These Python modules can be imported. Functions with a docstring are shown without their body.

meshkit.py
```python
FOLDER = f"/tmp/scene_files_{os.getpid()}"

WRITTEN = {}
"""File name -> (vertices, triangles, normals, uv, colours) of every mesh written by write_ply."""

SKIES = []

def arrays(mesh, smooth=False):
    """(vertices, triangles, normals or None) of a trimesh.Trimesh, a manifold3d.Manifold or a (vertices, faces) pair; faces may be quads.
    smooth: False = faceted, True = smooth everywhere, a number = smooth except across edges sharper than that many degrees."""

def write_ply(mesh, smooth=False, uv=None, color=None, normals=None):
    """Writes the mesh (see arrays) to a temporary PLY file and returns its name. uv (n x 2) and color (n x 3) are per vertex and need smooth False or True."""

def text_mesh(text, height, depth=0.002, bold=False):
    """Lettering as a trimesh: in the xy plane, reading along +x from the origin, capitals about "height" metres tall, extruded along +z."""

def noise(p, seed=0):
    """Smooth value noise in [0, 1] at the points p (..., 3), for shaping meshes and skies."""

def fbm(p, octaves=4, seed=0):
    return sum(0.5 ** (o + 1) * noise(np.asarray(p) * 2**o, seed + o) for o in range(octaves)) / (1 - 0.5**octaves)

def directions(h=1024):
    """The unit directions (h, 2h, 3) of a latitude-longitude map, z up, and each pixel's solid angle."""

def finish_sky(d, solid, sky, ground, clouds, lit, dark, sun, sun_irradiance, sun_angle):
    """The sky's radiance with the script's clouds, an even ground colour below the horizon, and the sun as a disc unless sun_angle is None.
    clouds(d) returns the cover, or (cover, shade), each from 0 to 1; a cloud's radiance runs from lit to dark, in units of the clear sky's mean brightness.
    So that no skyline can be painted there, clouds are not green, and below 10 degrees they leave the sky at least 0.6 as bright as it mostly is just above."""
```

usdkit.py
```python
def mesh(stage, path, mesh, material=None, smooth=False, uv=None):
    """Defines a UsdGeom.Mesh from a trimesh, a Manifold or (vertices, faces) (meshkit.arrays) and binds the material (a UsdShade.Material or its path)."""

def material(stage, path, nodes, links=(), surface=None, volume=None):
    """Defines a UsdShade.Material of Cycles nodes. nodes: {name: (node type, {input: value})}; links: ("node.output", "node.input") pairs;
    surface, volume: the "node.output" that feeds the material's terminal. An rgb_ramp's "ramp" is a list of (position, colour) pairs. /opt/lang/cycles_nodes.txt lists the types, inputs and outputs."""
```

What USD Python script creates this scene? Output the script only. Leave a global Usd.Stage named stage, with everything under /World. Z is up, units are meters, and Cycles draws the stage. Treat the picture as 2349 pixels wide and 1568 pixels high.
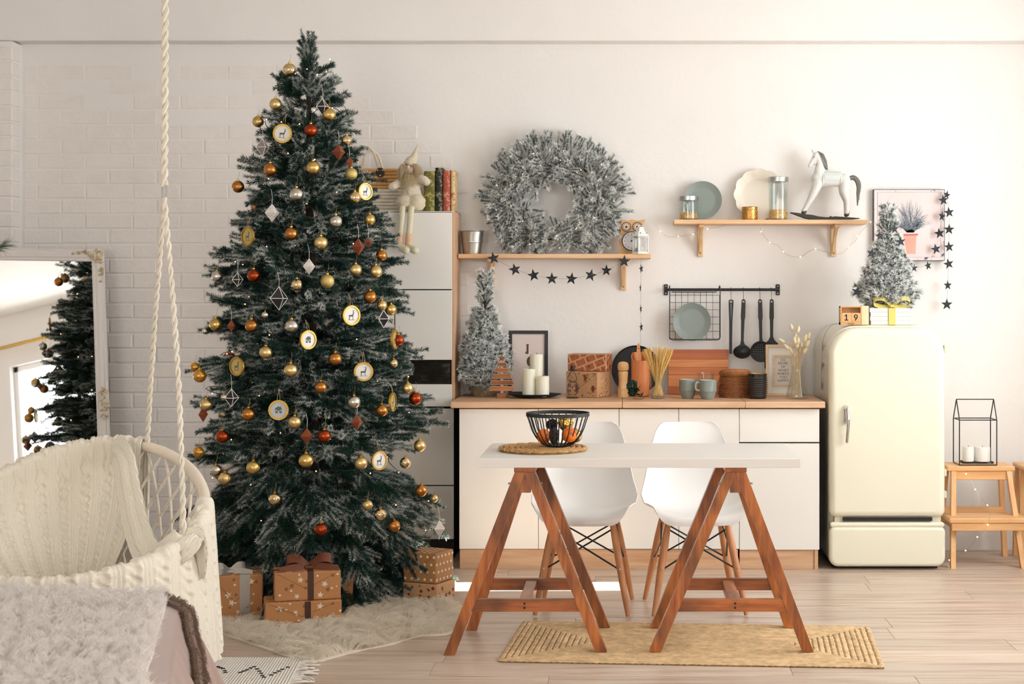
import math, random
import numpy as np
import trimesh
import manifold3d as m3
from shapely.geometry import Polygon, LineString, box as sbox
from shapely import affinity
import usdkit, meshkit
from pxr import Usd, UsdGeom, UsdLux, UsdShade, Gf, Sdf, Vt

stage = Usd.Stage.CreateInMemory()
UsdGeom.SetStageUpAxis(stage, "Z")
UsdGeom.SetStageMetersPerUnit(stage, 1.0)
UsdGeom.Xform.Define(stage, "/World")
rnd = random.Random(7)
nrs = np.random.RandomState(11)
PI = math.pi
# ---------------------------------------------------------------- camera: level, facing +y, lens shifted
F, CX, CY, EYE = 3460.0, 1430.0, 685.0, 1.327
cam = UsdGeom.Camera.Define(stage, "/World/Camera")
cam.AddTranslateOp().Set(Gf.Vec3d(0, 0, EYE))
cam.AddRotateXOp().Set(90.0)
MMPX = 36.0 / 2349
cam.CreateHorizontalApertureAttr(36.0)
cam.CreateVerticalApertureAttr(36.0 * 1568 / 2349)
cam.CreateFocalLengthAttr(F * MMPX)
cam.CreateHorizontalApertureOffsetAttr((1174.5 - CX) * MMPX)
cam.CreateVerticalApertureOffsetAttr((CY - 784) * MMPX)
cam.CreateFStopAttr(7.0)
cam.CreateFocusDistanceAttr(6.6)
cam.CreateClippingRangeAttr(Gf.Vec2f(0.05, 1000))
cam.CreateExposureAttr(-1.22)
# ---------------------------------------------------------------- light: daylight in the windows, the sun through a slit, a dim sky outside
WALLY, XR, XL, YB, ZC = 8.0, 2.75, -3.95, -2.2, 3.12
def rect_light(name, loc, rot, w, h, inten, col=(1, 1, 1)):
    l = UsdLux.RectLight.Define(stage, "/World/" + name)
    l.AddTranslateOp().Set(Gf.Vec3d(*loc))
    l.AddRotateXYZOp().Set(Gf.Vec3f(*rot))
    l.CreateWidthAttr(w); l.CreateHeightAttr(h); l.CreateIntensityAttr(inten); l.CreateColorAttr(Gf.Vec3f(*col))
    return l
COOL, WARM = (0.93, 0.97, 1.0), (1.0, 0.97, 0.93)
# (name, y centre, z centre, width, height) of the windows in the right wall, (x, z, w, h) in the wall behind the camera
WIN_R = [(5.90, 1.72, 1.85, 1.75), (2.7, 1.72, 1.6, 1.75)]
WIN_B = [(-2.2, 1.75, 1.7, 1.8), (0.7, 1.75, 1.7, 1.8)]
K = 1.0
for i, (y, z, w, h) in enumerate(WIN_R):
    rect_light(f"daylight_{i}", (XR + 0.115, y, z), (0, 90, 0), h, w, K * (21.0 if i == 0 else 16.0), (0.96, 0.985, 1.0))
for i, (x, z, w, h) in enumerate(WIN_B):
    rect_light(f"daylight_{i + 2}", (x, YB - 0.115, z), (90, 0, 0), w, h, K * (24.0 if i == 0 else 9.0), (1.0, 0.965, 0.92) if i == 0 else (1.0, 0.99, 0.97))
SLIT = (7.02, 1.64, 0.2, 0.70)
sun = UsdLux.DistantLight.Define(stage, "/World/sun")
sun.AddRotateXYZOp().Set(Gf.Vec3f(0, 65, 1.0))
sun.CreateIntensityAttr(60.0); sun.CreateNormalizeAttr(True); sun.CreateAngleAttr(0.5); sun.CreateColorAttr(Gf.Vec3f(1.0, 0.95, 0.86))
dome = UsdLux.DomeLight.Define(stage, "/World/sky")
dome.CreateIntensityAttr(0.6); dome.CreateColorAttr(Gf.Vec3f(0.85, 0.92, 1.0))

# ---------------------------------------------------------------- helpers
def P(px, py, d):
    """the point that shows at the photograph's pixel, d metres in front of the camera plane"""
    return np.array([(px - CX) * d / F, d, EYE - (py - CY) * d / F])
def FL(px, py):
    """the floor point under a pixel"""
    d = EYE * F / (py - CY)
    return np.array([(px - CX) * d / F, d, 0.0])
def lin(c):
    if isinstance(c, str):
        c = [int(c[i:i + 2], 16) for i in (0, 2, 4)]
    c = np.array(c, float) / 255
    return tuple(np.where(c < 0.04045, c / 12.92, ((c + 0.055) / 1.055) ** 2.4))

class MB:
    """collects pieces into one mesh"""
    def __init__(s): s.v, s.f, s.n = [], [], 0
    def add(s, *ms):
        for m in ms:
            if isinstance(m, MB):
                if not m.v: continue
                v, f = np.vstack(m.v), np.vstack(m.f)
            else:
                v, f = vf(m)
            s.v.append(v); s.f.append(f + s.n); s.n += len(v)
        return s
    def get(s): return np.vstack(s.v), np.vstack(s.f)
def vf(m):
    if isinstance(m, MB): return m.get()
    if hasattr(m, "to_mesh"):
        q = m.to_mesh(); return np.array(q.vert_properties[:, :3], float), np.array(q.tri_verts, int)
    if hasattr(m, "vertices"): return np.array(m.vertices, float), np.array(m.faces, int)
    v, f = np.asarray(m[0], float), np.asarray(m[1], int)
    if f.shape[1] == 4: f = np.vstack([f[:, [0, 1, 2]], f[:, [0, 2, 3]]])
    return v, f
def cat(*ms): return MB().add(*ms).get()
def rot(rx=0, ry=0, rz=0):
    a, b, c = (math.radians(x) for x in (rx, ry, rz))
    X = np.array([[1, 0, 0], [0, math.cos(a), -math.sin(a)], [0, math.sin(a), math.cos(a)]])
    Y = np.array([[math.cos(b), 0, math.sin(b)], [0, 1, 0], [-math.sin(b), 0, math.cos(b)]])
    Z = np.array([[math.cos(c), -math.sin(c), 0], [math.sin(c), math.cos(c), 0], [0, 0, 1]])
    return Z @ Y @ X
def T(m, t=(0, 0, 0), rx=0, ry=0, rz=0, s=1.0):
    v, f = vf(m)
    return (v * np.asarray(s, float)) @ rot(rx, ry, rz).T + np.asarray(t, float), f
def bx(c, s, b=0.0):
    """box with centre c and size s; b chamfers the edges"""
    h = np.asarray(s, float) / 2
    b = min(b, h.min() * 0.9)
    if b <= 0:
        m = trimesh.creation.box(extents=2 * h); return np.array(m.vertices) + c, np.array(m.faces)
    pts = []
    for sx in (-1, 1):
        for sy in (-1, 1):
            for sz in (-1, 1):
                q = h * (sx, sy, sz)
                for k in range(3):
                    e = -np.array([sx, sy, sz]) * b; e[k] = 0
                    pts.append(q + e)
    v, f = vf(m3.Manifold.hull_points(np.array(pts)))
    return v + np.asarray(c, float), f
def bb(lo, hi, b=0.0):
    lo, hi = np.asarray(lo, float), np.asarray(hi, float)
    return bx((lo + hi) / 2, hi - lo, b)
def rbox(c, s, r, n=3):
    """box with rounded edges"""
    h = np.maximum(np.asarray(s, float) / 2 - r, 1e-5)
    sp = trimesh.creation.icosphere(n - 1 if n < 4 else 2, r).vertices
    pts = np.vstack([sp + h * (sx, sy, sz) for sx in (-1, 1) for sy in (-1, 1) for sz in (-1, 1)])
    v, f = vf(m3.Manifold.hull_points(pts))
    return v + np.asarray(c, float), f
def tube(path, r, n=8, closed=False, caps=True):
    p = np.asarray(path, float)
    k = len(p)
    r = np.broadcast_to(np.asarray(r, float), (k,))
    if closed: t = np.roll(p, -1, 0) - np.roll(p, 1, 0)
    else: t = np.gradient(p, axis=0)
    t /= np.linalg.norm(t, axis=1, keepdims=True) + 1e-12
    a = np.cross(t[0], [0, 0, 1.0])
    if np.linalg.norm(a) < 0.1: a = np.cross(t[0], [1.0, 0, 0])
    fr = []
    for i in range(k):
        a = a - t[i] * a.dot(t[i]); a /= np.linalg.norm(a) + 1e-12
        fr.append(a)
    fr = np.array(fr); b = np.cross(t, fr)
    ang = np.arange(n) * 2 * PI / n
    v = (p[:, None] + r[:, None, None] * (np.cos(ang)[None, :, None] * fr[:, None] + np.sin(ang)[None, :, None] * b[:, None])).reshape(-1, 3)
    m = k if closed else k - 1
    i, j = np.meshgrid(np.arange(m), np.arange(n), indexing="ij")
    i2, j2 = (i + 1) % k, (j + 1) % n
    q = np.stack([i * n + j, i * n + j2, i2 * n + j2, i2 * n + j], -1).reshape(-1, 4)
    f = np.vstack([q[:, [0, 1, 2]], q[:, [0, 2, 3]]])
    if caps and not closed:
        v = np.vstack([v, p[0], p[-1]])
        o = k * n
        e = np.arange(n); e2 = (e + 1) % n
        f = np.vstack([f, np.stack([np.full(n, o), e2, e], 1), np.stack([np.full(n, o + 1), (k - 1) * n + e, (k - 1) * n + e2], 1)])
    return v, f
def lathe(prof, n=32, c=(0, 0, 0)):
    """profile [(r, z)] turned about the z axis through c"""
    pr = np.asarray(prof, float)
    ang = np.arange(n) * 2 * PI / n
    k = len(pr)
    v = np.stack([pr[:, None, 0] * np.cos(ang), pr[:, None, 0] * np.sin(ang), np.broadcast_to(pr[:, None, 1], (k, n))], -1).reshape(-1, 3)
    i, j = np.meshgrid(np.arange(k - 1), np.arange(n), indexing="ij")
    j2 = (j + 1) % n
    q = np.stack([i * n + j, i * n + j2, (i + 1) * n + j2, (i + 1) * n + j], -1).reshape(-1, 4)
    f = np.vstack([q[:, [0, 1, 2]], q[:, [0, 2, 3]]])
    w = v[f]; area = np.linalg.norm(np.cross(w[:, 1] - w[:, 0], w[:, 2] - w[:, 0]), axis=1)
    return v + np.asarray(c, float), f[area > 1e-12]
def prism(poly, h, c=(0, 0, 0)):
    """polygon in xy extruded along +z"""
    if not isinstance(poly, Polygon) and not hasattr(poly, "geoms"): poly = Polygon(poly)
    if not poly.is_valid: poly = poly.buffer(0)
    ms = [trimesh.creation.extrude_polygon(g, h, engine="earcut") for g in getattr(poly, "geoms", [poly])]
    v, f = cat(*ms)
    return v + np.asarray(c, float), f
def slab(poly, th, y=0.0):
    """polygon in (x, z) standing upright, its face towards the camera at y, th thick behind it"""
    v, f = prism(poly, th)
    return np.stack([v[:, 0], y + th - v[:, 2], v[:, 1]], 1), f
def sidep(poly, x0, x1):
    """polygon in (y, z) extruded along x"""
    v, f = prism(poly, x1 - x0)
    return np.stack([x0 + v[:, 2], v[:, 0], v[:, 1]], 1), f
def text(t, h, c, depth=0.0006, bold=False, align="c"):
    """raised lettering facing the camera; c = centre of the line on its surface"""
    v, f = vf(meshkit.text_mesh(t, h, depth, bold))
    w = v[:, 0].max() + v[:, 0].min() if align == "c" else 0
    v[:, 0] -= w / 2; v[:, 1] -= h / 2
    return np.stack([v[:, 0], -v[:, 2], v[:, 1]], 1) + np.asarray(c, float), f
def sphere(c, r, n=3):
    m = trimesh.creation.icosphere(n, 1.0)
    return np.array(m.vertices) * r + np.asarray(c, float), np.array(m.faces)
def grid(fn, nu, nv, closed_u=False):
    """surface fn(u, v) -> points, u and v arrays in [0, 1]"""
    u = np.linspace(0, 1, nu, endpoint=not closed_u); v = np.linspace(0, 1, nv)
    U, V = np.meshgrid(u, v, indexing="ij")
    p = fn(U, V).reshape(-1, 3)
    m = nu if closed_u else nu - 1
    i, j = np.meshgrid(np.arange(m), np.arange(nv - 1), indexing="ij")
    i2 = (i + 1) % nu
    q = np.stack([i * nv + j, i2 * nv + j, i2 * nv + j + 1, i * nv + j + 1], -1).reshape(-1, 4)
    return p, np.vstack([q[:, [0, 1, 2]], q[:, [0, 2, 3]]])
def bones(chains, edge, smooth=8):
    """chains of (point, radius): hulls of spheres, united, refined and smoothed into one body"""
    def ball(p, r): return m3.Manifold.sphere(r, 20).translate(tuple(p))
    parts = []
    for ch in chains:
        for (a, ra), (b, rb) in zip(ch, ch[1:]):
            parts.append(m3.Manifold.batch_hull([ball(a, ra), ball(b, rb)]))
        if len(ch) == 1: parts.append(ball(*ch[0]))
    m = m3.Manifold.batch_boolean(parts, m3.OpType.Add).refine_to_length(edge)
    v, f = vf(m)
    t = trimesh.Trimesh(v, f, process=True)
    trimesh.smoothing.filter_taubin(t, 0.5, 0.53, iterations=smooth)
    return np.array(t.vertices), np.array(t.faces)
def star(r, k=0.42, n=5, a0=90):
    return [((r if i % 2 == 0 else r * k) * math.cos(math.radians(a0 + i * 180 / n)), (r if i % 2 == 0 else r * k) * math.sin(math.radians(a0 + i * 180 / n))) for i in range(2 * n)]
def rrect(x0, y0, x1, y1, r, q=8):
    return sbox(x0 + r, y0 + r, x1 - r, y1 - r).buffer(r, quad_segs=q)
def catmull(pts, n=8, closed=False):
    p = np.asarray(pts, float)
    k = len(p); out = []
    for i in range(k if closed else k - 1):
        if closed: a, b, c, d = p[(i - 1) % k], p[i], p[(i + 1) % k], p[(i + 2) % k]
        else: a, b, c, d = p[max(i - 1, 0)], p[i], p[i + 1], p[min(i + 2, k - 1)]
        for t in np.arange(n) / n:
            out.append(0.5 * (2 * b + (c - a) * t + (2 * a - 5 * b + 4 * c - d) * t * t + (3 * b - a - 3 * c + d) * t ** 3))
    if not closed: out.append(p[-1])
    return np.array(out)

# ---- stage writing
_used = {}
def numbered(parent, name):
    k = _used.get((parent, name), -1) + 1
    _used[(parent, name)] = k
    return f"{parent}/{name}" if k == 0 else f"{parent}/{name}_{k:03d}"
def tag(p, label=None, cat=None, group=None, kind=None):
    p = p.GetPrim() if hasattr(p, "GetPrim") else p
    for k, v in (("label", label), ("category", cat), ("group", group), ("kind", kind)):
        if v: p.SetCustomDataByKey(k, v)
    return p
_loc = {}
def thing(name, label, cat, loc=(0, 0, 0), rz=0, group=None, rx=0, ry=0, kind=None):
    path = numbered("/World", name)
    x = UsdGeom.Xform.Define(stage, path)
    x.AddTranslateOp().Set(Gf.Vec3d(*map(float, loc)))
    if rx or ry or rz: x.AddRotateXYZOp().Set(Gf.Vec3f(rx, ry, rz))
    tag(x, label, cat, group, kind)
    _loc[path] = np.asarray(loc, float)
    return path
def part(parent, name, mesh, mat, label=None, kind=None, smooth=35, world=True, attrs=None):
    """one mesh under parent (a path). world: its points are given in the scene's space (parents are not rotated then)"""
    path = numbered(parent, name)
    v, f = vf(mesh)
    top = "/".join(parent.split("/")[:3])
    if world: v = v - _loc.get(top, np.zeros(3))
    m = usdkit.mesh(stage, path, (v, f), mat, smooth=smooth if attrs is None else (True if smooth else False))
    for k, a in (attrs or {}).items():
        UsdGeom.PrimvarsAPI(m).CreatePrimvar(k, Sdf.ValueTypeNames.FloatArray, "vertex").Set(Vt.FloatArray.FromNumpy(np.asarray(a, np.float32)))
    if label: tag(m, label)
    if kind: tag(m, kind=kind)
    return path
def solo(name, mesh, mat, label, cat, loc=None, group=None, smooth=35, kind=None):
    """a thing that is one mesh"""
    v, f = vf(mesh)
    path = numbered("/World", name)
    if loc is None:
        loc = [(v[:, 0].min() + v[:, 0].max()) / 2, (v[:, 1].min() + v[:, 1].max()) / 2, v[:, 2].min()]
    loc = np.asarray(loc, float)
    m = usdkit.mesh(stage, path, (v - loc, f), mat, smooth=smooth)
    UsdGeom.Xformable(m).AddTranslateOp().Set(Gf.Vec3d(*map(float, loc)))
    tag(m, label, cat, group, kind)
    _loc[path] = loc
    return path
def struct(name, mesh=None, mat=None, smooth=35):
    if mesh is None:
        path = numbered("/World", name)
        tag(UsdGeom.Xform.Define(stage, path), kind="structure")
        _loc[path] = np.zeros(3)
        return path
    path = numbered("/World", name)
    v, f = vf(mesh)
    tag(usdkit.mesh(stage, path, (v, f), mat, smooth=smooth), kind="structure")
    return path
def copy(src, loc, rz=0, label=None, group=None, rx=0, ry=0, s=None):
    """a copy of a thing with its parts under the next number"""
    base = src.rsplit("/", 1)[1]
    if base[-4:-3] == "_" and base[-3:].isdigit(): base = base[:-4]
    path = numbered("/World", base)
    x = UsdGeom.Xform.Define(stage, path)
    x.GetPrim().GetReferences().AddInternalReference(src)
    x.GetPrim().SetInstanceable(True)
    xf = UsdGeom.Xformable(x); xf.ClearXformOpOrder()
    def op(kind, add, val):
        a = x.GetPrim().GetAttribute("xformOp:" + kind)
        (UsdGeom.XformOp(a) if a and a.IsValid() else add()).Set(val)
    x.GetPrim().CreateAttribute("xformOp:translate", Sdf.ValueTypeNames.Double3).Set(Gf.Vec3d(*map(float, loc)))
    x.GetPrim().CreateAttribute("xformOp:rotateXYZ", Sdf.ValueTypeNames.Float3).Set(Gf.Vec3f(rx, ry, rz))
    order = ["xformOp:translate", "xformOp:rotateXYZ"]
    if s is not None:
        x.GetPrim().CreateAttribute("xformOp:scale", Sdf.ValueTypeNames.Float3).Set(Gf.Vec3f(s, s, s) if np.ndim(s) == 0 else Gf.Vec3f(*s))
        order.append("xformOp:scale")
    x.GetXformOpOrderAttr().Set(Vt.TokenArray(order))
    was = stage.GetPrimAtPath(src).GetCustomData()
    tag(x, label or was.get("label"), was.get("category"), group or was.get("group"))
    return path
def instancer(parent, name, protos, idx, pos, quat, scale, kind="stuff"):
    """a part of uncountable pieces: copies of the prototype meshes [(mesh, material, attrs)]"""
    path = numbered(parent, name)
    top = "/".join(parent.split("/")[:3])
    pi = UsdGeom.PointInstancer.Define(stage, path)
    rel = pi.CreatePrototypesRel()
    for k, (mesh, mat, attrs) in enumerate(protos):
        q = f"{path}/sprig_{k:03d}"
        v, f = vf(mesh)
        m = usdkit.mesh(stage, q, (v, f), mat, smooth=True)
        for a, val in (attrs or {}).items():
            UsdGeom.PrimvarsAPI(m).CreatePrimvar(a, Sdf.ValueTypeNames.FloatArray, "vertex").Set(Vt.FloatArray.FromNumpy(np.asarray(val, np.float32)))
        rel.AddTarget(q)
    pi.CreateProtoIndicesAttr(Vt.IntArray.FromNumpy(np.asarray(idx, np.int32)))
    pi.CreatePositionsAttr(Vt.Vec3fArray.FromNumpy((np.asarray(pos) - _loc.get(top, np.zeros(3))).astype(np.float32)))
    q = np.asarray(quat, float)
    pi.CreateOrientationsAttr(Vt.QuathArray([Gf.Quath(float(a), float(b), float(c), float(d)) for a, b, c, d in q]))
    sc = np.asarray(scale, np.float32)
    if sc.ndim == 1: sc = np.repeat(sc[:, None], 3, 1)
    pi.CreateScalesAttr(Vt.Vec3fArray.FromNumpy(np.ascontiguousarray(sc)))
    tag(pi, kind=kind)
    return path
def hair(parent, name, roots, pts, width, mat, kind="stuff"):
    """pts (n, k, 3) strands"""
    path = numbered(parent, name)
    top = "/".join(parent.split("/")[:3])
    c = UsdGeom.BasisCurves.Define(stage, path)
    p = (np.asarray(pts) - _loc.get(top, np.zeros(3))).astype(np.float32)
    n, k, _ = p.shape
    c.CreateTypeAttr("linear")
    c.CreateCurveVertexCountsAttr(Vt.IntArray.FromNumpy(np.full(n, k, np.int32)))
    c.CreatePointsAttr(Vt.Vec3fArray.FromNumpy(p.reshape(-1, 3)))
    w = np.broadcast_to(np.linspace(1, 0.25, k)[None] * width, (n, k)).astype(np.float32)
    c.CreateWidthsAttr(Vt.FloatArray.FromNumpy(np.ascontiguousarray(w).ravel())); c.SetWidthsInterpolation("vertex")
    UsdShade.MaterialBindingAPI.Apply(c.GetPrim()).Bind(UsdShade.Material.Get(stage, mat))
    tag(c, kind=kind)
    return path

# ---- materials
def mat(name, nodes, links, surface="p.BSDF"):
    path = "/World/Looks/" + name
    usdkit.material(stage, path, nodes, links, surface=surface)
    return path
def M(name, col, rough=0.5, metal=0.0, var=None, bump=None, rand=0.0, wear=None, **kw):
    """plain surface; var=(scale, amount[, stretch]) mottles it, bump=(scale, distance[, stretch]) gives fine relief, rand varies it from piece to piece,
    wear=(colour, scale, cover) adds patches of a second colour"""
    c = lin(col)
    n, l = {"p": ("principled_bsdf", dict(base_color=c, roughness=rough, metallic=metal, **kw))}, []
    n["p"][1].pop("base_color")
    n["p"][1]["base_color"] = c
    last = None
    if var or bump or wear: n["tc"] = ("texture_coordinate", {})
    if var:
        sc, am = var[0], var[1]
        n["mp"] = ("mapping", {"scale": tuple(var[2]) if len(var) > 2 else (1, 1, 1)})
        n["n"] = ("noise_texture", {"scale": sc, "detail": 4.0, "roughness": 0.6})
        n["r"] = ("rgb_ramp", {"ramp": [(0.3, tuple(x * (1 - am) for x in c)), (0.7, tuple(min(1, x * (1 + am)) for x in c))]})
        l += [("tc.object", "mp.vector"), ("mp.vector", "n.vector"), ("n.fac", "r.fac")]
        last = "r.color"
    if wear:
        n["wn"] = ("noise_texture", {"scale": wear[1], "detail": 5.0, "roughness": 0.7})
        n["wr"] = ("rgb_ramp", {"ramp": [(wear[2] - 0.04, (0, 0, 0)), (wear[2] + 0.04, (1, 1, 1))]})
        n["wm"] = ("mix_color", {"a": c, "b": lin(wear[0])})
        l += [("tc.object", "wn.vector"), ("wn.fac", "wr.fac"), ("wr.color", "wm.fac")]
        if last: l.append((last, "wm.a"))
        last = "wm.result"
    if rand:
        n["oi"] = ("object_info", {})
        n["rm"] = ("map_range", {"from_min": 0.0, "from_max": 1.0, "to_min": 1 - rand, "to_max": 1 + rand})
        n["hv"] = ("hsv", {"color": c})
        l += [("oi.random", "rm.value"), ("rm.result", "hv.value")]
        if last: l.append((last, "hv.color"))
        last = "hv.color"
    if last: l.append((last, "p.base_color"))
    if bump:
        n["bp"] = ("mapping", {"scale": tuple(bump[2]) if len(bump) > 2 else (1, 1, 1)})
        n["bn"] = ("noise_texture", {"scale": bump[0], "detail": 3.0})
        n["b"] = ("bump", {"strength": 1.0, "distance": bump[1]})
        l += [("tc.object", "bp.vector"), ("bp.vector", "bn.vector"), ("bn.fac", "b.height"), ("b.normal", "p.normal")]
    return mat(name, n, l)
def W(name, c1, c2, axis="x", scale=1.0, rough=0.45, rand=0.0, c3=None, c3at=0.8, ring=6.0, coat=0.0, bump=0.0004, blotch=0.0):
    """wood with its grain along an axis of the piece; blotch darkens it in patches as an uneven stain does"""
    k = 0.07
    st = {"x": (k, 1, 1), "y": (1, k, 1), "z": (1, 1, k)}[axis]
    n = {"tc": ("texture_coordinate", {}), "mp": ("mapping", {"scale": tuple(s * scale for s in st)}), "oi": ("object_info", {}),
         "mr": ("map_range", {"to_max": 40.0}), "cx": ("combine_xyz", {}), "ad": ("mix_color", {"blend_type": "add", "fac": 1.0, "use_clamp": False, "use_clamp_result": False}),
         "n": ("noise_texture", {"scale": 60.0, "detail": 4.0, "roughness": 0.6, "distortion": 0.3}),
         "n2": ("noise_texture", {"scale": ring * 3, "detail": 2.0, "distortion": 1.2}),
         "mx": ("mix_float", {"fac": 0.55}),
         "r": ("rgb_ramp", {"ramp": [(0.36, lin(c1)), (0.62, lin(c2))] + ([(c3at, lin(c3))] if c3 else [])}),
         "rm": ("map_range", {"to_min": 1 - rand, "to_max": 1 + rand}), "hv": ("hsv", {}),
         "b": ("bump", {"distance": bump, "strength": 0.6}),
         "p": ("principled_bsdf", {"roughness": rough, "coat_weight": coat, "coat_roughness": 0.25})}
    l = [("tc.object", "mp.vector"), ("oi.random", "mr.value"), ("mr.result", "cx.x"), ("mr.result", "cx.y"), ("mr.result", "cx.z"),
         ("mp.vector", "ad.a"), ("cx.vector", "ad.b"), ("ad.result", "n.vector"), ("ad.result", "n2.vector"), ("n.fac", "mx.a"), ("n2.fac", "mx.b"), ("mx.result", "r.fac"),
         ("oi.random", "rm.value"), ("rm.result", "hv.value"), ("r.color", "hv.color"), ("n.fac", "b.height"), ("b.normal", "p.normal")]
    if blotch:
        n |= {"n3": ("noise_texture", {"scale": 9.0, "detail": 3.0}), "a3": ("mix_color", {"blend_type": "add", "fac": 1.0, "use_clamp": False}), "m3": ("mapping", {"scale": {"x": (.5, 1, 1), "y": (1, .5, 1), "z": (1, 1, .5)}[axis]}),
              "r3": ("rgb_ramp", {"ramp": [(0.36, (1 - blotch,) * 3), (0.6, (1, 1, 1))]}), "mu": ("mix_color", {"blend_type": "multiply", "fac": 1.0})}
        l += [("tc.object", "m3.vector"), ("m3.vector", "a3.a"), ("cx.vector", "a3.b"), ("a3.result", "n3.vector"), ("n3.fac", "r3.fac"), ("hv.color", "mu.a"), ("r3.color", "mu.b"), ("mu.result", "p.base_color")]
    else: l.append(("hv.color", "p.base_color"))
    return mat(name, n, l)
def glass(name, col=(1, 1, 1), f=0.9, rough=0.02):
    """thin clear glass: lets light through, reflects by fresnel"""
    return mat(name, {"t": ("transparent_bsdf", {"color": tuple(col)}), "g": ("glossy_bsdf", {"color": (1, 1, 1), "roughness": rough}), "fr": ("layer_weight", {"blend": 0.5}),
                      "pw": ("math", {"math_type": "power", "value2": 3.5}), "ml": ("math", {"math_type": "multiply_add", "value2": 0.55, "value3": 0.035}), "m": ("mix_closure", {})},
               [("fr.facing", "pw.value1"), ("pw.value", "ml.value1"), ("ml.value", "m.fac"), ("t.BSDF", "m.closure1"), ("g.BSDF", "m.closure2")], surface="m.closure")
def glow(name, col, strength):
    return mat(name, {"e": ("emission", {"color": lin(col), "strength": strength})}, [], surface="e.emission")
# ================================================================ materials
def paint(name, col, rough=0.75):
    return M(name, col, rough, bump=(30, 0.0012), var=(1.5, 0.02))
m_wall = paint("wall_paint", "f3efeb")
m_ceil = paint("ceiling_paint", "f1eee8")
m_white = M("white_lacquer", "eeebe5", 0.38, bump=(4, 0.0004))
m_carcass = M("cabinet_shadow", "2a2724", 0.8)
m_plank = None
def plank_material():
    n = {"tc": ("texture_coordinate", {}), "oi": ("object_info", {}), "mr": ("map_range", {"to_max": 60.0}), "cx": ("combine_xyz", {}),
         "ad": ("mix_color", {"blend_type": "add", "fac": 1.0, "use_clamp": False}), "mp": ("mapping", {"scale": (0.55, 9.0, 1.0)}),
         "n": ("noise_texture", {"scale": 3.2, "detail": 6.0, "roughness": 0.65, "distortion": 0.5}),
         "r": ("rgb_ramp", {"ramp": [(0.25, lin("9a7f6c")), (0.38, lin("b79f8d")), (0.5, lin("cdbaa8")), (0.72, lin("d8c8b8"))]}),
         "mp2": ("mapping", {"scale": (1.0, 26.0, 1.0)}), "n2": ("noise_texture", {"scale": 5.0, "detail": 3.0}),
         "r2": ("rgb_ramp", {"ramp": [(0.3, (0.86, 0.82, 0.80)), (0.6, (1, 1, 1))]}),
         "mu": ("mix_color", {"blend_type": "multiply", "fac": 0.8}),
         "rm": ("map_range", {"to_min": 0.9, "to_max": 1.07}), "hv": ("hsv", {"saturation": 1.02}),
         "p": ("principled_bsdf", {"roughness": 0.33, "specular_ior_level": 0.45})}
    l = [("tc.object", "mp.vector"), ("oi.random", "mr.value"), ("mr.result", "cx.x"), ("mr.result", "cx.y"), ("mp.vector", "ad.a"), ("cx.vector", "ad.b"),
         ("ad.result", "n.vector"), ("n.fac", "r.fac"), ("tc.object", "mp2.vector"), ("mp2.vector", "n2.vector"), ("n2.fac", "r2.fac"),
         ("r.color", "mu.a"), ("r2.color", "mu.b"), ("mu.result", "hv.color"), ("oi.random", "rm.value"), ("rm.result", "hv.value"), ("hv.color", "p.base_color")]
    return mat("laminate", n, l)
m_plank = plank_material()
m_oak = W("oak_laminate", "c79a74", "dbb592", "x", 1.0, 0.42, c3="d0a580")
m_oakz = W("oak_panel", "c69a75", "d9b290", "z", 1.0, 0.45)
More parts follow.
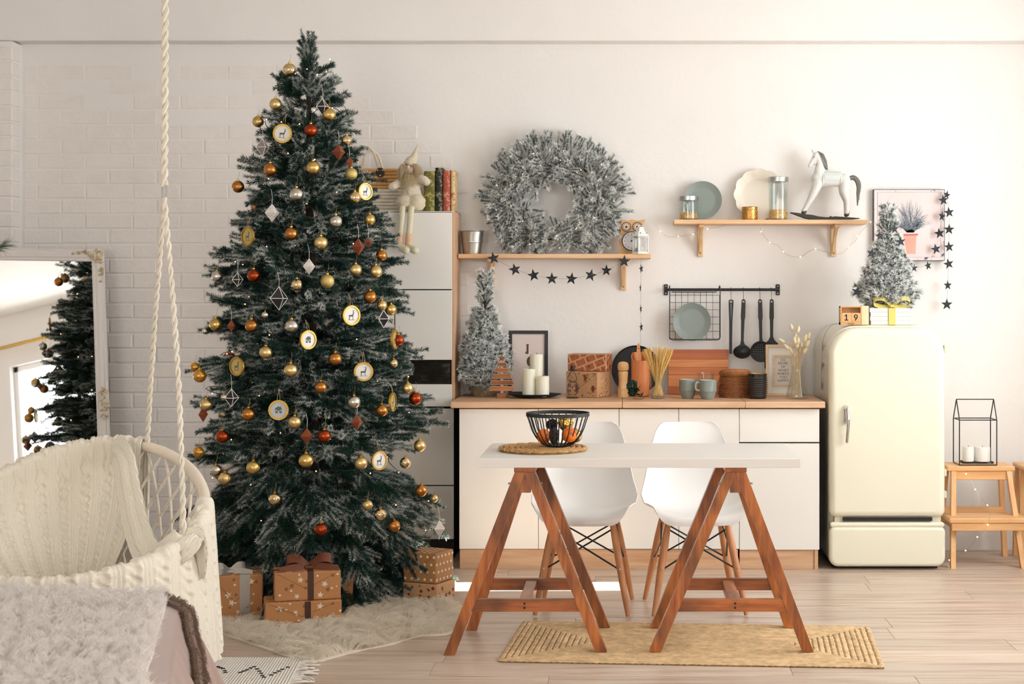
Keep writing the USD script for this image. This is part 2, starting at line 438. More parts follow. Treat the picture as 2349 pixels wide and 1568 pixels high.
m_pine = W("pine_shelf", "d9a878", "eec79c", "x", 1.0, 0.5, c3="c99264", c3at=0.9)
m_pinez = W("pine_bracket", "d8ac7c", "eccb9d", "z", 1.0, 0.5)
m_beech = W("beech_stool", "d9a066", "e9ba85", "x", 1.0, 0.45)
m_beechz = W("beech_leg", "d69c62", "e8b780", "z", 1.0, 0.45)
m_stain = W("stained_pine", "8c4519", "c97632", "z", 1.2, 0.40, rand=0.1, c3="5a280c", c3at=0.75, coat=0.25, ring=7, blotch=0.6)
m_stainx = W("stained_pine_rung", "8c4519", "c47030", "x", 1.2, 0.40, rand=0.1, c3="5a280c", c3at=0.75, coat=0.25, ring=7, blotch=0.6)
m_stainy = W("stained_pine_depth", "8c4519", "b8662b", "y", 1.2, 0.40, rand=0.1, c3="5a280c", c3at=0.75, coat=0.25, ring=7, blotch=0.5)
m_tabletop = M("table_white", "efece6", 0.35, bump=(5, 0.0003))
m_shell = M("chair_plastic", "f6f4f1", 0.28, specular_ior_level=0.5)
m_chairleg = W("chair_leg_beech", "b9794a", "cf9263", "z", 1.0, 0.45, rand=0.08)
m_black = M("black_metal", "1a1a1b", 0.45, 0.0, bump=(200, 0.0002))
m_blackmatte = M("black_matte", "19191a", 0.7)
m_steel = M("steel", "b9b9b6", 0.28, 1.0)
m_chrome = M("chrome", "dcdcdc", 0.12, 1.0)
m_cream = M("fridge_enamel", "ebe7d2", 0.22, bump=(6, 0.0006), coat_weight=0.3, coat_roughness=0.1)
m_creamdk = M("fridge_seal", "d8d1b8", 0.5)

# ================================================================ the room
floor = struct("floor")
part(floor, "underlay", bb((XL, YB, -0.10), (XR, WALLY, -0.0015)), M("floor_joint", "8d786a", 0.8))
PW, PL = 0.192, 1.285
rows = int(math.ceil((WALLY - YB) / PW))
far_planks = MB()
for r in range(rows):
    y1 = WALLY - r * PW; y0 = max(y1 - PW, YB)
    x = XL - ((r * 0.41 + 0.13 * ((r * 7) % 5)) % 1.0) * PL
    while x < XR:
        a, b = max(x, XL), min(x + PL, XR)
        if b - a > 0.02:
            q = bb((a + 0.0006, y0 + 0.0006, -0.012), (b - 0.0006, y1 - 0.0006, 0.0), 0.0012)
            if y1 > 3.2: part(floor, "plank", q, m_plank, smooth=False)
            else: far_planks.add(q)
        x += PL
part(floor, "planking", far_planks, m_plank, kind="stuff", smooth=False)
struct("ceiling", bb((XL - 0.2, YB - 0.2, ZC), (XR + 0.2, WALLY + 0.2, ZC + 0.12)), m_ceil)

wall = struct("wall_back")
part(wall, "plaster", bb((XL - 0.2, WALLY, -0.1), (XR + 0.2, WALLY + 0.2, ZC)), m_wall)
pitch_x, pitch_z = 109.0 * WALLY / F, 34.2 * WALLY / F
z_row0 = P(0, 251.5, WALLY)[2]
x_row0 = P(142, 0, WALLY)[0]
m_brick = M("painted_brick", "f1ebe6", 0.7, bump=(45, 0.002), var=(9, 0.03), wear=("b9aca6", 38, 0.73))
def brick(parent, x0, x1, z0, z1, y, proud, right_round=True):
    j = 0.0035
    k = 0.0045
    jit = lambda a: rnd.uniform(-a, a)
    f0, f1, g0, g1 = x0 + j + jit(.002), x1 - j + jit(.002), z0 + j + jit(.0015), z1 - j + jit(.0015)
    pts = []
    for (dx, yy) in ((0.0, y + 0.01), (0.0, y - proud * 0.5), (k, y - proud)):
        for sx in (0, 1):
            for sz in (0, 1):
                pts.append(((f0 + dx) if sx == 0 else (f1 - dx), yy + jit(.0006), (g0 + dx) if sz == 0 else (g1 - dx)))
    part(parent, "brick", m3.Manifold.hull_points(np.array(pts)), m_brick, smooth=False)
nb = 0
for r in range(-3, 31):
    zt = z_row0 - r * pitch_z; zb = zt - pitch_z
    if zb < 0.06: break
    off = 0.0 if r % 2 == 0 else 0.5 * pitch_x
    py = 251.5 + r * 34.2
    right = 690 if r < -1 else 800 if r < 0 else 915 if r < 3 else 850 if r < 9 else 790
    x = x_row0 + off - 2 * pitch_x
    proud = 0.002 + 0.0045 * min(1, max(0, (py - 200) / 550)) if r >= 0 else 0.0015
    while True:
        a, b = x, x + pitch_x
        x = b
        if a > P(right, 0, WALLY)[0]: break
        a = max(a, P(54, 0, WALLY)[0])
        if b - a < 0.03: continue
        if r < 1 and rnd.random() < 0.25: continue
        brick(wall, a, b, zb, zt, WALLY, proud * rnd.uniform(0.75, 1.2)); nb += 1
for (x0, x1, y0, y1) in ((1040, 1074, 413, 445), (1035, 1070, 482, 515), (1040, 1122, 525, 556), (1030, 1075, 621, 655), (1020, 1077, 696, 724), (985, 1040, 355, 388), (935, 988, 390, 424)):
    a, b = P(x0, y1, WALLY), P(x1, y0, WALLY)
    brick(wall, a[0], b[0], a[2], b[2], WALLY, 0.004)
pier = struct("trim_1")
px_ = P(28, 0, 7.86)[0]
part(pier, "plaster", bb((XL, 7.865, 0), (px_ - 0.004, WALLY, P(0, 97, 7.9)[2])), m_wall)
for r in range(-4, 31):
    zt = z_row0 - r * pitch_z; zb = zt - pitch_z
    if zb < 0.03: break
    a = px_ - (0.12 if r % 2 else 0.245)
    part(pier, "brick", bb((a + .003, 7.86, zb + .0035), (px_, 7.97, zt - .0035), 0.006), m_brick, smooth=False)
    part(pier, "brick", bb((a - 0.26, 7.86, zb + .0035), (a - .003, 7.90, zt - .0035), 0.006), m_brick, smooth=False)
struct("trim_2", bb((XL, 7.89, P(0, 97, 7.94)[2]), (XR, WALLY, ZC), 0.004), m_wall)
# baseboard along the back wall
bbp = Polygon([(WALLY, 0), (WALLY - 0.02, 0), (WALLY - 0.02, 0.065), (WALLY - 0.012, 0.085), (WALLY - 0.008, 0.1), (WALLY, 0.1)])
struct("baseboard_back", sidep(bbp, P(1900, 0, 8)[0], XR), M("baseboard_white", "eeebe8", 0.5))
struct("baseboard_left", sidep(bbp, px_ + 0.002, P(760, 0, 8)[0]), "/World/Looks/baseboard_white")
# side and rear walls with window recesses
def wall_with_holes(name, axis, at, th, u0, u1, holes):
    poly = sbox(u0, -0.1, u1, ZC)
    for (u, z, w, h) in holes: poly = poly.difference(sbox(u - w / 2, z - h / 2, u + w / 2, z + h / 2))
    v, f = prism(poly, th)
    if axis == "x": v = np.stack([at + v[:, 2], v[:, 0], v[:, 1]], 1)
    else: v = np.stack([v[:, 0], at + v[:, 2], v[:, 1]], 1); f = f[:, ::-1]
    struct(name, (v, f), m_wall)
wall_with_holes("wall_right", "x", XR, 0.2, YB - 0.2, WALLY + 0.2, WIN_R + [SLIT])
wall_with_holes("wall_front", "y", YB - 0.2, 0.2, XL - 0.2, XR + 0.2, WIN_B)
struct("wall_left", bb((XL - 0.2, YB - 0.2, -0.1), (XL, WALLY + 0.2, ZC)), m_wall)
m_sash = M("window_white", "f2f0ec", 0.4)
m_blind = M("outer_blind", "e8eef4", 0.9)
wn = 0
for (u, z, w, h), right in [(q, True) for q in WIN_R] + [(q, False) for q in WIN_B]:
    wn += 1
    win = struct(f"window_{wn}")
    def put(lo, hi):
        (u0, d0, z0), (u1, d1, z1) = lo, hi          # along the wall, depth outwards from the inner face, height
        return bb((XR + d0, u0, z0), (XR + d1, u1, z1), 0.004) if right else bb((u0, YB - d1, z0), (u1, YB - d0, z1), 0.004)
    ft = 0.06
    fr = MB()
    for (a, b, c, d) in ((u - w / 2, u - w / 2 + ft, z - h / 2, z + h / 2), (u + w / 2 - ft, u + w / 2, z - h / 2, z + h / 2),
                         (u - w / 2, u + w / 2, z - h / 2, z - h / 2 + ft), (u - w / 2, u + w / 2, z + h / 2 - ft, z + h / 2), (u - 0.03, u + 0.03, z - h / 2, z + h / 2)):
        fr.add(put((a, 0.05, c), (b, 0.11, d)))
    part(win, "window_frame", fr, m_sash)
    part(win, "window_sill", put((u - w / 2 - 0.06, -0.14, z - h / 2 - 0.035), (u + w / 2 + 0.06, 0.05, z - h / 2)), m_sash)
    part(win, "window_blind", put((u - w / 2, 0.17, z - h / 2), (u + w / 2, 0.19, z + h / 2)), m_blind)

# ================================================================ tall cabinet and base units
def front(px0, px1, py0, py1, d, th=0.018, b=0.0012, gap=0.0):
    a, c = P(px0, py1, d), P(px1, py0, d)
    return bb((a[0] + gap, d, a[2] + gap), (c[0] - gap, d + th, c[2] - gap), b)
DT = 7.70
xl, xr = P(771, 0, DT)[0], P(1043, 0, DT)[0]
ztop = P(0, 484, DT)[2]; zmid = P(0, 934, DT)[2]
tc_ = thing("tall_cabinet", "tall white cabinet with oak side panel standing behind the decorated tree", "cabinet", ((xl + xr) / 2, DT, zmid))
part(tc_, "body", bb((xl + .016, DT + .02, zmid), (xr - .017, WALLY - .016, ztop - .004)), m_carcass)
part(tc_, "side_panel", bb((xr - .0165, DT + .001, zmid), (xr, WALLY - .016, ztop), .001), m_oakz, label="oak coloured side panel")
part(tc_, "side_panel", bb((xl, DT + .001, zmid), (xl + .0165, WALLY - .016, ztop), .001), m_oakz)
part(tc_, "top_panel", bb((xl, DT, ztop - .004), (xr, WALLY - .016, ztop), .001), m_white)
part(tc_, "door", front(771, 1037, 487, 663, DT), m_white)
part(tc_, "door", front(771, 904, 665.5, 825, DT), m_white)
part(tc_, "door", front(906.5, 1037, 665.5, 825, DT), m_white)
part(tc_, "glass_front", front(860, 1033, 827, 879, DT + .006, .008), M("smoked_glass", "231f1b", 0.06, coat_weight=1.0, coat_roughness=0.02), label="dark glossy glass strip between the white fronts")
part(tc_, "drawer", front(771, 1037, 881, 932, DT), m_white)
lc_ = thing("low_cabinet", "white low cabinet under the tall one, half behind the decorated tree", "cabinet", ((xl + xr) / 2, DT, 0))
part(lc_, "body", bb((xl + .016, DT + .02, 0.0), (xr - .006, WALLY - .016, zmid - .002)), m_carcass)
part(lc_, "door", front(771, 1041, 937, 1112, DT), m_white)
part(lc_, "door", front(771, 1041, 1114.5, 1236, DT), m_white)
part(lc_, "plinth", bb((xl, DT + .03, 0), (xr - .006, DT + .05, P(0, 1238, DT)[2])), m_oak)

DB = 7.40
zt_b, zb_b = P(0, 935, DB)[2], P(0, 1259, DB)[2]
def base_unit(label, px0, px1, fronts, plinths):
    a, b = P(px0, 0, DB)[0], P(px1, 0, DB)[0]
    t = thing("base_cabinet", label, "cabinet", ((a + b) / 2, DB, 0), group="kitchen base cabinets")
    part(t, "body", bb((a + .001, DB + .019, zb_b - 0.004), (b - .001, WALLY - .003, zt_b - .002)), m_carcass)
    for kind, q in fronts: part(t, kind, front(*q, DB, gap=0.0012), m_white)
    for q in plinths: part(t, "plinth", bb((P(q[0], 0, DB)[0], DB + .012 + q[2], 0), (P(q[1], 0, DB)[0], DB + .03 + q[2], zb_b - .002), .001), m_oak, label="oak coloured plinth")
    for sx in (a + .03, b - .05): part(t, "foot", bb((sx, 7.6, 0), (sx + .03, 7.64, zb_b)), m_blackmatte)
    return t
base_unit("white two-door base cabinet behind the wire fruit bowl", 1053, 1420, [("door", (1053, 1235, 937, 1259)), ("door", (1235, 1420, 937, 1259))], [(1054, 1419.5, 0)])
base_unit("white two-door base cabinet with a flat front behind the chair backs", 1420, 1696, [("door", (1420, 1557, 937, 1259)), ("door", (1557, 1696, 937, 1259))], [(1422, 1686, 0), (1686.5, 1693, -.006)])
base_unit("white base cabinet with one drawer above its door beside the cream fridge", 1696, 1881, [("drawer", (1696, 1880, 937, 1014)), ("door", (1696, 1880, 1016, 1261))], [(1697, 1868, 0), (1868.5, 1877, -.006)])
DW = 7.36
zw1, zw0 = P(0, 921, DW)[2], P(0, 935.5, DW)[2]
for lab, a, b in (("oak worktop board under the wooden plank tree and pillar candles", 1033.5, 1427), ("oak worktop board under the pasta glass and green mugs", 1427.7, 1709.6),
                  ("oak worktop board under the black jar candle beside the fridge", 1710, 1893)):
    solo("worktop", bb((P(a, 0, DW)[0], DW, zw0), (P(b, 0, DW)[0], WALLY - .002, zw1), .0025), m_oak, lab, "worktop", group="oak worktop boards")
ZW = zw1
def wt(px, py):
    """depth of the worktop point that shows at image row py"""
    return (EYE - ZW) * F / (py - CY)

# ================================================================ fridge
DF = 7.38
fx0, fx1 = P(1902.5, 0, DF)[0], P(2170, 0, DF)[0]
fz1 = P(0, 751, DF)[2]
fr_ = thing("fridge", "cream enamel retro fridge with rounded corners and a chrome handle", "fridge", ((fx0 + fx1) / 2, 7.55, 0))
def fpoly(x0, x1, z0, z1, rt, rb):
    q = sbox(x0, z0, x1, z1)
    t = rrect(x0, z0 - 0.5, x1, z1, rt, 12).intersection(sbox(x0, (z0 + z1) / 2, x1, z1))
    b = rrect(x0, z0, x1, z1 + 0.5, rb, 8).intersection(sbox(x0, z0, x1, (z0 + z1) / 2))
    return t.union(b)
def pillow_slab(poly, y_face, th, r, steps=5):
    """upright slab whose front edge is rolled over a radius r"""
    pts = []
    mb = MB()
    ring = []
    n = 120
    base = poly
    for i in range(steps + 1):
        a = i / steps * PI / 2
        q = base.buffer(-r * (1 - math.sin(a)), quad_segs=10) if i < steps else base
        yy = y_face + r * (1 - math.cos(a))
        e = q.exterior
        ring.append(np.array([[e.interpolate(t, normalized=True).x, yy, e.interpolate(t, normalized=True).y] for t in np.arange(n) / n]))
    ring.append(ring[-1] + [0, th - r, 0])
    # align ring starts to the first by nearest point
    for k in range(1, len(ring)):
        s = np.argmin(np.linalg.norm((ring[k] - ring[0][0])[:, [0, 2]], axis=1)); ring[k] = np.roll(ring[k], -s, 0)
    v = np.vstack(ring); m = len(ring)
    f = []
    for k in range(m - 1):
        for j in range(n):
            j2 = (j + 1) % n
            f += [[k * n + j, k * n + j2, (k + 1) * n + j2], [k * n + j, (k + 1) * n + j2, (k + 1) * n + j]]
    v = np.vstack([v, ring[0].mean(0), ring[-1].mean(0)])
    for j in range(n):
        j2 = (j + 1) % n
        f += [[m * n, j2, j], [m * n + 1, (m - 1) * n + j, (m - 1) * n + j2]]
    t = trimesh.Trimesh(v, np.array(f), process=False)
    if t.volume < 0: t.invert()
    return np.array(t.vertices), np.array(t.faces)
zd0, zd1 = P(0, 1187, DF)[2], fz1
part(fr_, "body", pillow_slab(fpoly(fx0 + .004, fx1 - .004, .03, fz1 + .012, .13, .02), DF + .07, 0.53, .03), m_cream)
fdoor = part(fr_, "door", pillow_slab(fpoly(fx0, fx1, zd0, zd1, .135, .03), DF, .066, .035), m_cream)
zl1, zl0 = P(0, 1198, DF)[2], P(0, 1300, DF)[2]
part(fr_, "drawer", cat(pillow_slab(fpoly(fx0, fx1, zl0, zl1 - .02, .03, .045), DF, .066, .02), pillow_slab(fpoly(fx0 + .004, fx1 - .004, zl1 - .026, zl1, .012, .012), DF + .004, .06, .012)), m_cream, label="cream lower flap with a ridge along its top")
part(fr_, "seal", bb((fx0 + .03, DF + .03, zl1 - .01), (fx1 - .02, DF + .07, zd0 + .01)), m_creamdk)
part(fr_, "gap", bb((P(1935, 0, DF)[0], DF + .012, P(0, 1195, DF)[2]), (P(2140, 0, DF)[0], DF + .05, P(0, 1188, DF)[2])), m_blackmatte, label="dark slot between door and flap")
part(fr_, "base", bb((fx0 + .03, DF + .06, 0.0), (fx1 - .03, 7.8, .035)), m_blackmatte)
hx = P(1941, 0, DF)[0]
def hz(py): return P(0, py, DF)[2]
hnd = part(fdoor, "handle", bones([[((hx, DF - .004, hz(934)), .012), ((hx - .003, DF - .006, hz(968)), .010)], [((hx + .004, DF - .022, hz(936)), .009), ((hx + .006, DF - .034, hz(960)), .0085), ((hx + .004, DF - .032, hz(985)), .0078), ((hx, DF - .024, hz(1012)), .007)], [((hx, DF - .004, hz(934)), .012), ((hx + .004, DF - .022, hz(936)), .009)]], .004, 4), m_chrome, label="chrome lever handle")
for py in (1085, 1135, 800): part(fdoor, "hinge", bb((fx1 - .004, DF + .02, hz(py + 8)), (fx1 + .008, DF + .05, hz(py - 8)), .002), m_creamdk)

# ================================================================ stools
def board(parent, name, a, b, wx, wy, mtl):
    """a straight bar between two points with a rectangular section, its ends cut level"""
    a, b = np.asarray(a, float), np.asarray(b, float)
    v = []
    for p in (a, b):
        for sx, sy in ((-1, -1), (1, -1), (1, 1), (-1, 1)): v.append(p + (sx * wx / 2, sy * wy / 2, 0))
    return part(parent, name, m3.Manifold.hull_points(np.array(v)), mtl, smooth=False) if parent else np.array(v)
def step_stool(label, x0, x1, y0):
    t = thing("step_stool", label, "stool", ((x0 + x1) / 2, y0 + .2, 0), group="beech step stools by the fridge")
    zs, zt = .25, .487
    yt0, yt1 = y0 + .16, y0 + .37
    part(t, "seat", bb((x0, yt0, zt - .024), (x1, yt1, zt), .004), m_beech)
    part(t, "step", bb((x0 - .022, y0, zs - .024), (x1 + .03, y0 + .2, zs), .004), m_beech)
    for x, s in ((x0 + .034, -1), (x1 - .03, 1)):
        xs = x + s * .035
        board(t, "leg", (xs, y0 + .03, 0), (x, yt0 + .02, zt - .024), .024, .034, m_beechz)
        board(t, "leg", (xs, yt1 + .02, 0), (x, yt1 - .03, zt - .024), .024, .034, m_beechz)
        part(t, "side_rail", bb((xs - .012 - s * .015, y0 + .03, zs - .06), (xs + .012 - s * .015, yt1, zs - .024), .002), m_beech)
    part(t, "apron", bb((x0 + .02, yt0 + .008, zt - .068), (x1 - .02, yt0 + .026, zt - .024), .002), m_beech)
    part(t, "apron", bb((x0 - .01, y0 + .008, zs - .062), (x1 + .01, y0 + .026, zs - .024), .002), m_beech)
    part(t, "apron", bb((x0 + .02, yt1 - .03, zs - .03), (x1 - .02, yt1 - .012, zs + .01), .002), m_beech)
    return t
sx0, sx1 = P(2173, 0, 7.56)[0], P(2329, 0, 7.56)[0]
ST = step_stool("beech step stool beside the fridge carrying the wire house lantern", sx0, sx1, 7.40)
t = thing("wooden_stool", "beech stool cut off by the picture edge beside the step stool", "stool", (P(2385, 0, 7.7)[0], 7.7, 0))
qx = P(2344, 0, 7.7)[0]
part(t, "seat", bb((qx - .01, 7.55, .455), (qx + .30, 7.85, .48), .006), m_beech)
for x, y in ((qx + .01, 7.72), (qx + .27, 7.72), (qx + .01, 7.83), (qx + .27, 7.83)):
    board(t, "leg", (x + (-.006 if x < qx + .1 else .006), y, 0), (x, y, .455), .03, .03, m_beechz)

# ================================================================ trestle table
DTB = 5.6
tx0, tx1 = P(1095.5, 0, DTB)[0], P(1837, 0, DTB)[0]
tz1, tz0 = P(0, 1051.5, DTB)[2], P(0, 1072.5, DTB)[2]
tt = thing("tabletop", "white rectangular tabletop board lying on two stained trestles", "table", ((tx0 + tx1) / 2, DTB + .3, tz0))
part(tt, "board", bb((tx0, DTB, tz0), (tx1, DTB + .60, tz1), .0015), m_tabletop)
part(tt, "edge_band", bb((tx0 + .001, DTB - .0006, tz0 + .0015), (tx1 - .001, DTB + .0002, tz1 - .0015)), M("edge_band", "e6e0da", 0.45))
TZ = tz1
def trestle(label, apex, feet_f, feet_b, flip):
    t = thing("trestle", label, "trestle", (apex[0], 5.83, 0), group="stained wooden trestles")
    df, dr, th = 5.615, 6.03, .042
    za = tz0 - .018
    xa = lambda px, d: P(px, 0, d)[0]
    w = .040
    part(t, "cap", bb((apex[0] - .040, df - .005, tz0 - .018), (apex[0] + .040, dr + .045, tz0 - .0003), .002), m_stainy)
    for k_, (d, feet, zoff) in enumerate(((df, feet_f, 0.006), (dr, feet_b, 0.006))):
        for s, fx in zip((-1, 1), feet):
            zf = 0.0
            if fx > P(1140, 0, 5.5)[0] + .06: zf = .0125
            ax = apex[0] + s * .018
            poly = Polygon([(fx - w / 2 - .001, zf), (fx + w / 2 + .001, zf), (ax + s * .0 + w / 2, za), (ax - w / 2, za)])
            part(t, "leg", slab(poly, th, d), m_stain, smooth=False)
        part(t, "wedge", slab(Polygon([(apex[0] - .021, tz0 - .0945), (apex[0] + .021, tz0 - .0945), (apex[0] + .014, za), (apex[0] - .014, za)]), th - .006, d + .002), m_stain, smooth=False)
        zr = .184
        def leg_x(s, z): fx = feet[0 if s < 0 else 1]; ax = apex[0] + s * .018; return fx + (ax - fx) * z / za
        x0, x1 = leg_x(-1, zr), leg_x(1, zr)
        rung = part(t, "rung", slab(Polygon([(leg_x(-1, zr - .023) + .012, zr - .023), (leg_x(1, zr - .023) - .012, zr - .023), (leg_x(1, zr + .023) - .012, zr + .023), (leg_x(-1, zr + .023) + .012, zr + .023)]), .024, d + .009), m_stainx, smooth=False)
        if k_ == 0: rung0 = rung
    part(t, "stretcher", bb((apex[0] - .001 - .022, df + .033, .184 - .02), (apex[0] - .001 + .022, dr + .009, .184 + .018), .002), m_stainy)
    part(t, "beam", bb((apex[0] - .013, df + .045, tz0 - .085), (apex[0] + .013, dr, tz0 - .018), .002), m_stainy)
    for zz in (.176, .192): part(rung0, "screw", T(lathe([(0, .0), (.004, .0), (.0042, .003), (0, .003)], 10), (apex[0] - .002, df + .0093, zz), rx=90), m_blackmatte)
    for s in (-1, 1):
        part(t, "bolt", T(lathe([(0, -.012), (.006, -.012), (.006, -.004), (.0035, -.004), (.0035, .02), (0, .02)], 8), (apex[0] + s * (.018 + .020 + .006), df + .021, tz0 - .062), ry=90 * s), m_steel)
    return t
trestle("stained trestle under the table end below the fruit bowl", (P(1204, 0, 5.615)[0], 0), (P(1030, 0, 5.615)[0], P(1379, 0, 5.615)[0]), (P(1081, 0, 6.03)[0], P(1387, 0, 6.03)[0]), 1)
trestle("stained trestle under the table end nearer the fridge", (P(1688, 0, 5.615)[0], 0), (P(1503, 0, 5.615)[0], P(1854, 0, 5.615)[0]), (P(1504, 0, 6.03)[0], P(1812, 0, 6.03)[0]), -1)

# ================================================================ chairs
def thick(fn, nu, nv, th):
    """a sheet fn(u, v) given thickness"""
    v, f = grid(fn, nu, nv)
    n = np.zeros_like(v); fn_ = np.cross(v[f[:, 1]] - v[f[:, 0]], v[f[:, 2]] - v[f[:, 0]])
    for k in range(3): np.add.at(n, f[:, k], fn_)
    n /= np.linalg.norm(n, axis=1, keepdims=True) + 1e-12
    w = v - n * th
    N = len(v)
    idx = np.arange(N).reshape(nu, nv)
    loop = np.concatenate([idx[:-1, 0], idx[-1, :-1], idx[:0:-1, -1], idx[0, :0:-1]])
    l2 = np.roll(loop, -1)
    side = np.vstack([np.stack([loop, l2 + N, l2], 1), np.stack([loop, loop + N, l2 + N], 1)])
    return np.vstack([v, w]), np.vstack([f, f[:, ::-1] + N, side])
def shell_fn(U, V):
    vk = np.array([0, .03, .09, .2, .32, .44, .54, .64, .76, .88, .95, .985, 1.0])
    half = np.array([.140, .172, .200, .222, .233, .237, .234, .224, .200, .172, .152, .132, .112])
    yk = np.array([-.235, -.236, -.222, -.15, -.06, .03, .10, .145, .175, .197, .208, .213, .215])
    zk = np.array([.385, .398, .418, .424, .418, .416, .432, .490, .585, .685, .742, .772, .782])
    f = lambda a: np.interp(V, vk, a)
    from scipy.interpolate import PchipInterpolator as PI_
    g = lambda a: PI_(vk, a)(V)
    w, y, z = g(half), g(yk), g(zk)
    s = U * 2 - 1
    e = np.abs(s) ** 2.8
    back = np.clip((V - .42) / .3, 0, 1); back = back * back * (3 - 2 * back)
    seat = 1 - back
    lift = .045 * np.clip(V / .12, .1, 1) * seat + .03 * np.sin(np.clip((V - .3) / .4, 0, 1) * PI)
    x = w * s
    yy = y - e * (.075 * np.clip((V - .35) / .2, 0, 1) * np.clip((1.12 - V) / .5, 0.2, 1))
    zz = z + e * lift
    return np.stack([x, yy, zz], -1)
ch = thing("dining_chair", "white plastic shell chair with beech dowel legs behind the wire fruit bowl", "chair", (0, 0, 0), group="white shell chairs at the table")
part(ch, "shell", T(thick(shell_fn, 33, 61, .005), s=(.955, 1, 1)), m_shell, smooth=50)
for sx in (-1, 1):
    for sy in (-1, 1):
        a, b = np.array([sx * .125, sy * .10 - .01, .385]), np.array([sx * .195, sy * .185 - .01, .006])
        k = np.linspace(0, 1, 9)[:, None]
        lg = part(ch, "leg", tube(a + (b - a) * k, np.interp(k[:, 0], [0, .2, .6, 1], [.0125, .0165, .0155, .0095]), 12), m_chairleg)
        part(lg, "leg_bracket", tube([a + (0, 0, .03), a, a + (b - a) * .06], .0125, 8), m_black, label="black metal leg mount")
        part(lg, "rivet", T(lathe([(0, -.001), (.006, -.001), (.0045, .0015), (0, .002)], 10), a + (b - a) * .5 + np.array([0, -.0145, 0]), rx=90), m_steel)
top = lambda sx, sy: np.array([sx * .130, sy * .105 - .01, .36])
low = lambda sx, sy: np.array([sx * .162, sy * .145 - .01, .19])
for (a, b) in (((-1, -1), (1, -1)), ((-1, 1), (1, 1)), ((-1, -1), (-1, 1)), ((1, -1), (1, 1))):
    part(ch, "brace", cat(tube([top(*a), low(*b)], .0038, 6), tube([top(*b), low(*a)], .0038, 6)), m_black, label="black crossed wire brace")
x_, d_ = P(1342, 0, 6.48)[0], 6.48
UsdGeom.Xformable(stage.GetPrimAtPath(ch)).GetOrderedXformOps()[0].Set(Gf.Vec3d(x_, d_, 0)); UsdGeom.Xformable(stage.GetPrimAtPath(ch)).AddRotateXYZOp().Set(Gf.Vec3f(0, 0, -3))
copy(ch, (P(1592, 0, 6.48)[0], 6.48, 0), 5, "white plastic shell chair with beech dowel legs at the table end nearer the fridge")
# ================================================================ needles
def needle_mat(name, green, green2, frost, thr, soft=0.12, tipw=0.35, ns=7.0, nk=1.0):
    n = {"ge": ("geometry", {}), "tc": ("texture_coordinate", {}), "oi": ("object_info", {}), "at": ("attribute", {"attribute": "tip"}),
         "n": ("noise_texture", {"scale": ns, "detail": 3.0}), "isl": ("math", {"math_type": "multiply_add", "value2": 0.3, "value3": 0.0}),
         "tp": ("math", {"math_type": "multiply_add", "value2": tipw, "value3": 0.0}), "nz": ("math", {"math_type": "multiply", "value2": nk}),
         "mr": ("map_range", {"from_min": thr - soft, "from_max": thr + soft, "clamp": True}),
         "gr": ("mix_color", {"a": lin(green), "b": lin(green2)}), "mx": ("mix_color", {"b": lin(frost)}),
         "p": ("principled_bsdf", {"roughness": 0.62, "specular_ior_level": 0.3})}
    l = [("ge.position", "n.vector"), ("ge.random_per_island", "isl.value1"), ("n.fac", "nz.value1"), ("nz.value", "isl.value3"), ("at.fac", "tp.value1"), ("isl.value", "tp.value3"),
         ("tp.value", "mr.value"), ("ge.random_per_island", "gr.fac"), ("gr.result", "mx.a"), ("mr.result", "mx.fac"), ("mx.result", "p.base_color")]
    n.pop("tc"); n.pop("oi")
    return mat(name, n, l)
m_needle = needle_mat("fir_needles", "12362c", "235240", "dfe4e0", 1.60, 0.16, tipw=.72, nk=2.0, ns=11)
m_flock = needle_mat("flocked_needles", "55625c", "87928c", "f8f8f5", 1.08, 0.25, tipw=.75, nk=1.6, ns=22)
m_flock2 = needle_mat("snowy_needles", "2f473b", "5f7368", "fbfcf9", 1.12, 0.22, tipw=.8, nk=1.6, ns=32)
m_bark = M("bark_brown", "3a2a20", 0.9)
def twig(L, n, nl, wd, spread=55, seed=0, flat=1.0, stem=0.0016):
    """a stem along +z set with needles; returns the mesh and the position along each needle"""
    r = np.random.RandomState(seed)
    v, f, a = [], [], []
    t = np.concatenate([np.linspace(0.02, 1, n - 14), np.full(14, 0.985)])
    ph = np.arange(n) * 2.39996 + r.uniform(-.3, .3, n)
    for k in range(n):
        tip = k >= n - 14
        el = math.radians(r.uniform(12, 75) if tip else spread + r.uniform(-12, 12) - 14 * t[k])
        d = np.array([math.sin(el) * math.cos(ph[k]), flat * math.sin(el) * math.sin(ph[k]), math.cos(el)]); d /= np.linalg.norm(d)
        s = np.cross(d, r.normal(size=3)); s /= np.linalg.norm(s)
        ln = nl * r.uniform(.8, 1.12) * (0.75 if t[k] < .08 else 1)
        b = np.array([0, 0, t[k] * L])
        o = len(v)
        v += [b, b + d * ln * .45 + s * wd / 2, b + d * ln, b + d * ln * .45 - s * wd / 2]
        f += [[o, o + 1, o + 2], [o, o + 2, o + 3]]; a += [0, .5, 1, .5]
    sv, sf = tube([(0, 0, 0), (0, 0, L)], stem, 4)
    f += (sf + len(v)).tolist(); v += sv.tolist(); a += [0] * len(sv)
    return (np.array(v), np.array(f)), m_needle, {"tip": np.array(a)}
def with_mat(tw, m): return (tw[0], m, tw[2])
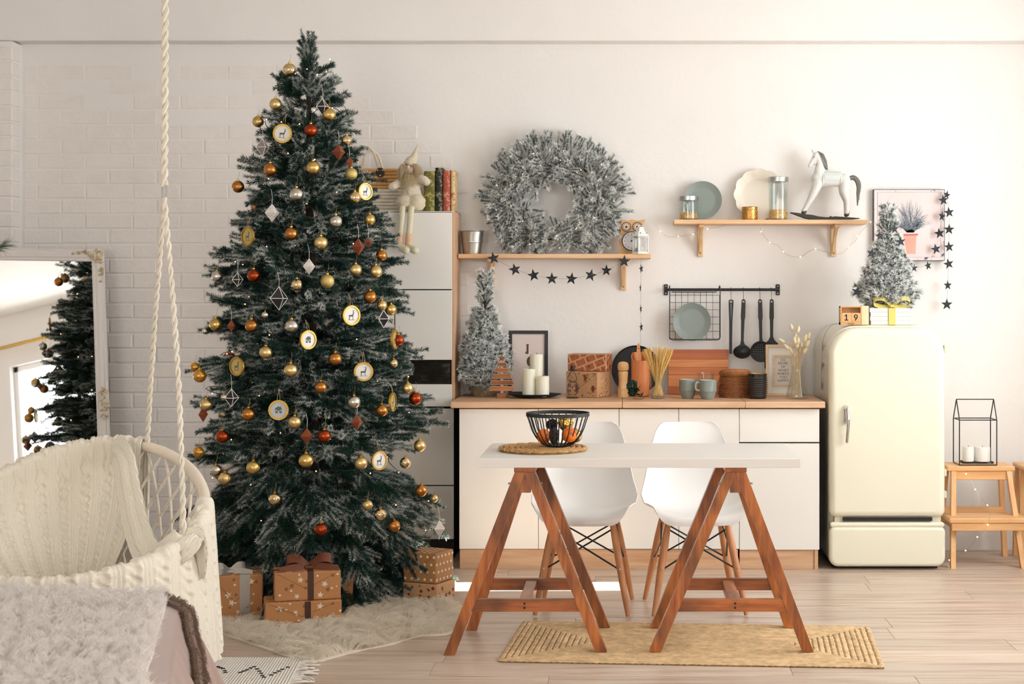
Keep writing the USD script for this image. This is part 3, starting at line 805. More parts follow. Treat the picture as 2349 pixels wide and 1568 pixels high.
def quat_to(d, roll):
    """rotation taking +z to d with a roll about it; arrays"""
    d = np.asarray(d, float); d = d / (np.linalg.norm(d, axis=1, keepdims=True) + 1e-12)
    up = np.where(np.abs(d[:, 2:]) < 0.95, [[0, 0, 1.0]], [[1.0, 0, 0]])
    x = np.cross(up, d); x /= np.linalg.norm(x, axis=1, keepdims=True)
    y = np.cross(d, x)
    c, s = np.cos(roll)[:, None], np.sin(roll)[:, None]
    X, Y = c * x + s * y, -s * x + c * y
    m = np.stack([X, Y, d], -1)
    from scipy.spatial.transform import Rotation
    q = Rotation.from_matrix(m).as_quat()
    return q[:, [3, 0, 1, 2]]

# ================================================================ the big tree
YT = 6.78
TREE_Z = np.array([0.05, .225, .40, .615, .907, 1.18, 1.49, 1.785, 2.0, 2.195, 2.37, 2.46, 2.52])
TREE_R = np.array([.56, .625, .615, .60, .55, .49, .415, .335, .255, .21, .14, .05, .02])
def tree_R(z): return np.interp(z, TREE_Z, TREE_R)
def trunk_x(z): return -1.392 - 0.026 * (z / 2.5)
tree = thing("christmas_tree", "tall dark green artificial fir tree with frosted tips hung with baubles", "Christmas tree", (trunk_x(0), YT, 0))
part(tree, "trunk", tube([(trunk_x(0), YT, 0.03), (trunk_x(1.2), YT, 1.2), (trunk_x(2.4), YT, 2.42)], [.035, .025, .008], 10), m_bark)
for k in range(4):
    a = math.radians(45 + 90 * k); part(tree, "stand_foot", tube([(trunk_x(0), YT, .07), (trunk_x(0) + .28 * math.cos(a), YT + .28 * math.sin(a), .012)], .011, 6), m_blackmatte)
tw_pos, tw_dir, tw_scale = [], [], []
def put_twig(p, d, s): tw_pos.append(p); tw_dir.append(d); tw_scale.append(s)
R_ = np.random.RandomState(5)
z = 0.16
az0 = 0.0
while z < 2.40:
    h = (z - .16) / 2.24
    Rz = tree_R(z)
    nbr = int(round(5 + 10 * Rz / .62)) if z < 2.2 else 6
    az0 += 0.7
    for k in range(nbr):
        az = az0 + 2 * PI * k / nbr + R_.uniform(-.2, .2)
        zz = z + R_.uniform(-.06, .06)
        Lr = tree_R(zz) * R_.uniform(.76, 1.08)
        if h < .22: rise, droop = R_.uniform(.0, .12), R_.uniform(.16, .36) * min(1, zz / .25)
        elif h < .75: rise, droop = R_.uniform(.10, .20), R_.uniform(.06, .16)
        else: rise, droop = Lr * R_.uniform(.3, .7), Lr * R_.uniform(0, .25)
        if zz - droop + rise < .05: droop = zz + rise - .05
        hd = np.array([math.cos(az), math.sin(az), 0])
        sd = np.array([-math.sin(az), math.cos(az), 0])
        wob = R_.uniform(-.12, .12)
        def pt(t):
            return np.array([trunk_x(zz), YT, zz - .05]) + hd * Lr * t + np.array([0, 0, rise * t - droop * t ** 2.2]) + sd * wob * Lr * t * t
        n_seg = max(3, int(Lr / .055))
        for i in range(n_seg):
            t = 1 - .10 / max(Lr, .12) - (i / n_seg) * (0.85 - .10 / max(Lr, .12))
            t = max(t, .08)
            p = pt(t); fw = pt(min(t + .05, 1.05)) - p; fw /= np.linalg.norm(fw)
            put_twig(p, fw + R_.normal(size=3) * .06, R_.uniform(.9, 1.1))
            if i == 0 and R_.rand() < .5: continue
            span = math.sin(min(1, (i + .6) / n_seg * 1.5) * PI * .55)
            for s in (-1, 1):
                out = R_.uniform(.55, 1.0)
                d = fw + s * sd * out + np.array([0, 0, R_.uniform(-.35, .25) - (.25 if h < .22 else 0)])
                sc = .75 + .5 * span * min(1, Lr / .35)
                put_twig(p, d, sc * R_.uniform(.85, 1.1))
                if span > .6 and Lr > .3 and R_.rand() < .75:
                    d = d / np.linalg.norm(d)
                    put_twig(p + d * .085 * sc, d * .8 + fw * .5 + R_.normal(size=3) * .15, .9 * R_.uniform(.85, 1.1))
    z += .075 if h < .8 else .065
for q in np.arange(2.30, 2.44, .03):
    for k in range(4):
        a = R_.uniform(0, 2 * PI); put_twig(np.array([trunk_x(q), YT, q]), [math.cos(a) * .8, math.sin(a) * .8, 1.0], .75)
for k in range(26):
    q = 2.27 + .19 * k / 26; a = k * 2.4; put_twig(np.array([trunk_x(q) + .006 * math.cos(a), YT + .006 * math.sin(a), q]), [.32 * math.cos(a), .32 * math.sin(a), 1.0], .85)
for k in range(260):
    zz = R_.uniform(.15, 2.1); a = R_.uniform(0, 2 * PI); rr = tree_R(zz) * R_.uniform(.1, .5)
    put_twig(np.array([trunk_x(zz) + rr * math.cos(a), YT + rr * math.sin(a), zz]), [math.cos(a), math.sin(a), R_.uniform(-.3, .3)], 1.2)
tw_pos, tw_dir, tw_scale = np.array(tw_pos), np.array(tw_dir, float), np.array(tw_scale)
keep = tw_pos[:, 2] > .06
tw_pos, tw_dir, tw_scale = tw_pos[keep], tw_dir[keep], tw_scale[keep]
SPRIGS = [twig(.098, 165, .0225, .0020, 62, s, .85) for s in range(4)]
instancer(tree, "foliage", SPRIGS, R_.randint(0, 4, len(tw_pos)), tw_pos, quat_to(tw_dir, R_.uniform(0, 6.28, len(tw_pos))), tw_scale)

# ================================================================ what hangs on it
def on_tree(px, py, out=1.0):
    d = 6.3
    for _ in range(6):
        p = P(px, py, d)
        R = tree_R(p[2]) * out
        dx = p[0] - trunk_x(p[2])
        d = YT - math.sqrt(max(R * R - dx * dx, (.12 * R) ** 2))
    return P(px, py, d)
metal = lambda n, c, r, **k: M(n, c, r, 1.0, **k)
FIN = {"g": ("matte pale gold", metal("bauble_gold", "d8bd84", .33)), "b": ("satin bronze", metal("bauble_bronze", "b47b40", .3)), "r": ("copper red", metal("bauble_copper", "9c4322", .28)),
       "s": ("silver champagne", metal("bauble_silver", "cbc5b8", .25, var=(40, .12))), "y": ("amber glass", M("bauble_amber", "c58a1e", .12, .55, coat_weight=1.0, var=(60, .4))),
       "m": ("mirror gold", metal("bauble_mirror", "d9c195", .07)), "l": ("ribbed gold", metal("bauble_ribbed", "cdae6b", .3)), "k": ("glittery gold", metal("bauble_glitter", "cdb877", .5, bump=(260, .002)))}
m_cap = metal("bauble_cap", "c8a04a", .3); m_string = M("gold_string", "b08a48", .6)
def bauble(fin, loc, label, r, group):
    t = thing("bauble", label, "bauble", loc, group=group)
    a = np.linspace(-PI / 2, PI / 2 - .16, 22)
    rr = r * np.cos(a)
    if fin == "l": rr = rr * (1 + .012 * np.sin(a * 26))
    prof = [(max(x, 1e-5), y) for x, y in zip(rr, r * np.sin(a))]
    part(t, "ball", lathe(prof, 32), FIN[fin][1], world=False, smooth=60)
    cp = part(t, "cap", lathe([(r * .2, r * .93), (r * .22, r * 1.0), (r * .22, r * 1.15), (r * .1, r * 1.2), (0, r * 1.2)], 12), m_cap, world=False)
    part(cp, "hanger", cat(tube([(r * .1 * math.cos(q), 0, r * 1.28 + r * .12 * math.sin(q)) for q in np.linspace(0, 2 * PI, 11)[:-1]], r * .025, 5, closed=True), tube([(0, 0, r * 1.38), (.004, .006, r * 1.9), (-.002, .03, r * 2.5)], .0007, 4)), m_string, world=False)
    return t
MED = [(648, 306, 22, 0, "w", "elk medallion near the tree top", 8), (568, 542, 22, -38, "g", "gold-faced deer medallion", 0), (838, 439, 20, 48, "w", "white hare medallion beside the basket bag", 0),
       (806, 723, 23, 42, "w", "narrow-looking animal medallion below the two pale gold baubles", 0), (707, 779, 22, 48, "w", "turned lighthouse medallion in the middle of the tree", 0),
       (543, 840, 22, -32, "g", "greenish gold medallion", 0), (834, 852, 22, 12, "w", "standing deer medallion", 0), (639, 940, 23, 5, "s", "grey house medallion", 0), (870, 1056, 22, 46, "w", "white stag medallion low on the tree", 0),
       (906, 778, 22, 78, "g", "edge-on medallion next to the copper red bauble", 0), (901, 922, 22, 80, "g", "edge-on medallion hung on a long cord", 0)]
m_rim = metal("medallion_rim", "c09a48", .5); m_facew = M("medallion_white", "e9e4da", .55); m_faceg = M("medallion_gold", "c4ad6a", .5, .3); m_faces = M("medallion_grey", "b9bcb8", .5)
m_ink = M("engraving_ink", "5b6266", .7); m_twine = M("twine", "b39a72", .85)
def deer(w):
    """a plain standing deer with antlers"""
    body = Polygon([(-.5, .05), (-.42, .22), (-.1, .2), (.18, .26), (.3, .5), (.28, .62), (.5, .6), (.52, .5), (.42, .4), (.36, .1), (.3, -.02), (.3, -.6), (.22, -.6), (.2, -.08), (-.28, -.06), (-.3, -.6), (-.38, -.6), (-.42, -.1)])
    an = LineString([(.34, .6), (.3, .78), (.2, .92)]).buffer(.03).union(LineString([(.38, .62), (.46, .8), (.56, .9)]).buffer(.03)).union(LineString([(.3, .78), (.38, .92)]).buffer(.025)).union(LineString([(-.6, -.6), (.6, -.6)]).buffer(.03))
    return affinity.scale(affinity.translate(body.union(an).buffer(0), 0, -.12), w, w, origin=(0, 0))
def house(w):
    g = sbox(-.5, -.5, .5, .2).union(Polygon([(-.62, .2), (0, .62), (.62, .2)])).difference(sbox(-.12, -.5, .12, -.1)).difference(sbox(-.4, -.2, -.22, .05)).difference(sbox(.22, -.2, .4, .05)).union(sbox(.3, .3, .42, .6))
    return affinity.scale(g, w, w, origin=(0, 0))
land = []
for k, (px, py, rp, turn, face, name, tilt) in enumerate(MED):
    c = on_tree(px, py, 1.04)
    r = rp / (F / c[1])
    t = thing("medallion", ("round gold-rimmed " + name) if "medallion" in name else name, "ornament", c, rz=turn, group="round medallions on the tree", ry=tilt)
    R = lambda m: (lambda q: (np.stack([q[0][:, 0], q[0][:, 2], q[0][:, 1]], 1), q[1][:, ::-1]))(vf(m))
    part(t, "rim", R(lathe([(r * .82, -.004), (r, -.004), (r * 1.01, 0), (r, .005), (r * .86, .005), (r * .82, .003)], 40)), m_rim, world=False)
    fc = part(t, "face", R(lathe([(0, -.0005), (r * .84, -.0005), (r * .84, .003), (0, .003)], 36)), {"w": m_facew, "g": m_faceg, "s": m_faces}[face], world=False, smooth=20)
    part(fc, "print", slab((house if "house" in name or "light" in name else deer)(r * .62), .0004, -.0012), m_ink, world=False, smooth=False)
    part(t, "cord", cat(tube([(-.006, 0, r * .98), (-.004, .004, r * 1.5), (0, .02, r * 2.1)], .0009, 4), tube([(.006, 0, r * .98), (.004, .004, r * 1.5), (0, .02, r * 2.1)], .0009, 4)), m_twine, world=False)
    land.append((px, py, "the " + name))
DIA = [(777, 349, 17, "c", "copper brown octahedron beside the basket bag handle"), (802, 372, 12, "c", "small copper brown octahedron half hidden under a branch"), (822, 566, 18, "c", "copper brown octahedron pointing down above two pale gold baubles"),
       (845, 556, 11, "c", "small copper brown octahedron under the doll's legs"), (531, 747, 13, "c", "copper brown octahedron behind the branch next to the bronze bauble"), (704, 1000, 17, "c", "copper brown octahedron beside a copper red bauble"),
       (819, 968, 16, "c", "dark copper octahedron under the silver champagne bauble"), (466, 950, 16, "c", "dark copper octahedron under the pale gold bauble at the tree's edge"),
       (740, 245, 17, "k", "black octahedron with white edges near the tree top"), (640, 684, 24, "k", "large black octahedron with white edges"), (880, 731, 18, "k", "black octahedron with white edges in front of the cabinet"),
       (545, 641, 14, "k", "black octahedron with white edges half sunk in the branches"), (531, 912, 18, "k", "thin black octahedron with white edges beside the tiny silver bauble"),
       (624, 488, 19, "w", "white dotted diamond hung in the upper tree"), (709, 611, 17, "w", "white dotted diamond in the middle of the tree"), (602, 338, 18, "p", "grey striped octahedron near the elk medallion"), (1008, 1212, 18, "v", "white paper octahedron at the tree's lower edge")]
m_oc = M("octahedron_copper", "8d4a30", .42, .35); m_ob = M("octahedron_black", "25262a", .5); m_ow = M("octahedron_white", "e6ded8", .6); m_op = M("octahedron_grey", "8c8480", .5); m_edge = M("white_edge", "e9e5df", .6)
for px, py, rp, kind, name in DIA:
    c = on_tree(px, py, 1.0)
    r = rp / (F / c[1])
    t = thing("diamond_ornament", name, "ornament", c, rz=rnd.uniform(20, 70), group="faceted paper diamonds on the tree")
    a, h = r * .92, r * 1.12
    vs = np.array([(a, 0, 0), (0, a, 0), (-a, 0, 0), (0, -a, 0), (0, 0, h), (0, 0, -h)])
    fs = np.array([(0, 1, 4), (1, 2, 4), (2, 3, 4), (3, 0, 4), (1, 0, 5), (2, 1, 5), (3, 2, 5), (0, 3, 5)])
    part(t, "facets", (vs, fs), {"c": m_oc, "k": m_ob, "w": m_ow, "p": m_op, "v": m_ow}[kind], world=False, smooth=False)
    if kind in "kp":
        part(t, "edge", cat(*[tube([vs[i], vs[j]], .0016, 5) for i, j in ((0, 1), (1, 2), (2, 3), (3, 0), (0, 4), (1, 4), (2, 4), (3, 4), (0, 5), (1, 5), (2, 5), (3, 5))]), m_edge, world=False)
    if kind == "w":
        dots = MB()
        for f3 in fs:
            for _ in range(5):
                w = nrs.dirichlet((2, 2, 2)); p = (vs[f3] * w[:, None]).sum(0); dots.add(sphere(p, .0012, 1))
        part(t, "dot_print", dots, m_ink, world=False, kind="stuff")
    part(t, "cord", tube([(0, 0, h), (.003, .004, h + .03), (0, .012, h + .06)], .0008, 4), m_edge, world=False)
    land.append((px, py, "the " + name))
BAU = [(664, 160, 15, "m"), (632, 239, 14, "g"), (592, 279, 13, "l"), (755, 263, 15, "l"), (713, 299, 15, "r"), (795, 322, 12, "m"), (620, 389, 15, "b"), (718, 385, 16, "l"), (546, 428, 14, "b"), (680, 446, 16, "s"),
       (806, 399, 14, "k"), (814, 453, 14, "m"), (770, 508, 15, "s"), (848, 504, 13, "l"), (668, 536, 15, "b"), (736, 557, 16, "g"), (875, 586, 13, "b"), (816, 619, 14, "g"), (862, 623, 15, "g"), (498, 634, 13, "s"),
       (582, 632, 15, "r"), (681, 653, 14, "m"), (751, 645, 16, "k"), (849, 681, 15, "b"), (876, 700, 12, "g"), (897, 710, 13, "l"), (495, 744, 15, "l"), (577, 747, 15, "b"), (669, 748, 16, "s"), (608, 722, 8, "s"),
       (470, 759, 7, "s"), (610, 808, 15, "g"), (769, 823, 15, "b"), (667, 849, 16, "g"), (736, 888, 14, "b"), (458, 862, 15, "y"), (447, 842, 11, "y"), (914, 780, 13, "r"), (903, 833, 10, "m"), (935, 890, 13, "g"),
       (953, 914, 15, "r"), (473, 928, 14, "g"), (515, 911, 8, "s"), (570, 950, 15, "b"), (812, 922, 15, "s"), (876, 941, 14, "b"), (676, 968, 15, "g"), (510, 1001, 15, "r"), (744, 1000, 15, "r"), (455, 1037, 13, "y"),
       (963, 1022, 14, "g"), (702, 1056, 17, "l"), (581, 1072, 16, "l"), (516, 1097, 15, "g"), (495, 1078, 13, "s"), (828, 1062, 15, "g"), (930, 1061, 13, "m"), (424, 1067, 13, "g"), (966, 1125, 14, "b"), (630, 1144, 14, "m"),
       (843, 1158, 12, "g"), (872, 1180, 14, "m"), (904, 1206, 14, "b"), (736, 1214, 15, "r"), (457, 1189, 11, "g"), (996, 1143, 9, "g")]
labels_used = set()
def near_label(px, py, head):
    for dist, x, y, name in sorted((math.hypot(px - x, py - y), x, y, n) for x, y, n in land):
        if len(name.split()) > 9: continue
        dx, dy = px - x, py - y
        v = "above" if dy < 0 else "below"; h = "left" if dx < 0 else "right"
        w = v if abs(dy) > 2.4 * abs(dx) else f"{h} of" if abs(dx) > 2.4 * abs(dy) else f"{v} and {h} of"
        s = f"{head} {w} {name}"
        if s not in labels_used and len(s.split()) <= 16:
            labels_used.add(s); return s
    raise ValueError
for px, py, rp, fin in BAU:
    c = on_tree(px, py, 1.03)
    head = ("tiny " if rp < 9 else "") + FIN[fin][0] + " bauble"
    bauble(fin, c, near_label(px, py, head), rp / (F / c[1]), FIN[fin][0] + " baubles on the tree")
# baubles on the side that only the mirror shows
MIRR = [(215, 1.75, "b"), (225, 1.5, "g"), (222, 1.3, "y"), (238, 1.62, "y"), (214, 1.22, "s"), (212, 1.05, "r"), (226, .95, "y"), (236, 1.1, "s"), (214, .78, "g"), (222, .7, "y"), (234, .82, "y"), (214, .5, "y"), (228, .42, "s"), (212, .38, "s")]
for k, (az, zz, fin) in enumerate(MIRR):
    a = math.radians(az); R = tree_R(zz) * 1.0
    c = np.array([trunk_x(zz) + R * math.cos(a), YT - R * math.sin(a), zz])
    c = np.array([trunk_x(zz) + R * math.cos(a), YT + R * abs(math.sin(a)), zz])
    same = [q[1] for q in MIRR if q[2] == fin]; same.sort(reverse=True); rk = ["highest", "second highest", "third highest", "fourth highest", "fifth highest", "lowest"][same.index(zz)]
    bauble(fin, c, f"{rk} {FIN[fin][0]} bauble of those only the mirror shows", .030, FIN[fin][0] + " baubles on the tree")
# fairy lights wound round the tree
m_bulb = glow("warm_bulb", "ffd58a", 14.0); m_wire = M("green_wire", "2b352c", .5); m_wiresil = M("silver_wire", "c9bfa8", .35, .8)
tl = thing("string_lights", "warm fairy lights on dark wire wound round the christmas tree", "string lights", (trunk_x(0), YT, 0.2))
tt_ = np.linspace(0, 1, 420)
zz = .22 + 2.15 * tt_; aa = tt_ * 2 * PI * 11
rr = tree_R(zz) * (.70 + .10 * np.sin(tt_ * 160) + .06 * np.sin(tt_ * 371))
wp = np.stack([trunk_x(zz) + rr * np.cos(aa), YT + rr * np.sin(aa), zz + .03 * np.sin(tt_ * 240)], 1)
part(tl, "wire", tube(wp, .0016, 4), m_wire)
part(tl, "bulb", cat(*[sphere(wp[i] + nrs.uniform(-.008, .008, 3), .0028, 1) for i in range(2, 420, 3)]), m_bulb, kind="stuff")

# ================================================================ presents under the tree
m_kraft = M("kraft_paper", "bf8654", .62, var=(3, .06), bump=(9, .0015)); m_kraft2 = M("kraft_dotted", "ac7a4a", .65, var=(3, .05), bump=(9, .0012)); m_redpaper = M("red_print_paper", "c69b70", .6, var=(4, .05))
m_starw = M("star_print_white", "ecdcc6", .55); m_starb = M("star_print_brown", "946233", .6); m_redink = M("red_ink", "7e2b20", .6); m_dark = M("dark_red_paper", "4a2620", .65, wear=("8a5a3c", 60, .6))
m_ribsil = M("silver_ribbon", "b9b3aa", .32, .5, bump=(60, .001)); m_ribbr = M("brown_ribbon", "45271a", .4); m_ribbr2 = M("rust_ribbon", "70391f", .4)
def local(m, c, rz): return T(m, c, rz=rz)
def gift(name, label, c, s, rz, paper, prints=(), seam=True):
    """box with centre of base c, size s; prints = [(kind, material, n, size range)] scattered over the faces that can be seen"""
    t = thing(name, label, "gift box", c)
    w, d, h = s
    part(t, "wrapping", T(rbox((0, 0, h / 2), (w, d, h), .006), c, rz=rz), paper)
    rr_ = np.random.RandomState(int(abs(c[0]) * 1000))
    for kind, mtl, n, (s0, s1) in prints:
        mb = MB()
        pts = []
        for face, (fw, fh) in enumerate(((w, h), (d, h), (w, d), (d, h))):
            for _ in range(int(n * fw * fh / .03) if n < 1e3 else 0):
                for _try in range(12):
                    x, y = rr_.uniform(-fw / 2 + s1, fw / 2 - s1), rr_.uniform(s1, fh - s1)
                    if all(f != face or math.hypot(x - a, y - b) > 1.9 * s1 for f, a, b in pts): break
                else: continue
                pts.append((face, x, y))
        for face, x, y in pts:
            sz = rr_.uniform(s0, s1)
            poly = star(sz, .45, 5, rr_.uniform(60, 120)) if kind == "star" else star(sz, .75, 7) if kind == "blob" else Polygon([(sz * math.cos(q), sz * math.sin(q)) for q in np.linspace(0, 2 * PI, 13)[:-1]])
            m = slab(Polygon(poly), .0006, -.0004)
            m = (m[0] + (x, 0, y), m[1])
            if face == 0: m = T(m, (0, -d / 2, 0))
            elif face == 1: m = T(T(m, (0, -w / 2, 0)), rz=-90)
            elif face == 3: m = T(T(m, (0, -w / 2, 0)), rz=90)
            else: m = T(T(m, (0, 0, -d / 2)), (0, 0, h), rx=-90)
            mb.add(m)
        if mb.v: part(t, kind + "_print", T(mb, c, rz=rz), mtl, smooth=False, kind="stuff")
    if seam:
        part(t, "paper_fold", T(cat(tube([(-w * .46, -d / 2 - .0005, h * .98), (-w * .02, -d / 2 - .0012, h * .42), (w * .4, -d / 2 - .0005, h * .9)], .0009, 4), tube([(-w / 2 - .0005, -d * .42, h * .95), (-w / 2 - .001, 0, h * .45), (-w / 2 - .0005, d * .42, h * .95)], .0009, 4)), c, rz=rz), m_starb)
    return t
STARS = [("star", m_starw, 5, (.010, .016)), ("star", m_starb, 6, (.008, .013)), ("dot", m_starw, 7, (.0035, .005))]
def band(w, d, h, x, wd, e=.0012):
    """ribbon round a box across its depth at x"""
    y0, y1 = -d / 2 - e, d / 2 + e
    pts = [(y0, 0), (y0, h + e), (y1, h + e), (y1, 0)]
    poly = LineString(pts).buffer(.0009, cap_style=2, join_style=2)
    return sidep(poly, x - wd / 2, x + wd / 2)
def band2(w, d, h, y, wd, e=.0012):
    v, f = band(d, w, h, y, wd, e)
    return np.stack([v[:, 1], v[:, 0], v[:, 2]], 1), f[:, ::-1]
def bow(c, r, wd, rz=0, tails=True):
    mb = MB()
    for s in (-1, 1):
        lp = np.array([(0, 0, .004), (s * r * .5, -.004, r * .5), (s * r * .98, 0, r * .48), (s * r * 1.02, .006, r * .2), (s * r * .5, .006, .004), (0, 0, .004)])
        q = catmull(lp, 6)
        o = np.array([0, wd * .3, wd * .4])
        v = np.vstack([q - o, q + o]); n = len(q)
        f = [[i, i + 1, n + i + 1] for i in range(n - 1)] + [[i, n + i + 1, n + i] for i in range(n - 1)]
        mb.add(thicken((v, np.array(f)), .0012))
        if tails:
            tl_ = catmull([(0, 0, .006), (s * r * .7, -wd * .9, .012), (s * r * 1.4, -wd * 1.4, .003)], 6)
            v = np.vstack([tl_ - o * .8, tl_ + o * .8]); n = len(tl_)
            f = [[i, i + 1, n + i + 1] for i in range(n - 1)] + [[i, n + i + 1, n + i] for i in range(n - 1)]
            mb.add(thicken((v, np.array(f)), .0012))
    mb.add(rbox((0, 0, .008), (wd * .8, wd * .9, .014), .004))
    return T(mb, c, rz=rz)
def thicken(m, th):
    v, f = vf(m)
    n = np.zeros_like(v); fn_ = np.cross(v[f[:, 1]] - v[f[:, 0]], v[f[:, 2]] - v[f[:, 0]])
    for k in range(3): np.add.at(n, f[:, k], fn_)
    n /= np.linalg.norm(n, axis=1, keepdims=True) + 1e-12
    e = np.sort(np.vstack([f[:, [0, 1]], f[:, [1, 2]], f[:, [2, 0]]]), 1)
    d_ = np.vstack([f[:, [0, 1]], f[:, [1, 2]], f[:, [2, 0]]])
    _, inv, cnt = np.unique(e, axis=0, return_inverse=True, return_counts=True)
    bd = d_[cnt[inv.ravel()] == 1]
    N = len(v)
    side = np.vstack([np.stack([bd[:, 0], bd[:, 1] + N, bd[:, 1]], 1), np.stack([bd[:, 0], bd[:, 0] + N, bd[:, 1] + N], 1)])
    return np.vstack([v + n * th / 2, v - n * th / 2]), np.vstack([f, f[:, ::-1] + N, side])
# silver-ribbon box
c1 = (P(539, 0, 6.30)[0], 6.32, 0); s1 = (.215, .215, .188)
g1 = gift("gift_box", "starred kraft gift box with a wide silver ribbon next to the knitted chair", c1, s1, 14, m_kraft, STARS)
part(g1, "ribbon", T(cat(band(*s1, .035, .042), band2(*s1, 0, .03)), c1, rz=14), m_ribsil, label="crinkled silver ribbon")
part(g1, "bow", bow((c1[0] - .01, c1[1] - .06, s1[2] + .001), .06, .032, 25), m_ribsil)
# the tied pair
c2 = (P(692, 0, 6.17)[0], 6.185, 0.0); s2 = (.305, .17, .102)
g2 = gift("gift_box", "long starred kraft gift box, the lower of the brown ribboned pair", c2, s2, 15, m_kraft, STARS)
c3 = (P(700, 0, 6.17)[0], 6.20, s2[2] + .001); s3 = (.265, .155, .115)
g3 = gift("gift_box", "starred kraft gift box with a brown bow, the upper of the ribboned pair", c3, s3, 15, m_kraft, STARS)
part(g3, "ribbon", T(cat(band(*s3, .012, .024), band2(s3[0], s3[1], s3[2], .0, .014)), c3, rz=15), m_ribbr)
part(g3, "bow", bow((c3[0] + .01, c3[1], c3[2] + s3[2] + .001), .085, .042, 12), m_ribbr2)
part(g2, "ribbon", T(bb((.005, -s2[1] / 2 - .0022, .0), (.029, -s2[1] / 2 - .0006, s2[2]), 0), c2, rz=15), m_ribbr)
c4 = (P(765, 0, 6.42)[0], 6.46, 0); gift("gift_box", "plain starred kraft gift box mostly hidden behind the ribboned pair", c4, (.16, .16, .155), 6, m_kraft, STARS[:2])
# dotted boxes
def dots_grid(t, c, s, rz, mtl):
    w, d, h = s; mb = MB(); r = .0062
    for face, fw in ((0, w), (1, d), (3, d)):
        nx, nz = int(fw / .028), int(h / .03)
        for i in range(nx):
            for j in range(nz):
                x, z_ = (i + .5) / nx * fw - fw / 2 + (.007 if j % 2 else -.007), (j + .5) / nz * h
                m = slab(Polygon([(r * math.cos(q), r * math.sin(q)) for q in np.linspace(0, 2 * PI, 11)[:-1]]), .0006, -.0004)
                m = (m[0] + (x, 0, z_), m[1])
                mb.add(T(m, (0, -d / 2, 0)) if face == 0 else T(T(m, (0, -w / 2, 0)), rz=-90 if face == 1 else 90))
    for i in range(int(w / .028)):
        for j in range(int(d / .028)):
            m = slab(Polygon([(r * math.cos(q), r * math.sin(q)) for q in np.linspace(0, 2 * PI, 11)[:-1]]), .0006, -.0004)
            mb.add(T(m, ((i + .5) * .028 - w / 2, (j + .5) * .028 - d / 2, h), rx=-90))
    part(t, "dot_print", T(mb, c, rz=rz), mtl, smooth=False, kind="stuff")
c5 = (P(983, 0, 6.62)[0], 6.64, 0); s5 = (.175, .155, .088)
g5 = gift("gift_box", "flat gift box in red printed paper under the dotted box", c5, s5, -24, m_redpaper, [("blob", m_redink, 16, (.006, .011)), ("star", m_starb, 6, (.006, .009))], False)
c6 = (c5[0] - .003, c5[1] + .005, s5[2] + .001); s6 = (.165, .15, .132)
g6 = gift("gift_box", "brown gift box with white dots on top of the red printed box", c6, s6, -24, m_kraft2, (), True); dots_grid(g6, c6, s6, -24, m_starw)
c7 = (P(893, 0, 6.85)[0], 6.86, .131); g7 = gift("gift_box", "dotted brown gift box deep in shade under the branches", c7, (.14, .14, .13), 20, m_kraft2); dots_grid(g7, c7, (.14, .14, .13), 20, m_starw)
c8 = (P(880, 0, 6.85)[0], 6.85, 0); gift("gift_box", "dark red gift box at the back beneath the shaded dotted one", c8, (.2, .16, .13), 8, m_dark, (), False)

# ================================================================ rugs
m_furskin = M("sheepskin_back", "efe6d6", .9)
def fur_mat(name, c, c2):
    return mat(name, {"hi": ("hair_info", {}), "oi": ("object_info", {}), "g": ("mix_color", {"a": lin(c), "b": lin(c2)}), "d": ("diffuse_bsdf", {}), "t": ("translucent_bsdf", {}), "m": ("mix_closure", {"fac": 0.45})},
               [("hi.intercept", "g.fac"), ("g.result", "d.color"), ("g.result", "t.color"), ("d.BSDF", "m.closure1"), ("t.BSDF", "m.closure2")], surface="m.closure")
m_fur = fur_mat("sheepskin_fur", "f8f1e4", "fffcf5")
def inside(poly, n, seed):
    r = np.random.RandomState(seed); x0, y0, x1, y1 = poly.bounds
    import shapely
    out = np.zeros((0, 2))
    while len(out) < n:
        q = np.stack([r.uniform(x0, x1, n), r.uniform(y0, y1, n)], 1)
        out = np.vstack([out, q[shapely.contains_xy(poly, q[:, 0], q[:, 1])]])
    return out[:n]
fur_px = [(494, 1441), (560, 1431), (640, 1447), (700, 1440), (770, 1425), (795, 1404), (850, 1392), (935, 1386), (1010, 1385), (1044, 1396), (1046, 1425), (1034, 1452), (1000, 1458), (960, 1460), (900, 1478), (830, 1492), (760, 1510), (725, 1519), (690, 1517), (640, 1500), (560, 1472), (512, 1456)]
fp = catmull([FL(*q)[:2] for q in fur_px], 5, True)
fpoly = Polygon(fp).buffer(0)
gr_ = thing("sheepskin_rug", "cream long-haired sheepskin rug on the floor before the presents", "rug", (fp[:, 0].mean(), fp[:, 1].mean(), 0.0))
part(gr_, "hide", prism(fpoly.buffer(.004), .006, (0, 0, .0005)), m_furskin)
rp_ = inside(fpoly.buffer(-.004), 17000, 3); cell_ = np.floor(rp_ / .026); cc_f = (cell_ + .5) * .026
cl = meshkit.noise(np.concatenate([cell_ * .37, 0 * rp_[:, :1]], 1), 3) * 2 * PI * 1.1
g_ = np.random.RandomState(4)
ln = (g_.uniform(.05, .085, len(rp_)) * (.7 + .6 * meshkit.noise(np.concatenate([cell_ * 2.3, 0 * rp_[:, :1]], 1), 9)))[:, None]
dr = np.stack([np.cos(cl + 3.6), np.sin(cl + 3.6)], 1) + g_.normal(size=rp_.shape) * .35
dr /= np.linalg.norm(dr, axis=1, keepdims=True)
st = np.zeros((len(rp_), 4, 3))
ZR_ = .22 + .55 * meshkit.noise(np.concatenate([cell_ * 5.1 + 7, 0 * rp_[:, :1]], 1), 21)
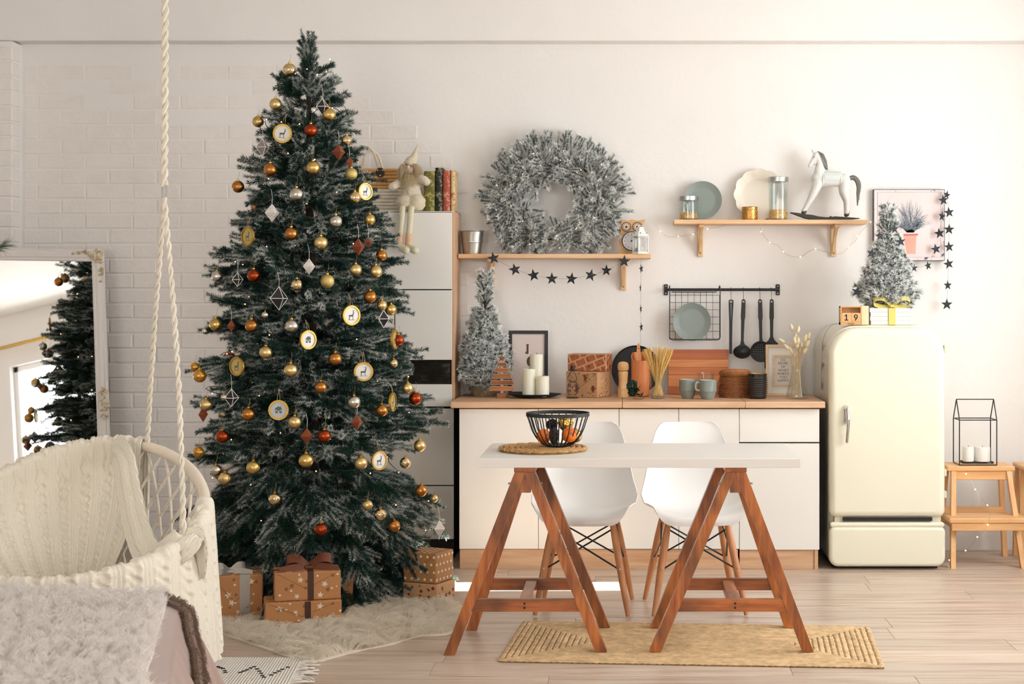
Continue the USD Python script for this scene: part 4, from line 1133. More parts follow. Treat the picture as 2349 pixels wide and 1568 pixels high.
for i, (a, zq) in enumerate(((0, .006), (.25, .5), (.65, .72), (1.05, .50))):
    st[:, i, :2] = rp_ + (cc_f - rp_) * .5 * a / 1.05 + dr * ln * a * .72
    st[:, i, 2] = .006 if i == 0 else .006 + (ln * zq)[:, 0] * ZR_
hair(gr_, "pile", None, st, .0019, m_fur)
# white woven rug with black stitches
wr = [FL(330, 1510)[:2], FL(692, 1513)[:2], FL(640, 1612)[:2], FL(180, 1612)[:2]]
wpoly = Polygon(wr)
wv = thing("woven_rug", "white woven cotton rug with black zigzag stitches and a fringe", "rug", (wr[1][0] - .3, wr[1][1] - .1, 0.0))
m_cotton = M("white_cotton", "e9e3da", .85, var=(40, .05))
mb = MB()
A, B, C_, D_ = (np.array([*q, .0]) for q in wr)
for i in range(60):
    a, b = A + (B - A) * i / 59, D_ + (C_ - D_) * i / 59
    mb.add(tube(np.array([a + (b - a) * t for t in np.linspace(0, 1, 14)]) + [0, 0, .004], .0058, 5))
part(wv, "weave", mb, m_cotton)
m_yarn = M("black_yarn", "1d1c1c", .8)
U_ = (B - A) / np.linalg.norm(B - A); V_ = (D_ - A) / np.linalg.norm(D_ - A)
for px, py in ((500, 1535), (506, 1537), (512, 1539), (516, 1544), (517, 1548), (551, 1548), (559, 1545), (567, 1542), (575, 1538), (583, 1535), (590, 1540), (595, 1545), (599, 1550), (602, 1555), (605, 1559), (622, 1554), (631, 1549), (640, 1545), (648, 1541), (660, 1536)):
    p = FL(px, py); part(wv, "stitch", rbox(p + [0, 0, .0105], (.014, .006, .003), .0012), m_yarn)
fr_m = MB()
for i in range(44):
    a = B + (C_ - B) * i / 43
    k = g_.uniform(.04, .09)
    fr_m.add(tube(catmull([a + [0, 0, .005], a + [k * .5, g_.uniform(-.02, .02), .009], a + [k, g_.uniform(-.03, .03), .004]], 4), .0032, 5))
part(wv, "fringe", fr_m, m_cotton, kind="stuff")
# jute rug: braided rows running round it
m_jute = M("jute", "d3b388", .85, var=(30, .25), bump=(120, .002), rand=.06)
jc = [FL(1140, 1519), FL(2031, 1534), FL(1995, 1440), FL(1199, 1428)]
jr = thing("jute_rug", "rectangular braided jute rug under the trestles", "rug", (sum(q[0] for q in jc) / 4, sum(q[1] for q in jc) / 4, 0.0))
jp = Polygon([q[:2] for q in jc])
nrow = 15
depth = .335
part(jr, "backing", prism(jp.buffer(-.004), .004, (0, 0, .0008)), M("jute_back", "8a683e", .9))
for k in range(nrow):
    q = jp.buffer(-(k + .5) * depth / nrow, join_style=2, mitre_limit=3)
    if q.is_empty: break
    e = q.exterior; n = max(24, int(e.length / .011))
    pl = np.array([e.interpolate(t, normalized=True).coords[0] for t in np.arange(n) / n])
    ph = np.arange(n) * 1.35 + k
    pl3 = np.column_stack([pl, np.full(n, .0062)])
    tg = np.roll(pl3, -1, 0) - np.roll(pl3, 1, 0); tg /= np.linalg.norm(tg, axis=1, keepdims=True)
    nr = np.stack([-tg[:, 1], tg[:, 0], np.zeros(n)], 1)
    pl3 = pl3 + nr * (nrs.normal(size=n) * .0006)[:, None]
    part(jr, "braid", T(tube(pl3, .0102 + .0020 * np.sin(ph * 2.0), 6, closed=True), (0, 0, .0022), s=(1, 1, .55)), m_jute)
# ================================================================ small trees
def small_tree(name, label, base, zs, rs, seed, cat_="Christmas tree", protos=None, x_lean=0.0, xmin=-9.0):
    """flocked tabletop tree: z above the base and radius arrays"""
    t = thing(name, label, cat_, base)
    r = np.random.RandomState(seed)
    zs, rs = np.array(zs), np.array(rs)
    X = lambda z: base[0] + x_lean * (z / zs[-1])
    part(t, "trunk", tube([(X(zs[0] * .2), base[1], base[2] + zs[0] * .2), (X(zs[-1]), base[1], base[2] + zs[-1] * .96)], [.012, .004], 8), m_bark)
    pos, dr, sc = [], [], []
    z = zs[0]
    while z < zs[-1] - .015:
        R = np.interp(z, zs, rs)
        n = max(4, int(5 + R * 110))
        for k in range(n):
            az = 2 * PI * (k + r.uniform(-.3, .3)) / n + z * 30
            zz = z + r.uniform(-.012, .012)
            Rk = R * r.uniform(.8, 1.08)
            hd = np.array([math.cos(az), math.sin(az), 0])
            up = r.uniform(-.1, .5) if R > .035 else r.uniform(.8, 1.8)
            L = .05
            for q in np.arange(Rk, .01, -.034):
                p = np.array([X(zz), base[1], base[2] + zz]) + hd * max(q - L * (.95 if R > .035 else .5), .004) + np.array([0, 0, (q - Rk) * up * .5])
                s = r.uniform(.8, 1.15) * (1 if R > .035 else .95)
                pos.append(p); dr.append(hd + np.array([0, 0, up]) + r.normal(size=3) * .12); sc.append(s)
                if q > .05:
                    for sg in (-1, 1):
                        pos.append(p); dr.append(hd + sg * .9 * np.array([-hd[1], hd[0], 0]) + np.array([0, 0, up + r.uniform(-.3, .2)])); sc.append(s * .85)
        z += .026 if R > .035 else .013
    pos, dr, sc = np.array(pos), np.array(dr), np.array(sc)
    ok = (pos + dr / np.linalg.norm(dr, axis=1, keepdims=True) * .07 * sc[:, None])[:, 0] > xmin
    pos, dr, sc = pos[ok], dr[ok], sc[ok]
    instancer(t, "foliage", protos, r.randint(0, len(protos), len(pos)), pos, quat_to(dr, r.uniform(0, 6.28, len(pos))), sc)
    return t
SNOW = [with_mat(twig(.052, 54, .027, .0030, 52, 20 + s, 1.0, .0022), m_flock2) for s in range(3)]
m_burlap = M("burlap", "9c8565", .9, var=(70, .25), bump=(160, .003))
d = 7.80; b = P(1108, 908, d); b[2] = ZW
zz_ = lambda py: P(0, py, d)[2] - ZW
pr = lambda px: px * d / F
tr1 = small_tree("tabletop_tree", "small snowy artificial tree in a burlap wrapped pot on the worktop", b, [zz_(885), zz_(868), zz_(845), zz_(815), zz_(780), zz_(745), zz_(712), zz_(690), zz_(636)], [pr(36), pr(62), pr(66), pr(58), pr(46), pr(34), pr(19), pr(12), pr(12)], 3, protos=SNOW, x_lean=pr(6), xmin=xr + .012)
def lump(c, rx, rz, h, seed, amp=.006):
    v, f = grid(lambda U, V: np.stack([np.cos(2 * PI * U) * np.interp(V, [0, .08, .3, .75, .92, 1], [0.001, .88, 1.0, .96, .72, .35]) * rx, np.sin(2 * PI * U) * np.interp(V, [0, .08, .3, .75, .92, 1], [0.001, .88, 1.0, .96, .72, .35]) * rz, np.interp(V, [0, .08, .3, .75, .92, 1], [0, 0, .2, .75, .95, 1.05]) * h], -1), 48, 24, True)
    n = meshkit.fbm(v * 38 + seed, 3, seed) - .5
    k = np.linalg.norm(v[:, :2], axis=1, keepdims=True) + 1e-9
    v[:, :2] += v[:, :2] / k * (n * amp * 2)[:, None] * (v[:, 2:] > .004)
    return v + np.asarray(c), f
part(tr1, "pot_wrap", lump(b, pr(27), pr(24), pr(34), 5), m_burlap, label="burlap wrapped pot")
part(tr1, "tie", tube([(b[0] + pr(22) * math.cos(q), b[1] + pr(20) * math.sin(q), ZW + pr(30)) for q in np.linspace(0, 2 * PI, 25)[:-1]], .002, 5, closed=True), m_twine)
# wooden plank tree
d = 7.63
m_plankt = W("burnt_plank", "7d4424", "b3713f", "x", 1.0, .55, rand=.12, blotch=.45); m_edgew = M("pale_plank_edge", "e0b48e", .6)
pt_ = thing("plank_tree", "small wooden tree of five burnt planks with a star on top", "ornament", (*P(1151, 0, d)[:2], ZW))
def q2(pts, dd): return Polygon([tuple(P(x, y, dd)[[0, 2]]) for x, y in pts])
for (a0, a1, y0, b0, b1, y1) in ((1141.5, 1161, 831, 1139, 1163.5, 840), (1136.5, 1166, 844, 1134, 1168.5, 853.5), (1131.5, 1171, 857.5, 1128.5, 1174, 868), (1127, 1176, 872, 1124.5, 1178.5, 882), (1124, 1178, 885.5, 1121.5, 1180.5, 896)):
    o = q2([(a0, y0), (a1, y0), (b1, y1), (b0, y1)], d)
    part(pt_, "plank", slab(o.buffer(-.0014, join_style=2), .012, d), m_plankt, smooth=False)
    part(pt_, "plank_edge", slab(o.difference(o.buffer(-.0012, join_style=2)), .0115, d + .0004), m_edgew, smooth=False)
part(pt_, "star", slab(Polygon([tuple(P(1150, 821, d)[[0, 2]] + np.array(q)) for q in star(9 * d / F, .45)]), .008, d), m_plankt, smooth=False)
part(pt_, "stick", bb((P(1148, 0, d)[0], d + .012, ZW + .02), (P(1154, 0, d)[0], d + .02, P(0, 826, d)[2])), m_edgew)
part(pt_, "base", bb((P(1140, 0, d)[0], d - .012, ZW), (P(1162, 0, d)[0], d + .02, P(0, 901, d)[2]), .002), m_plankt)

# JOY frame
def frame_bar(x0, z0, x1, z1, w, th, y):
    return slab(sbox(x0, z0, x1, z1).difference(sbox(x0 + w, z0 + w, x1 - w, z1 - w)), th, y)
def leaning(label, name, cat_, base, w, h, tilt, rz=0):
    """a thing whose parts are given in its own upright plane (x across, z up, face at y = 0) and that leans back by tilt degrees"""
    return thing(name, label, cat_, base, rz=rz, rx=-tilt)
d = 7.86; x0, x1 = P(1166, 0, d)[0], P(1256.5, 0, d)[0]; h = P(0, 758, d)[2] - ZW
jf = leaning("black framed letter print leaning on the wall behind the candles", "picture_frame", "picture", ((x0 + x1) / 2, d, ZW + .001), x1 - x0, h, 3.5)
w2 = (x1 - x0) / 2
part(jf, "frame", cat(frame_bar(-w2, 0, w2, h, .011, .018, 0), frame_bar(-w2 + .011, .011, w2 - .011, h - .011, .007, .014, .004)), m_black, world=False)
part(jf, "print", slab(sbox(-w2 + .016, .016, w2 - .016, h - .016), .003, .010), M("print_pinkgrey", "d9cac3", .5), world=False)
m_brownink = M("brown_ink", "55352a", .6)
s_ = d / F
# stencil capitals drawn with thick and thin strokes
J = [sbox(-.006, -.024, .006, .026), sbox(-.010, .024, .010, .0265), Polygon([(.006, -.024), (.0055, -.0275), (-.004, -.0295), (-.012, -.027), (-.0145, -.021), (-.0125, -.0165), (-.009, -.0165), (-.0065, -.019), (-.0085, -.0235), (-.006, -.026), (-.006, -.02)])]
Jp = J[0].union(J[1]).union(J[2].buffer(0))
O = Polygon([(.022 * math.cos(q), .029 * math.sin(q)) for q in np.linspace(0, 2 * PI, 41)[:-1]])
Op = O.difference(affinity.scale(O, .18, .86)).difference(sbox(-.0022, -.03, .0022, -.02)).difference(sbox(-.0022, .02, .0022, .03))
Yp = Polygon([(-.019, .027), (-.008, .027), (.003, .0), (.003, -.027), (-.007, -.027), (-.007, -.002)]).union(Polygon([(.003, .0), (.014, .027), (.0165, .027), (.004, -.004)]))
zj = lambda py: (P(0, py, d)[2] - ZW)
for nm_, pl, px, py in (("letter_j", Jp, 1209.5, 800), ("letter_o", Op, 1216, 829), ("letter_y", Yp, 1213, 859)):
    part(jf, "letter", slab(affinity.translate(affinity.scale(pl, .88, .92, origin=(0, 0)), P(px, 0, d)[0] - (x0 + x1) / 2, zj(py)), .0006, .0092), m_brownink, world=False, smooth=False)
# pillar candles on a black plate
m_wax = M("ivory_wax", "f3ecd2", .45, subsurface_weight=.35, subsurface_scale=.02, subsurface_radius=(1, .7, .4)); m_wick = M("wick", "4a4038", .9)
d = 7.66; c = P(1226, 0, d); c[2] = ZW
pl_ = thing("candle_plate", "black oval plate carrying three ivory pillar candles", "plate", c)
v, f = lathe([(0, .004), (.085, .004), (.10, .006), (.135, .018), (.137, .021), (.10, .0085), (.085, .0078), (0, .0078)], 48)
part(pl_, "dish", (v * (1, .75, 1) + c, f), m_blackmatte)
part(pl_, "foot_ring", lathe([(.05, 0), (.06, 0), (.06, .005), (.05, .005)], 32, c), m_blackmatte)
def candle(label, px0, px1, ytop, dd, z0, r_=None):
    x = P((px0 + px1) / 2, 0, dd)[0]; r = (px1 - px0) / 2 * dd / F; h = P(0, ytop, dd)[2] - z0
    t = thing("pillar_candle", label, "candle", (x, dd, z0), group="ivory pillar candles")
    wx = part(t, "wax", lathe([(0, 0), (r * .97, 0), (r, .003), (r, h - .004), (r * .95, h), (r * .8, h - .001), (r * .5, h - .004), (0, h - .005)], 32), m_wax, world=False, smooth=50)
    part(wx, "wick", tube([(0, 0, h - .006), (.001, 0, h + .004), (.003, .001, h + .009)], .0012, 5), m_wick, world=False)
candle("middle height ivory pillar candle at the front of the black plate", 1198, 1228.5, 845.5, 7.63, ZW + .008)
candle("tallest ivory pillar candle at the back of the black plate", 1215.5, 1245.5, 812, 7.71, ZW + .008)
candle("shortest ivory pillar candle on the black plate", 1229, 1260, 862, 7.62, ZW + .008)
# gift boxes on the worktop
cA = np.array([P(1350, 0, 7.70)[0], 7.735, ZW]); sA = (.185, .15, .132)
m_foxpaper = M("kraft_fox_paper", "bd9067", .6, var=(14, .12)); m_ink2 = M("print_red", "7a3627", .6); m_ink3 = M("print_green", "6a5a38", .6)
gA = gift("gift_box", "square kraft gift box printed with small red foxes on the worktop", cA, sA, -27, m_foxpaper, [("dot", m_ink3, 14, (.003, .0048)), ("blob", m_ink2, 9, (.0035, .0055)), ("star", m_starw, 6, (.004, .006))])
fox = Polygon([(-.007, -.02), (-.003, -.02), (-.002, -.012), (.002, -.012), (.003, -.02), (.007, -.02), (.007, -.006), (.016, .002), (.019, .009), (.012, .006), (.007, .002), (.007, .008), (.008, .022), (.004, .016), (-.004, .016), (-.008, .022), (-.008, .008)])
part(gA, "fox_print", T(cat(*[(lambda m: (m[0] + (x, -sA[1] / 2, z), m[1]))(slab(fox, .0006, -.0004)) for x, z in ((-.028, .045), (.066, .045), (.02, .1))]), cA, rz=-27), m_ink2, smooth=False, kind="stuff")
cB = np.array([P(1353, 0, 7.72)[0], 7.745, ZW + sA[2] + .001]); sB = (.205, .12, .088)
gB = gift("gift_box", "brick red printed gift box on top of the fox box", cB, sB, -14, m_foxpaper, (), False)
mb = MB(); mbd = MB()
fr0 = sbox(-sB[0] / 2 + .004, .003, sB[0] / 2 - .004, sB[2] - .003); fr1 = sbox(-sB[1] / 2 + .004, .003, sB[1] / 2 - .004, sB[2] - .003)
for i in range(-4, 5):
    for j in range(-3, 6):
        rc = affinity.rotate(sbox(i * .055 + (j % 2) * .02, j * .038, i * .055 + .046 + (j % 2) * .02, j * .038 + .030), 22, origin=(0, 0))
        for fr, k in ((fr0, 0), (fr1, 1)):
            g = rc.intersection(fr)
            if g.area > 1e-5:
                m = slab(g, .0006, -.0004)
                mb.add(T(m, (0, -sB[1] / 2, 0)) if k == 0 else T(T(m, (0, -sB[0] / 2, 0)), rz=90))
                for _ in range(4):
                    a, b_, c_, d_ = g.bounds; x, z = nrs.uniform(a, c_), nrs.uniform(b_, d_)
                    dot = Polygon([(x + .004 * math.cos(q), z + .004 * math.sin(q)) for q in np.linspace(0, 2 * PI, 9)[:-1]]).intersection(g)
                    if dot.area > 1e-6 and hasattr(dot, "exterior"):
                        m = slab(dot, .0006, -.0009); mbd.add(T(m, (0, -sB[1] / 2, 0)) if k == 0 else T(T(m, (0, -sB[0] / 2, 0)), rz=90))
part(gB, "panel_print", T(mb, cB, rz=-14), M("print_brick", "a0552f", .6, var=(20, .1)), smooth=False, kind="stuff")
part(gB, "berry_print", T(mbd, cB, rz=-14), m_ink2, smooth=False, kind="stuff")
# wrought iron candle holder
d = 7.63; c = P(1313.5, 0, d); c[2] = ZW
ih = thing("iron_candlestick", "small wrought iron candle holder with scrolls before the gift boxes", "candle holder", c)
zc = lambda py: P(0, py, d)[2]; xc_ = lambda px: P(px, 0, d)[0]
part(ih, "base", lathe([(0, 0), (.030, 0), (.031, .003), (.012, .006), (0, .006)], 28, c), m_black)
drop = catmull([(xc_(1313), d, zc(849)), (xc_(1304), d, zc(862)), (xc_(1302.5), d, zc(868)), (xc_(1306), d, zc(873.5)), (xc_(1313), d, zc(875)), (xc_(1320), d, zc(873.5)), (xc_(1323), d, zc(868)), (xc_(1321.5), d, zc(862))], 6, True)
part(ih, "loop", tube(drop, .0019, 6, closed=True), m_black)
for s in (-1, 1):
    def spiral(cx, cz, r0, turns, a0, sg): return [(xc_(cx) + sg * r0 * (1 - .72 * q) * math.cos(a0 + q * turns * 2 * PI), d, zc(cz) + r0 * (1 - .72 * q) * math.sin(a0 + q * turns * 2 * PI)) for q in np.linspace(0, 1, 40)]
    part(ih, "scroll", cat(tube(catmull([(xc_(1313.5), d, zc(875)), (xc_(1313.5 + s * 8), d, zc(878)), (xc_(1313.5 + s * 11), d, zc(885)), (xc_(1313.5 + s * 10), d, zc(889)), (xc_(1313.5 + s * 11.5), d, zc(896)), (xc_(1313.5 + s * 8), d, zc(903)), (xc_(1313.5 + s * 2), d, zc(906))], 6), .0019, 6),
                           tube(spiral(1313.5 + s * 7, 884.5, .0085, 1.3, 0, s), .0017, 5), tube(spiral(1313.5 + s * 7.5, 896, .0085, 1.3, 0, s), .0017, 5)), m_black)
part(ih, "drip_tray", lathe([(0, 0), (.020, .001), (.022, .004), (.006, .002), (0, .002)], 24, (c[0], d, zc(849))), m_black)
part(ih, "cup", lathe([(0, 0), (.0105, 0), (.011, .022), (.0095, .022), (.009, .004), (0, .004)], 20, (c[0], d, zc(848))), m_black)
# black round tray leaning on the wall
d = 7.955; r = 56 * d / F
tray = leaning("large round black tray leaning on the wall behind the pepper mill", "round_tray", "tray", (P(1459, 0, d)[0], d - .03, ZW + .001), r, r, 6)
def upright(m): q = vf(m); return np.stack([q[0][:, 0], -q[0][:, 2], q[0][:, 1]], 1), q[1]
part(tray, "disc", upright(lathe([(0, 0), (r, 0), (r, .014), (r * .975, .014), (r * .95, .004), (0, .004)], 56, (0, r, -.012))), m_blackmatte, world=False)
# pepper mill
m_lightwood = W("mill_wood", "dba468", "efc188", "z", 1.0, .4)
d = 7.72; c = P(1429.5, 0, d); c[2] = ZW
pm = thing("pepper_mill", "turned pale wooden pepper mill before the black tray", "pepper mill", c)
k = d / F
part(pm, "body", lathe([(0, 0), (12 * k, 0), (12.3 * k, 2 * k), (12 * k, 14 * k), (11.4 * k, 20 * k), (10 * k, 32 * k), (10 * k, 40 * k), (11 * k, 50 * k), (11.6 * k, 56 * k), (10 * k, 59 * k), (0, 59 * k)], 36, c), m_lightwood, smooth=50)
part(pm, "ring", lathe([(11.9 * k, 15 * k), (12.6 * k, 15.3 * k), (12.6 * k, 18.8 * k), (11.4 * k, 19.2 * k)], 36, c), m_edgew)
part(pm, "head", lathe([(0, 59.6 * k), (9.5 * k, 59.6 * k), (12 * k, 62 * k), (13 * k, 68 * k), (12.4 * k, 75 * k), (10 * k, 79 * k), (4 * k, 81 * k), (0, 81 * k)], 36, c), m_lightwood, smooth=50)
# wooden scoop holder with a spatula
m_orangewood = W("orange_wood", "c46a35", "dd8a50", "z", 1.0, .45)
d = 7.76; c = P(1469, 0, d); c[2] = ZW
hb = thing("utensil_holder", "tall orange wooden holder with a slanted mouth beside the pasta", "utensil holder", c)
rr_ = 21 * d / F; hf = P(0, 825, d)[2] - ZW; hb_ = P(0, 806, d)[2] - ZW
v, f = grid(lambda U, V: np.stack([rr_ * np.cos(2 * PI * U) * np.interp(V, [0, .02, .5, .501, .98, 1], [0, 1, 1, .92, .92, 0]), .8 * rr_ * np.sin(2 * PI * U) * np.interp(V, [0, .02, .5, .501, .98, 1], [0, 1, 1, .92, .92, 0]),
    np.interp(V, [0, .02, .5, .501, .98, 1], [0, 0, 1, 1, .03, .03]) * (hf + (hb_ - hf) * np.clip(.5 + .9 * np.sin(2 * PI * U), 0, 1) ** .8)], -1), 56, 60, True)
part(hb, "body", (v + c, f[:, ::-1]), m_orangewood, smooth=40)
spt = thing("wooden_spatula", "wooden spatula with a holed handle standing in the orange holder", "spatula", (c[0], d, ZW + .02))
xs_ = P(1465, 0, d)[0]
part(spt, "handle", slab(Polygon([(xs_ - .010, P(0, 860, d)[2]), (xs_ - .0125, P(0, 822, d)[2]), (xs_ - .008, P(0, 791, d)[2]), (xs_ - .004, P(0, 787, d)[2]), (xs_ + .002, P(0, 787, d)[2]), (xs_ + .006, P(0, 791, d)[2]), (xs_ + .0145, P(0, 822, d)[2]), (xs_ + .014, P(0, 860, d)[2])]).difference(Polygon([(xs_ - .001 + .0028 * math.cos(q), P(0, 799, d)[2] + .0028 * math.sin(q)) for q in np.linspace(0, 2 * PI, 13)[:-1]])), .008, d - .004), W("spatula_wood", "c07a48", "d8945f", "z", 1.0, .5))
part(spt, "blade", slab(rrect(xs_ - .022, ZW + .02, xs_ + .024, P(0, 858, d)[2], .01), .006, d - .003), "/World/Looks/spatula_wood")
# holly sprig
m_holly = M("holly_leaf", "1c3a2a", .3, var=(30, .25)); d = 7.56
hs = thing("holly_sprig", "dark green holly sprig lying on the worktop below the utensil holder", "sprig", (*P(1459, 0, d)[:2], ZW))
g_ = np.random.RandomState(8)
def leaf_poly(L, w, spikes=5):
    pts = []
    for s in (1, -1):
        for i in range(spikes * 2 + 1) if s > 0 else range(spikes * 2, -1, -1):
            t = i / (spikes * 2); ww = w * math.sin(PI * (t * .9 + .05)) * (1.15 if i % 2 else .72)
            pts.append((s * ww, t * L))
    return Polygon(pts).buffer(0)
for i in range(24):
    p = P(g_.uniform(1444, 1472), 0, d + g_.uniform(-.03, .03)); p[2] = ZW + .012 + abs(g_.normal() * .025)
    lf = prism(leaf_poly(.042, .013, 3), .001)
    v, f = lf; v = v + np.stack([0 * v[:, 0], 0 * v[:, 0], -abs(v[:, 0]) * .4 + .25 * v[:, 1] ** 2 / .05], 1)
    m = T((v, f), p, rx=g_.uniform(-10, 75), ry=g_.uniform(-30, 30), rz=g_.uniform(0, 360))
    m[0][:, 2] = np.maximum(m[0][:, 2], ZW + .001)
    part(hs, "leaf", m, m_holly, smooth=False)
part(hs, "stem", tube(catmull([P(1452, 0, d) * (1, 1, 0) + (0, -.01, ZW + .004), P(1468, 0, d) * (1, 1, 0) + (0, -.05, ZW + .003), P(1474, 0, d) * (1, 1, 0) + (0, -.055, ZW + .006), P(1478, 0, d) * (1, 1, 0) + (0, -.03, ZW + .012)], 5), .0012, 5), m_bark)
# glass of spaghetti
m_glass = glass("clear_glass", (.97, .985, .98)); m_glassthick = glass("glass_base", (.9, .93, .92))
d = 7.60; c = P(1508.5, 0, d); c[2] = ZW; k = d / F
sg = thing("tall_glass", "tall clear glass tumbler holding raw spaghetti", "glass", c)
part(sg, "cup", lathe([(0, 0), (14.5 * k, 0), (16 * k, 4 * k), (19.5 * k, 63 * k), (18.9 * k, 63 * k), (15 * k, 6 * k), (0, 5 * k)], 36, c), m_glass, smooth=50)
part(sg, "foot", lathe([(0, .0003), (14.3 * k, .0003), (15 * k, 4 * k), (14 * k, 5 * k), (0, 4.5 * k)], 32, c), m_glassthick)
sp = thing("spaghetti", "bundle of raw yellow spaghetti fanning out of the tall glass", "pasta", (c[0], d, ZW + .012), kind=None)
m_pasta = M("raw_pasta", "e6bc6c", .45, rand=.05)
g_ = np.random.RandomState(12); mb = MB()
for i in range(150):
    a = g_.uniform(0, 2 * PI); r0 = g_.uniform(0, 1) ** .5 * 11 * k
    side = g_.choice([-1, 1], p=[.45, .55]); lean = side * abs(g_.normal(.30, .12)) if g_.rand() < .86 else g_.normal(0, .08)
    ly = g_.normal(0, .06)
    p0 = c + [r0 * .5 * math.cos(a) - np.sign(lean) * min(abs(lean) * 26, 9) * k, r0 * math.sin(a), 7 * k]
    L = g_.uniform(.232, .252)
    dv = np.array([lean, ly, 1.0]); dv /= np.linalg.norm(dv)
    # keep inside the rim
    zr = 58 * k; t_ = zr / dv[2]; off = (p0 + dv * t_ - c)[:2]; n_ = np.linalg.norm(off)
    if n_ > 17 * k: dv[:2] -= (off * (1 - 17 * k / n_)) / t_; dv /= np.linalg.norm(dv)
    mb.add(tube([p0, p0 + dv * L * .55, p0 + dv * L], .0010, 4))
part(sp, "strand", mb, m_pasta, kind="stuff")
# cutting board of glued strips
d = 7.955; x0, x1 = P(1532.5, 0, d)[0], P(1670.5, 0, d)[0]; h = P(0, 801, d)[2] - ZW
cb = leaning("large orange-brown cutting board of glued strips leaning on the wall", "cutting_board", "cutting board", ((x0 + x1) / 2, d - .035, ZW + .001), x1 - x0, h, 5)
w2 = (x1 - x0) / 2
zs_ = [0, .17, .43, .60, .78, 1.0]
cols = [("ae5b2c", "c2703c"), ("c9763f", "d98b52"), ("bb6630", "cd7b45"), ("c97a42", "db9058"), ("a9552a", "bd6a38")]
for i in range(5):
    part(cb, "strip", bb((-w2, 0, zs_[i] * h + .0002), (w2, .02, zs_[i + 1] * h - .0002), .0012), W(f"board_strip_{i}", *cols[i], "x", 1.0, .45), world=False, smooth=False)
# mugs
m_mug = M("sage_glaze", "858d86", .4); m_mugin = M("mug_inside", "dfe3dc", .35)
def mug(label, px0, px1, ytop, ybot, dd, handle, rz=0):
    k = dd / F; r = (px1 - px0) / 2 * k; h = (ybot - ytop) * k
    c = P((px0 + px1) / 2, 0, dd); c[2] = ZW
    t = thing("mug", label, "mug", c, group="sage green mugs")
    part(t, "body", lathe([(0, .001), (r * .55, 0), (r * .62, .001), (r * .8, h * .16), (r * .93, h * .36), (r * .965, h * .40), (r, h * .42), (r * 1.0, h * .985), (r * .97, h), (r * .94, h * .985), (r * .93, h * .45)], 40), m_mug, world=False, smooth=40)
    part(t, "inside", lathe([(r * .935, h * .985), (r * .925, h * .4), (r * .5, h * .1), (0, h * .09)], 40), m_mugin, world=False)
    a = math.radians(handle)
    pts = catmull([(r * .95, 0, h * .86), (r * 1.35, 0, h * .88), (r * 1.52, 0, h * .70), (r * 1.40, 0, h * .5), (r * .95, 0, h * .46)], 6)
    part(t, "handle", T(tube(pts, r * .13, 10), rz=handle), m_mug, world=False, smooth=60)
mug("sage green mug with its handle turned away, by the cutting board", 1558, 1597.5, 867, 911, 7.61, 50)
mug("sage green mug with its handle showing, beside the wicker basket", 1602, 1644, 869, 913, 7.56, 205)
d = 7.74; c = P(1619, 0, d); c[2] = ZW; k = d / F
tg = thing("tumbler", "clear glass tumbler standing behind the two sage mugs", "glass", c)
part(tg, "cup", lathe([(0, 0), (15 * k, 0), (21 * k, 55 * k), (20.4 * k, 55 * k), (14.5 * k, 4 * k), (0, 4 * k)], 36, c), m_glass, smooth=50)
# wicker basket
m_wick_ = M("wicker", "a5683a", .6, rand=.1, var=(40, .25)); m_wick2 = M("wicker_dark", "7b4623", .65)
d = 7.71; c = P(1686, 0, d); c[2] = ZW; k = d / F
wb = thing("wicker_basket", "round brown wicker basket with a lid beside the black jar candle", "basket", c)
hB = 50 * k
part(wb, "liner", lathe([(0, .002), (35 * k, .002), (36 * k, hB * .3), (30.5 * k, hB), (0, hB)], 32, c), m_wick2)
rows_ = 15
for i in range(rows_):
    z = .004 + (hB - .006) * i / (rows_ - 1); r = np.interp(z / hB, [0, .25, .6, 1], [36, 37.6, 35.5, 32]) * k
    n = 120; a = np.arange(n) * 2 * PI / n
    rr_ = r + .0028 * np.sin(a * 20 + PI * (i % 2))
    part(wb, "strand", tube(np.stack([c[0] + rr_ * np.cos(a), c[1] + rr_ * np.sin(a), np.full(n, ZW + z)], 1), .0024, 5, closed=True), m_wick_)
for i, (z, r) in enumerate(((51, 34.5), (53.5, 35.5), (56, 35.5), (58.5, 34), (60, 30), (60.8, 25), (61.2, 20), (61.4, 15), (61.5, 10), (61.5, 5))):
    n = 96; a = np.arange(n) * 2 * PI / n; rr_ = r * k + .0013 * np.sin(a * 22 + PI * (i % 2))
    part(wb, "lid_strand", tube(np.stack([c[0] + rr_ * np.cos(a), c[1] + rr_ * np.sin(a), np.full(n, ZW + z * k)], 1), .0028 if i < 4 else .006, 5, closed=True), m_wick_)
part(wb, "lid_rope", tube(catmull([c + (-33 * k, -.02, 52 * k), c + (-36 * k, -.03, 45 * k), c + (-39 * k, -.03, 34 * k), c + (-41 * k, -.025, 22 * k)], 5), .0018, 5), m_wick2)
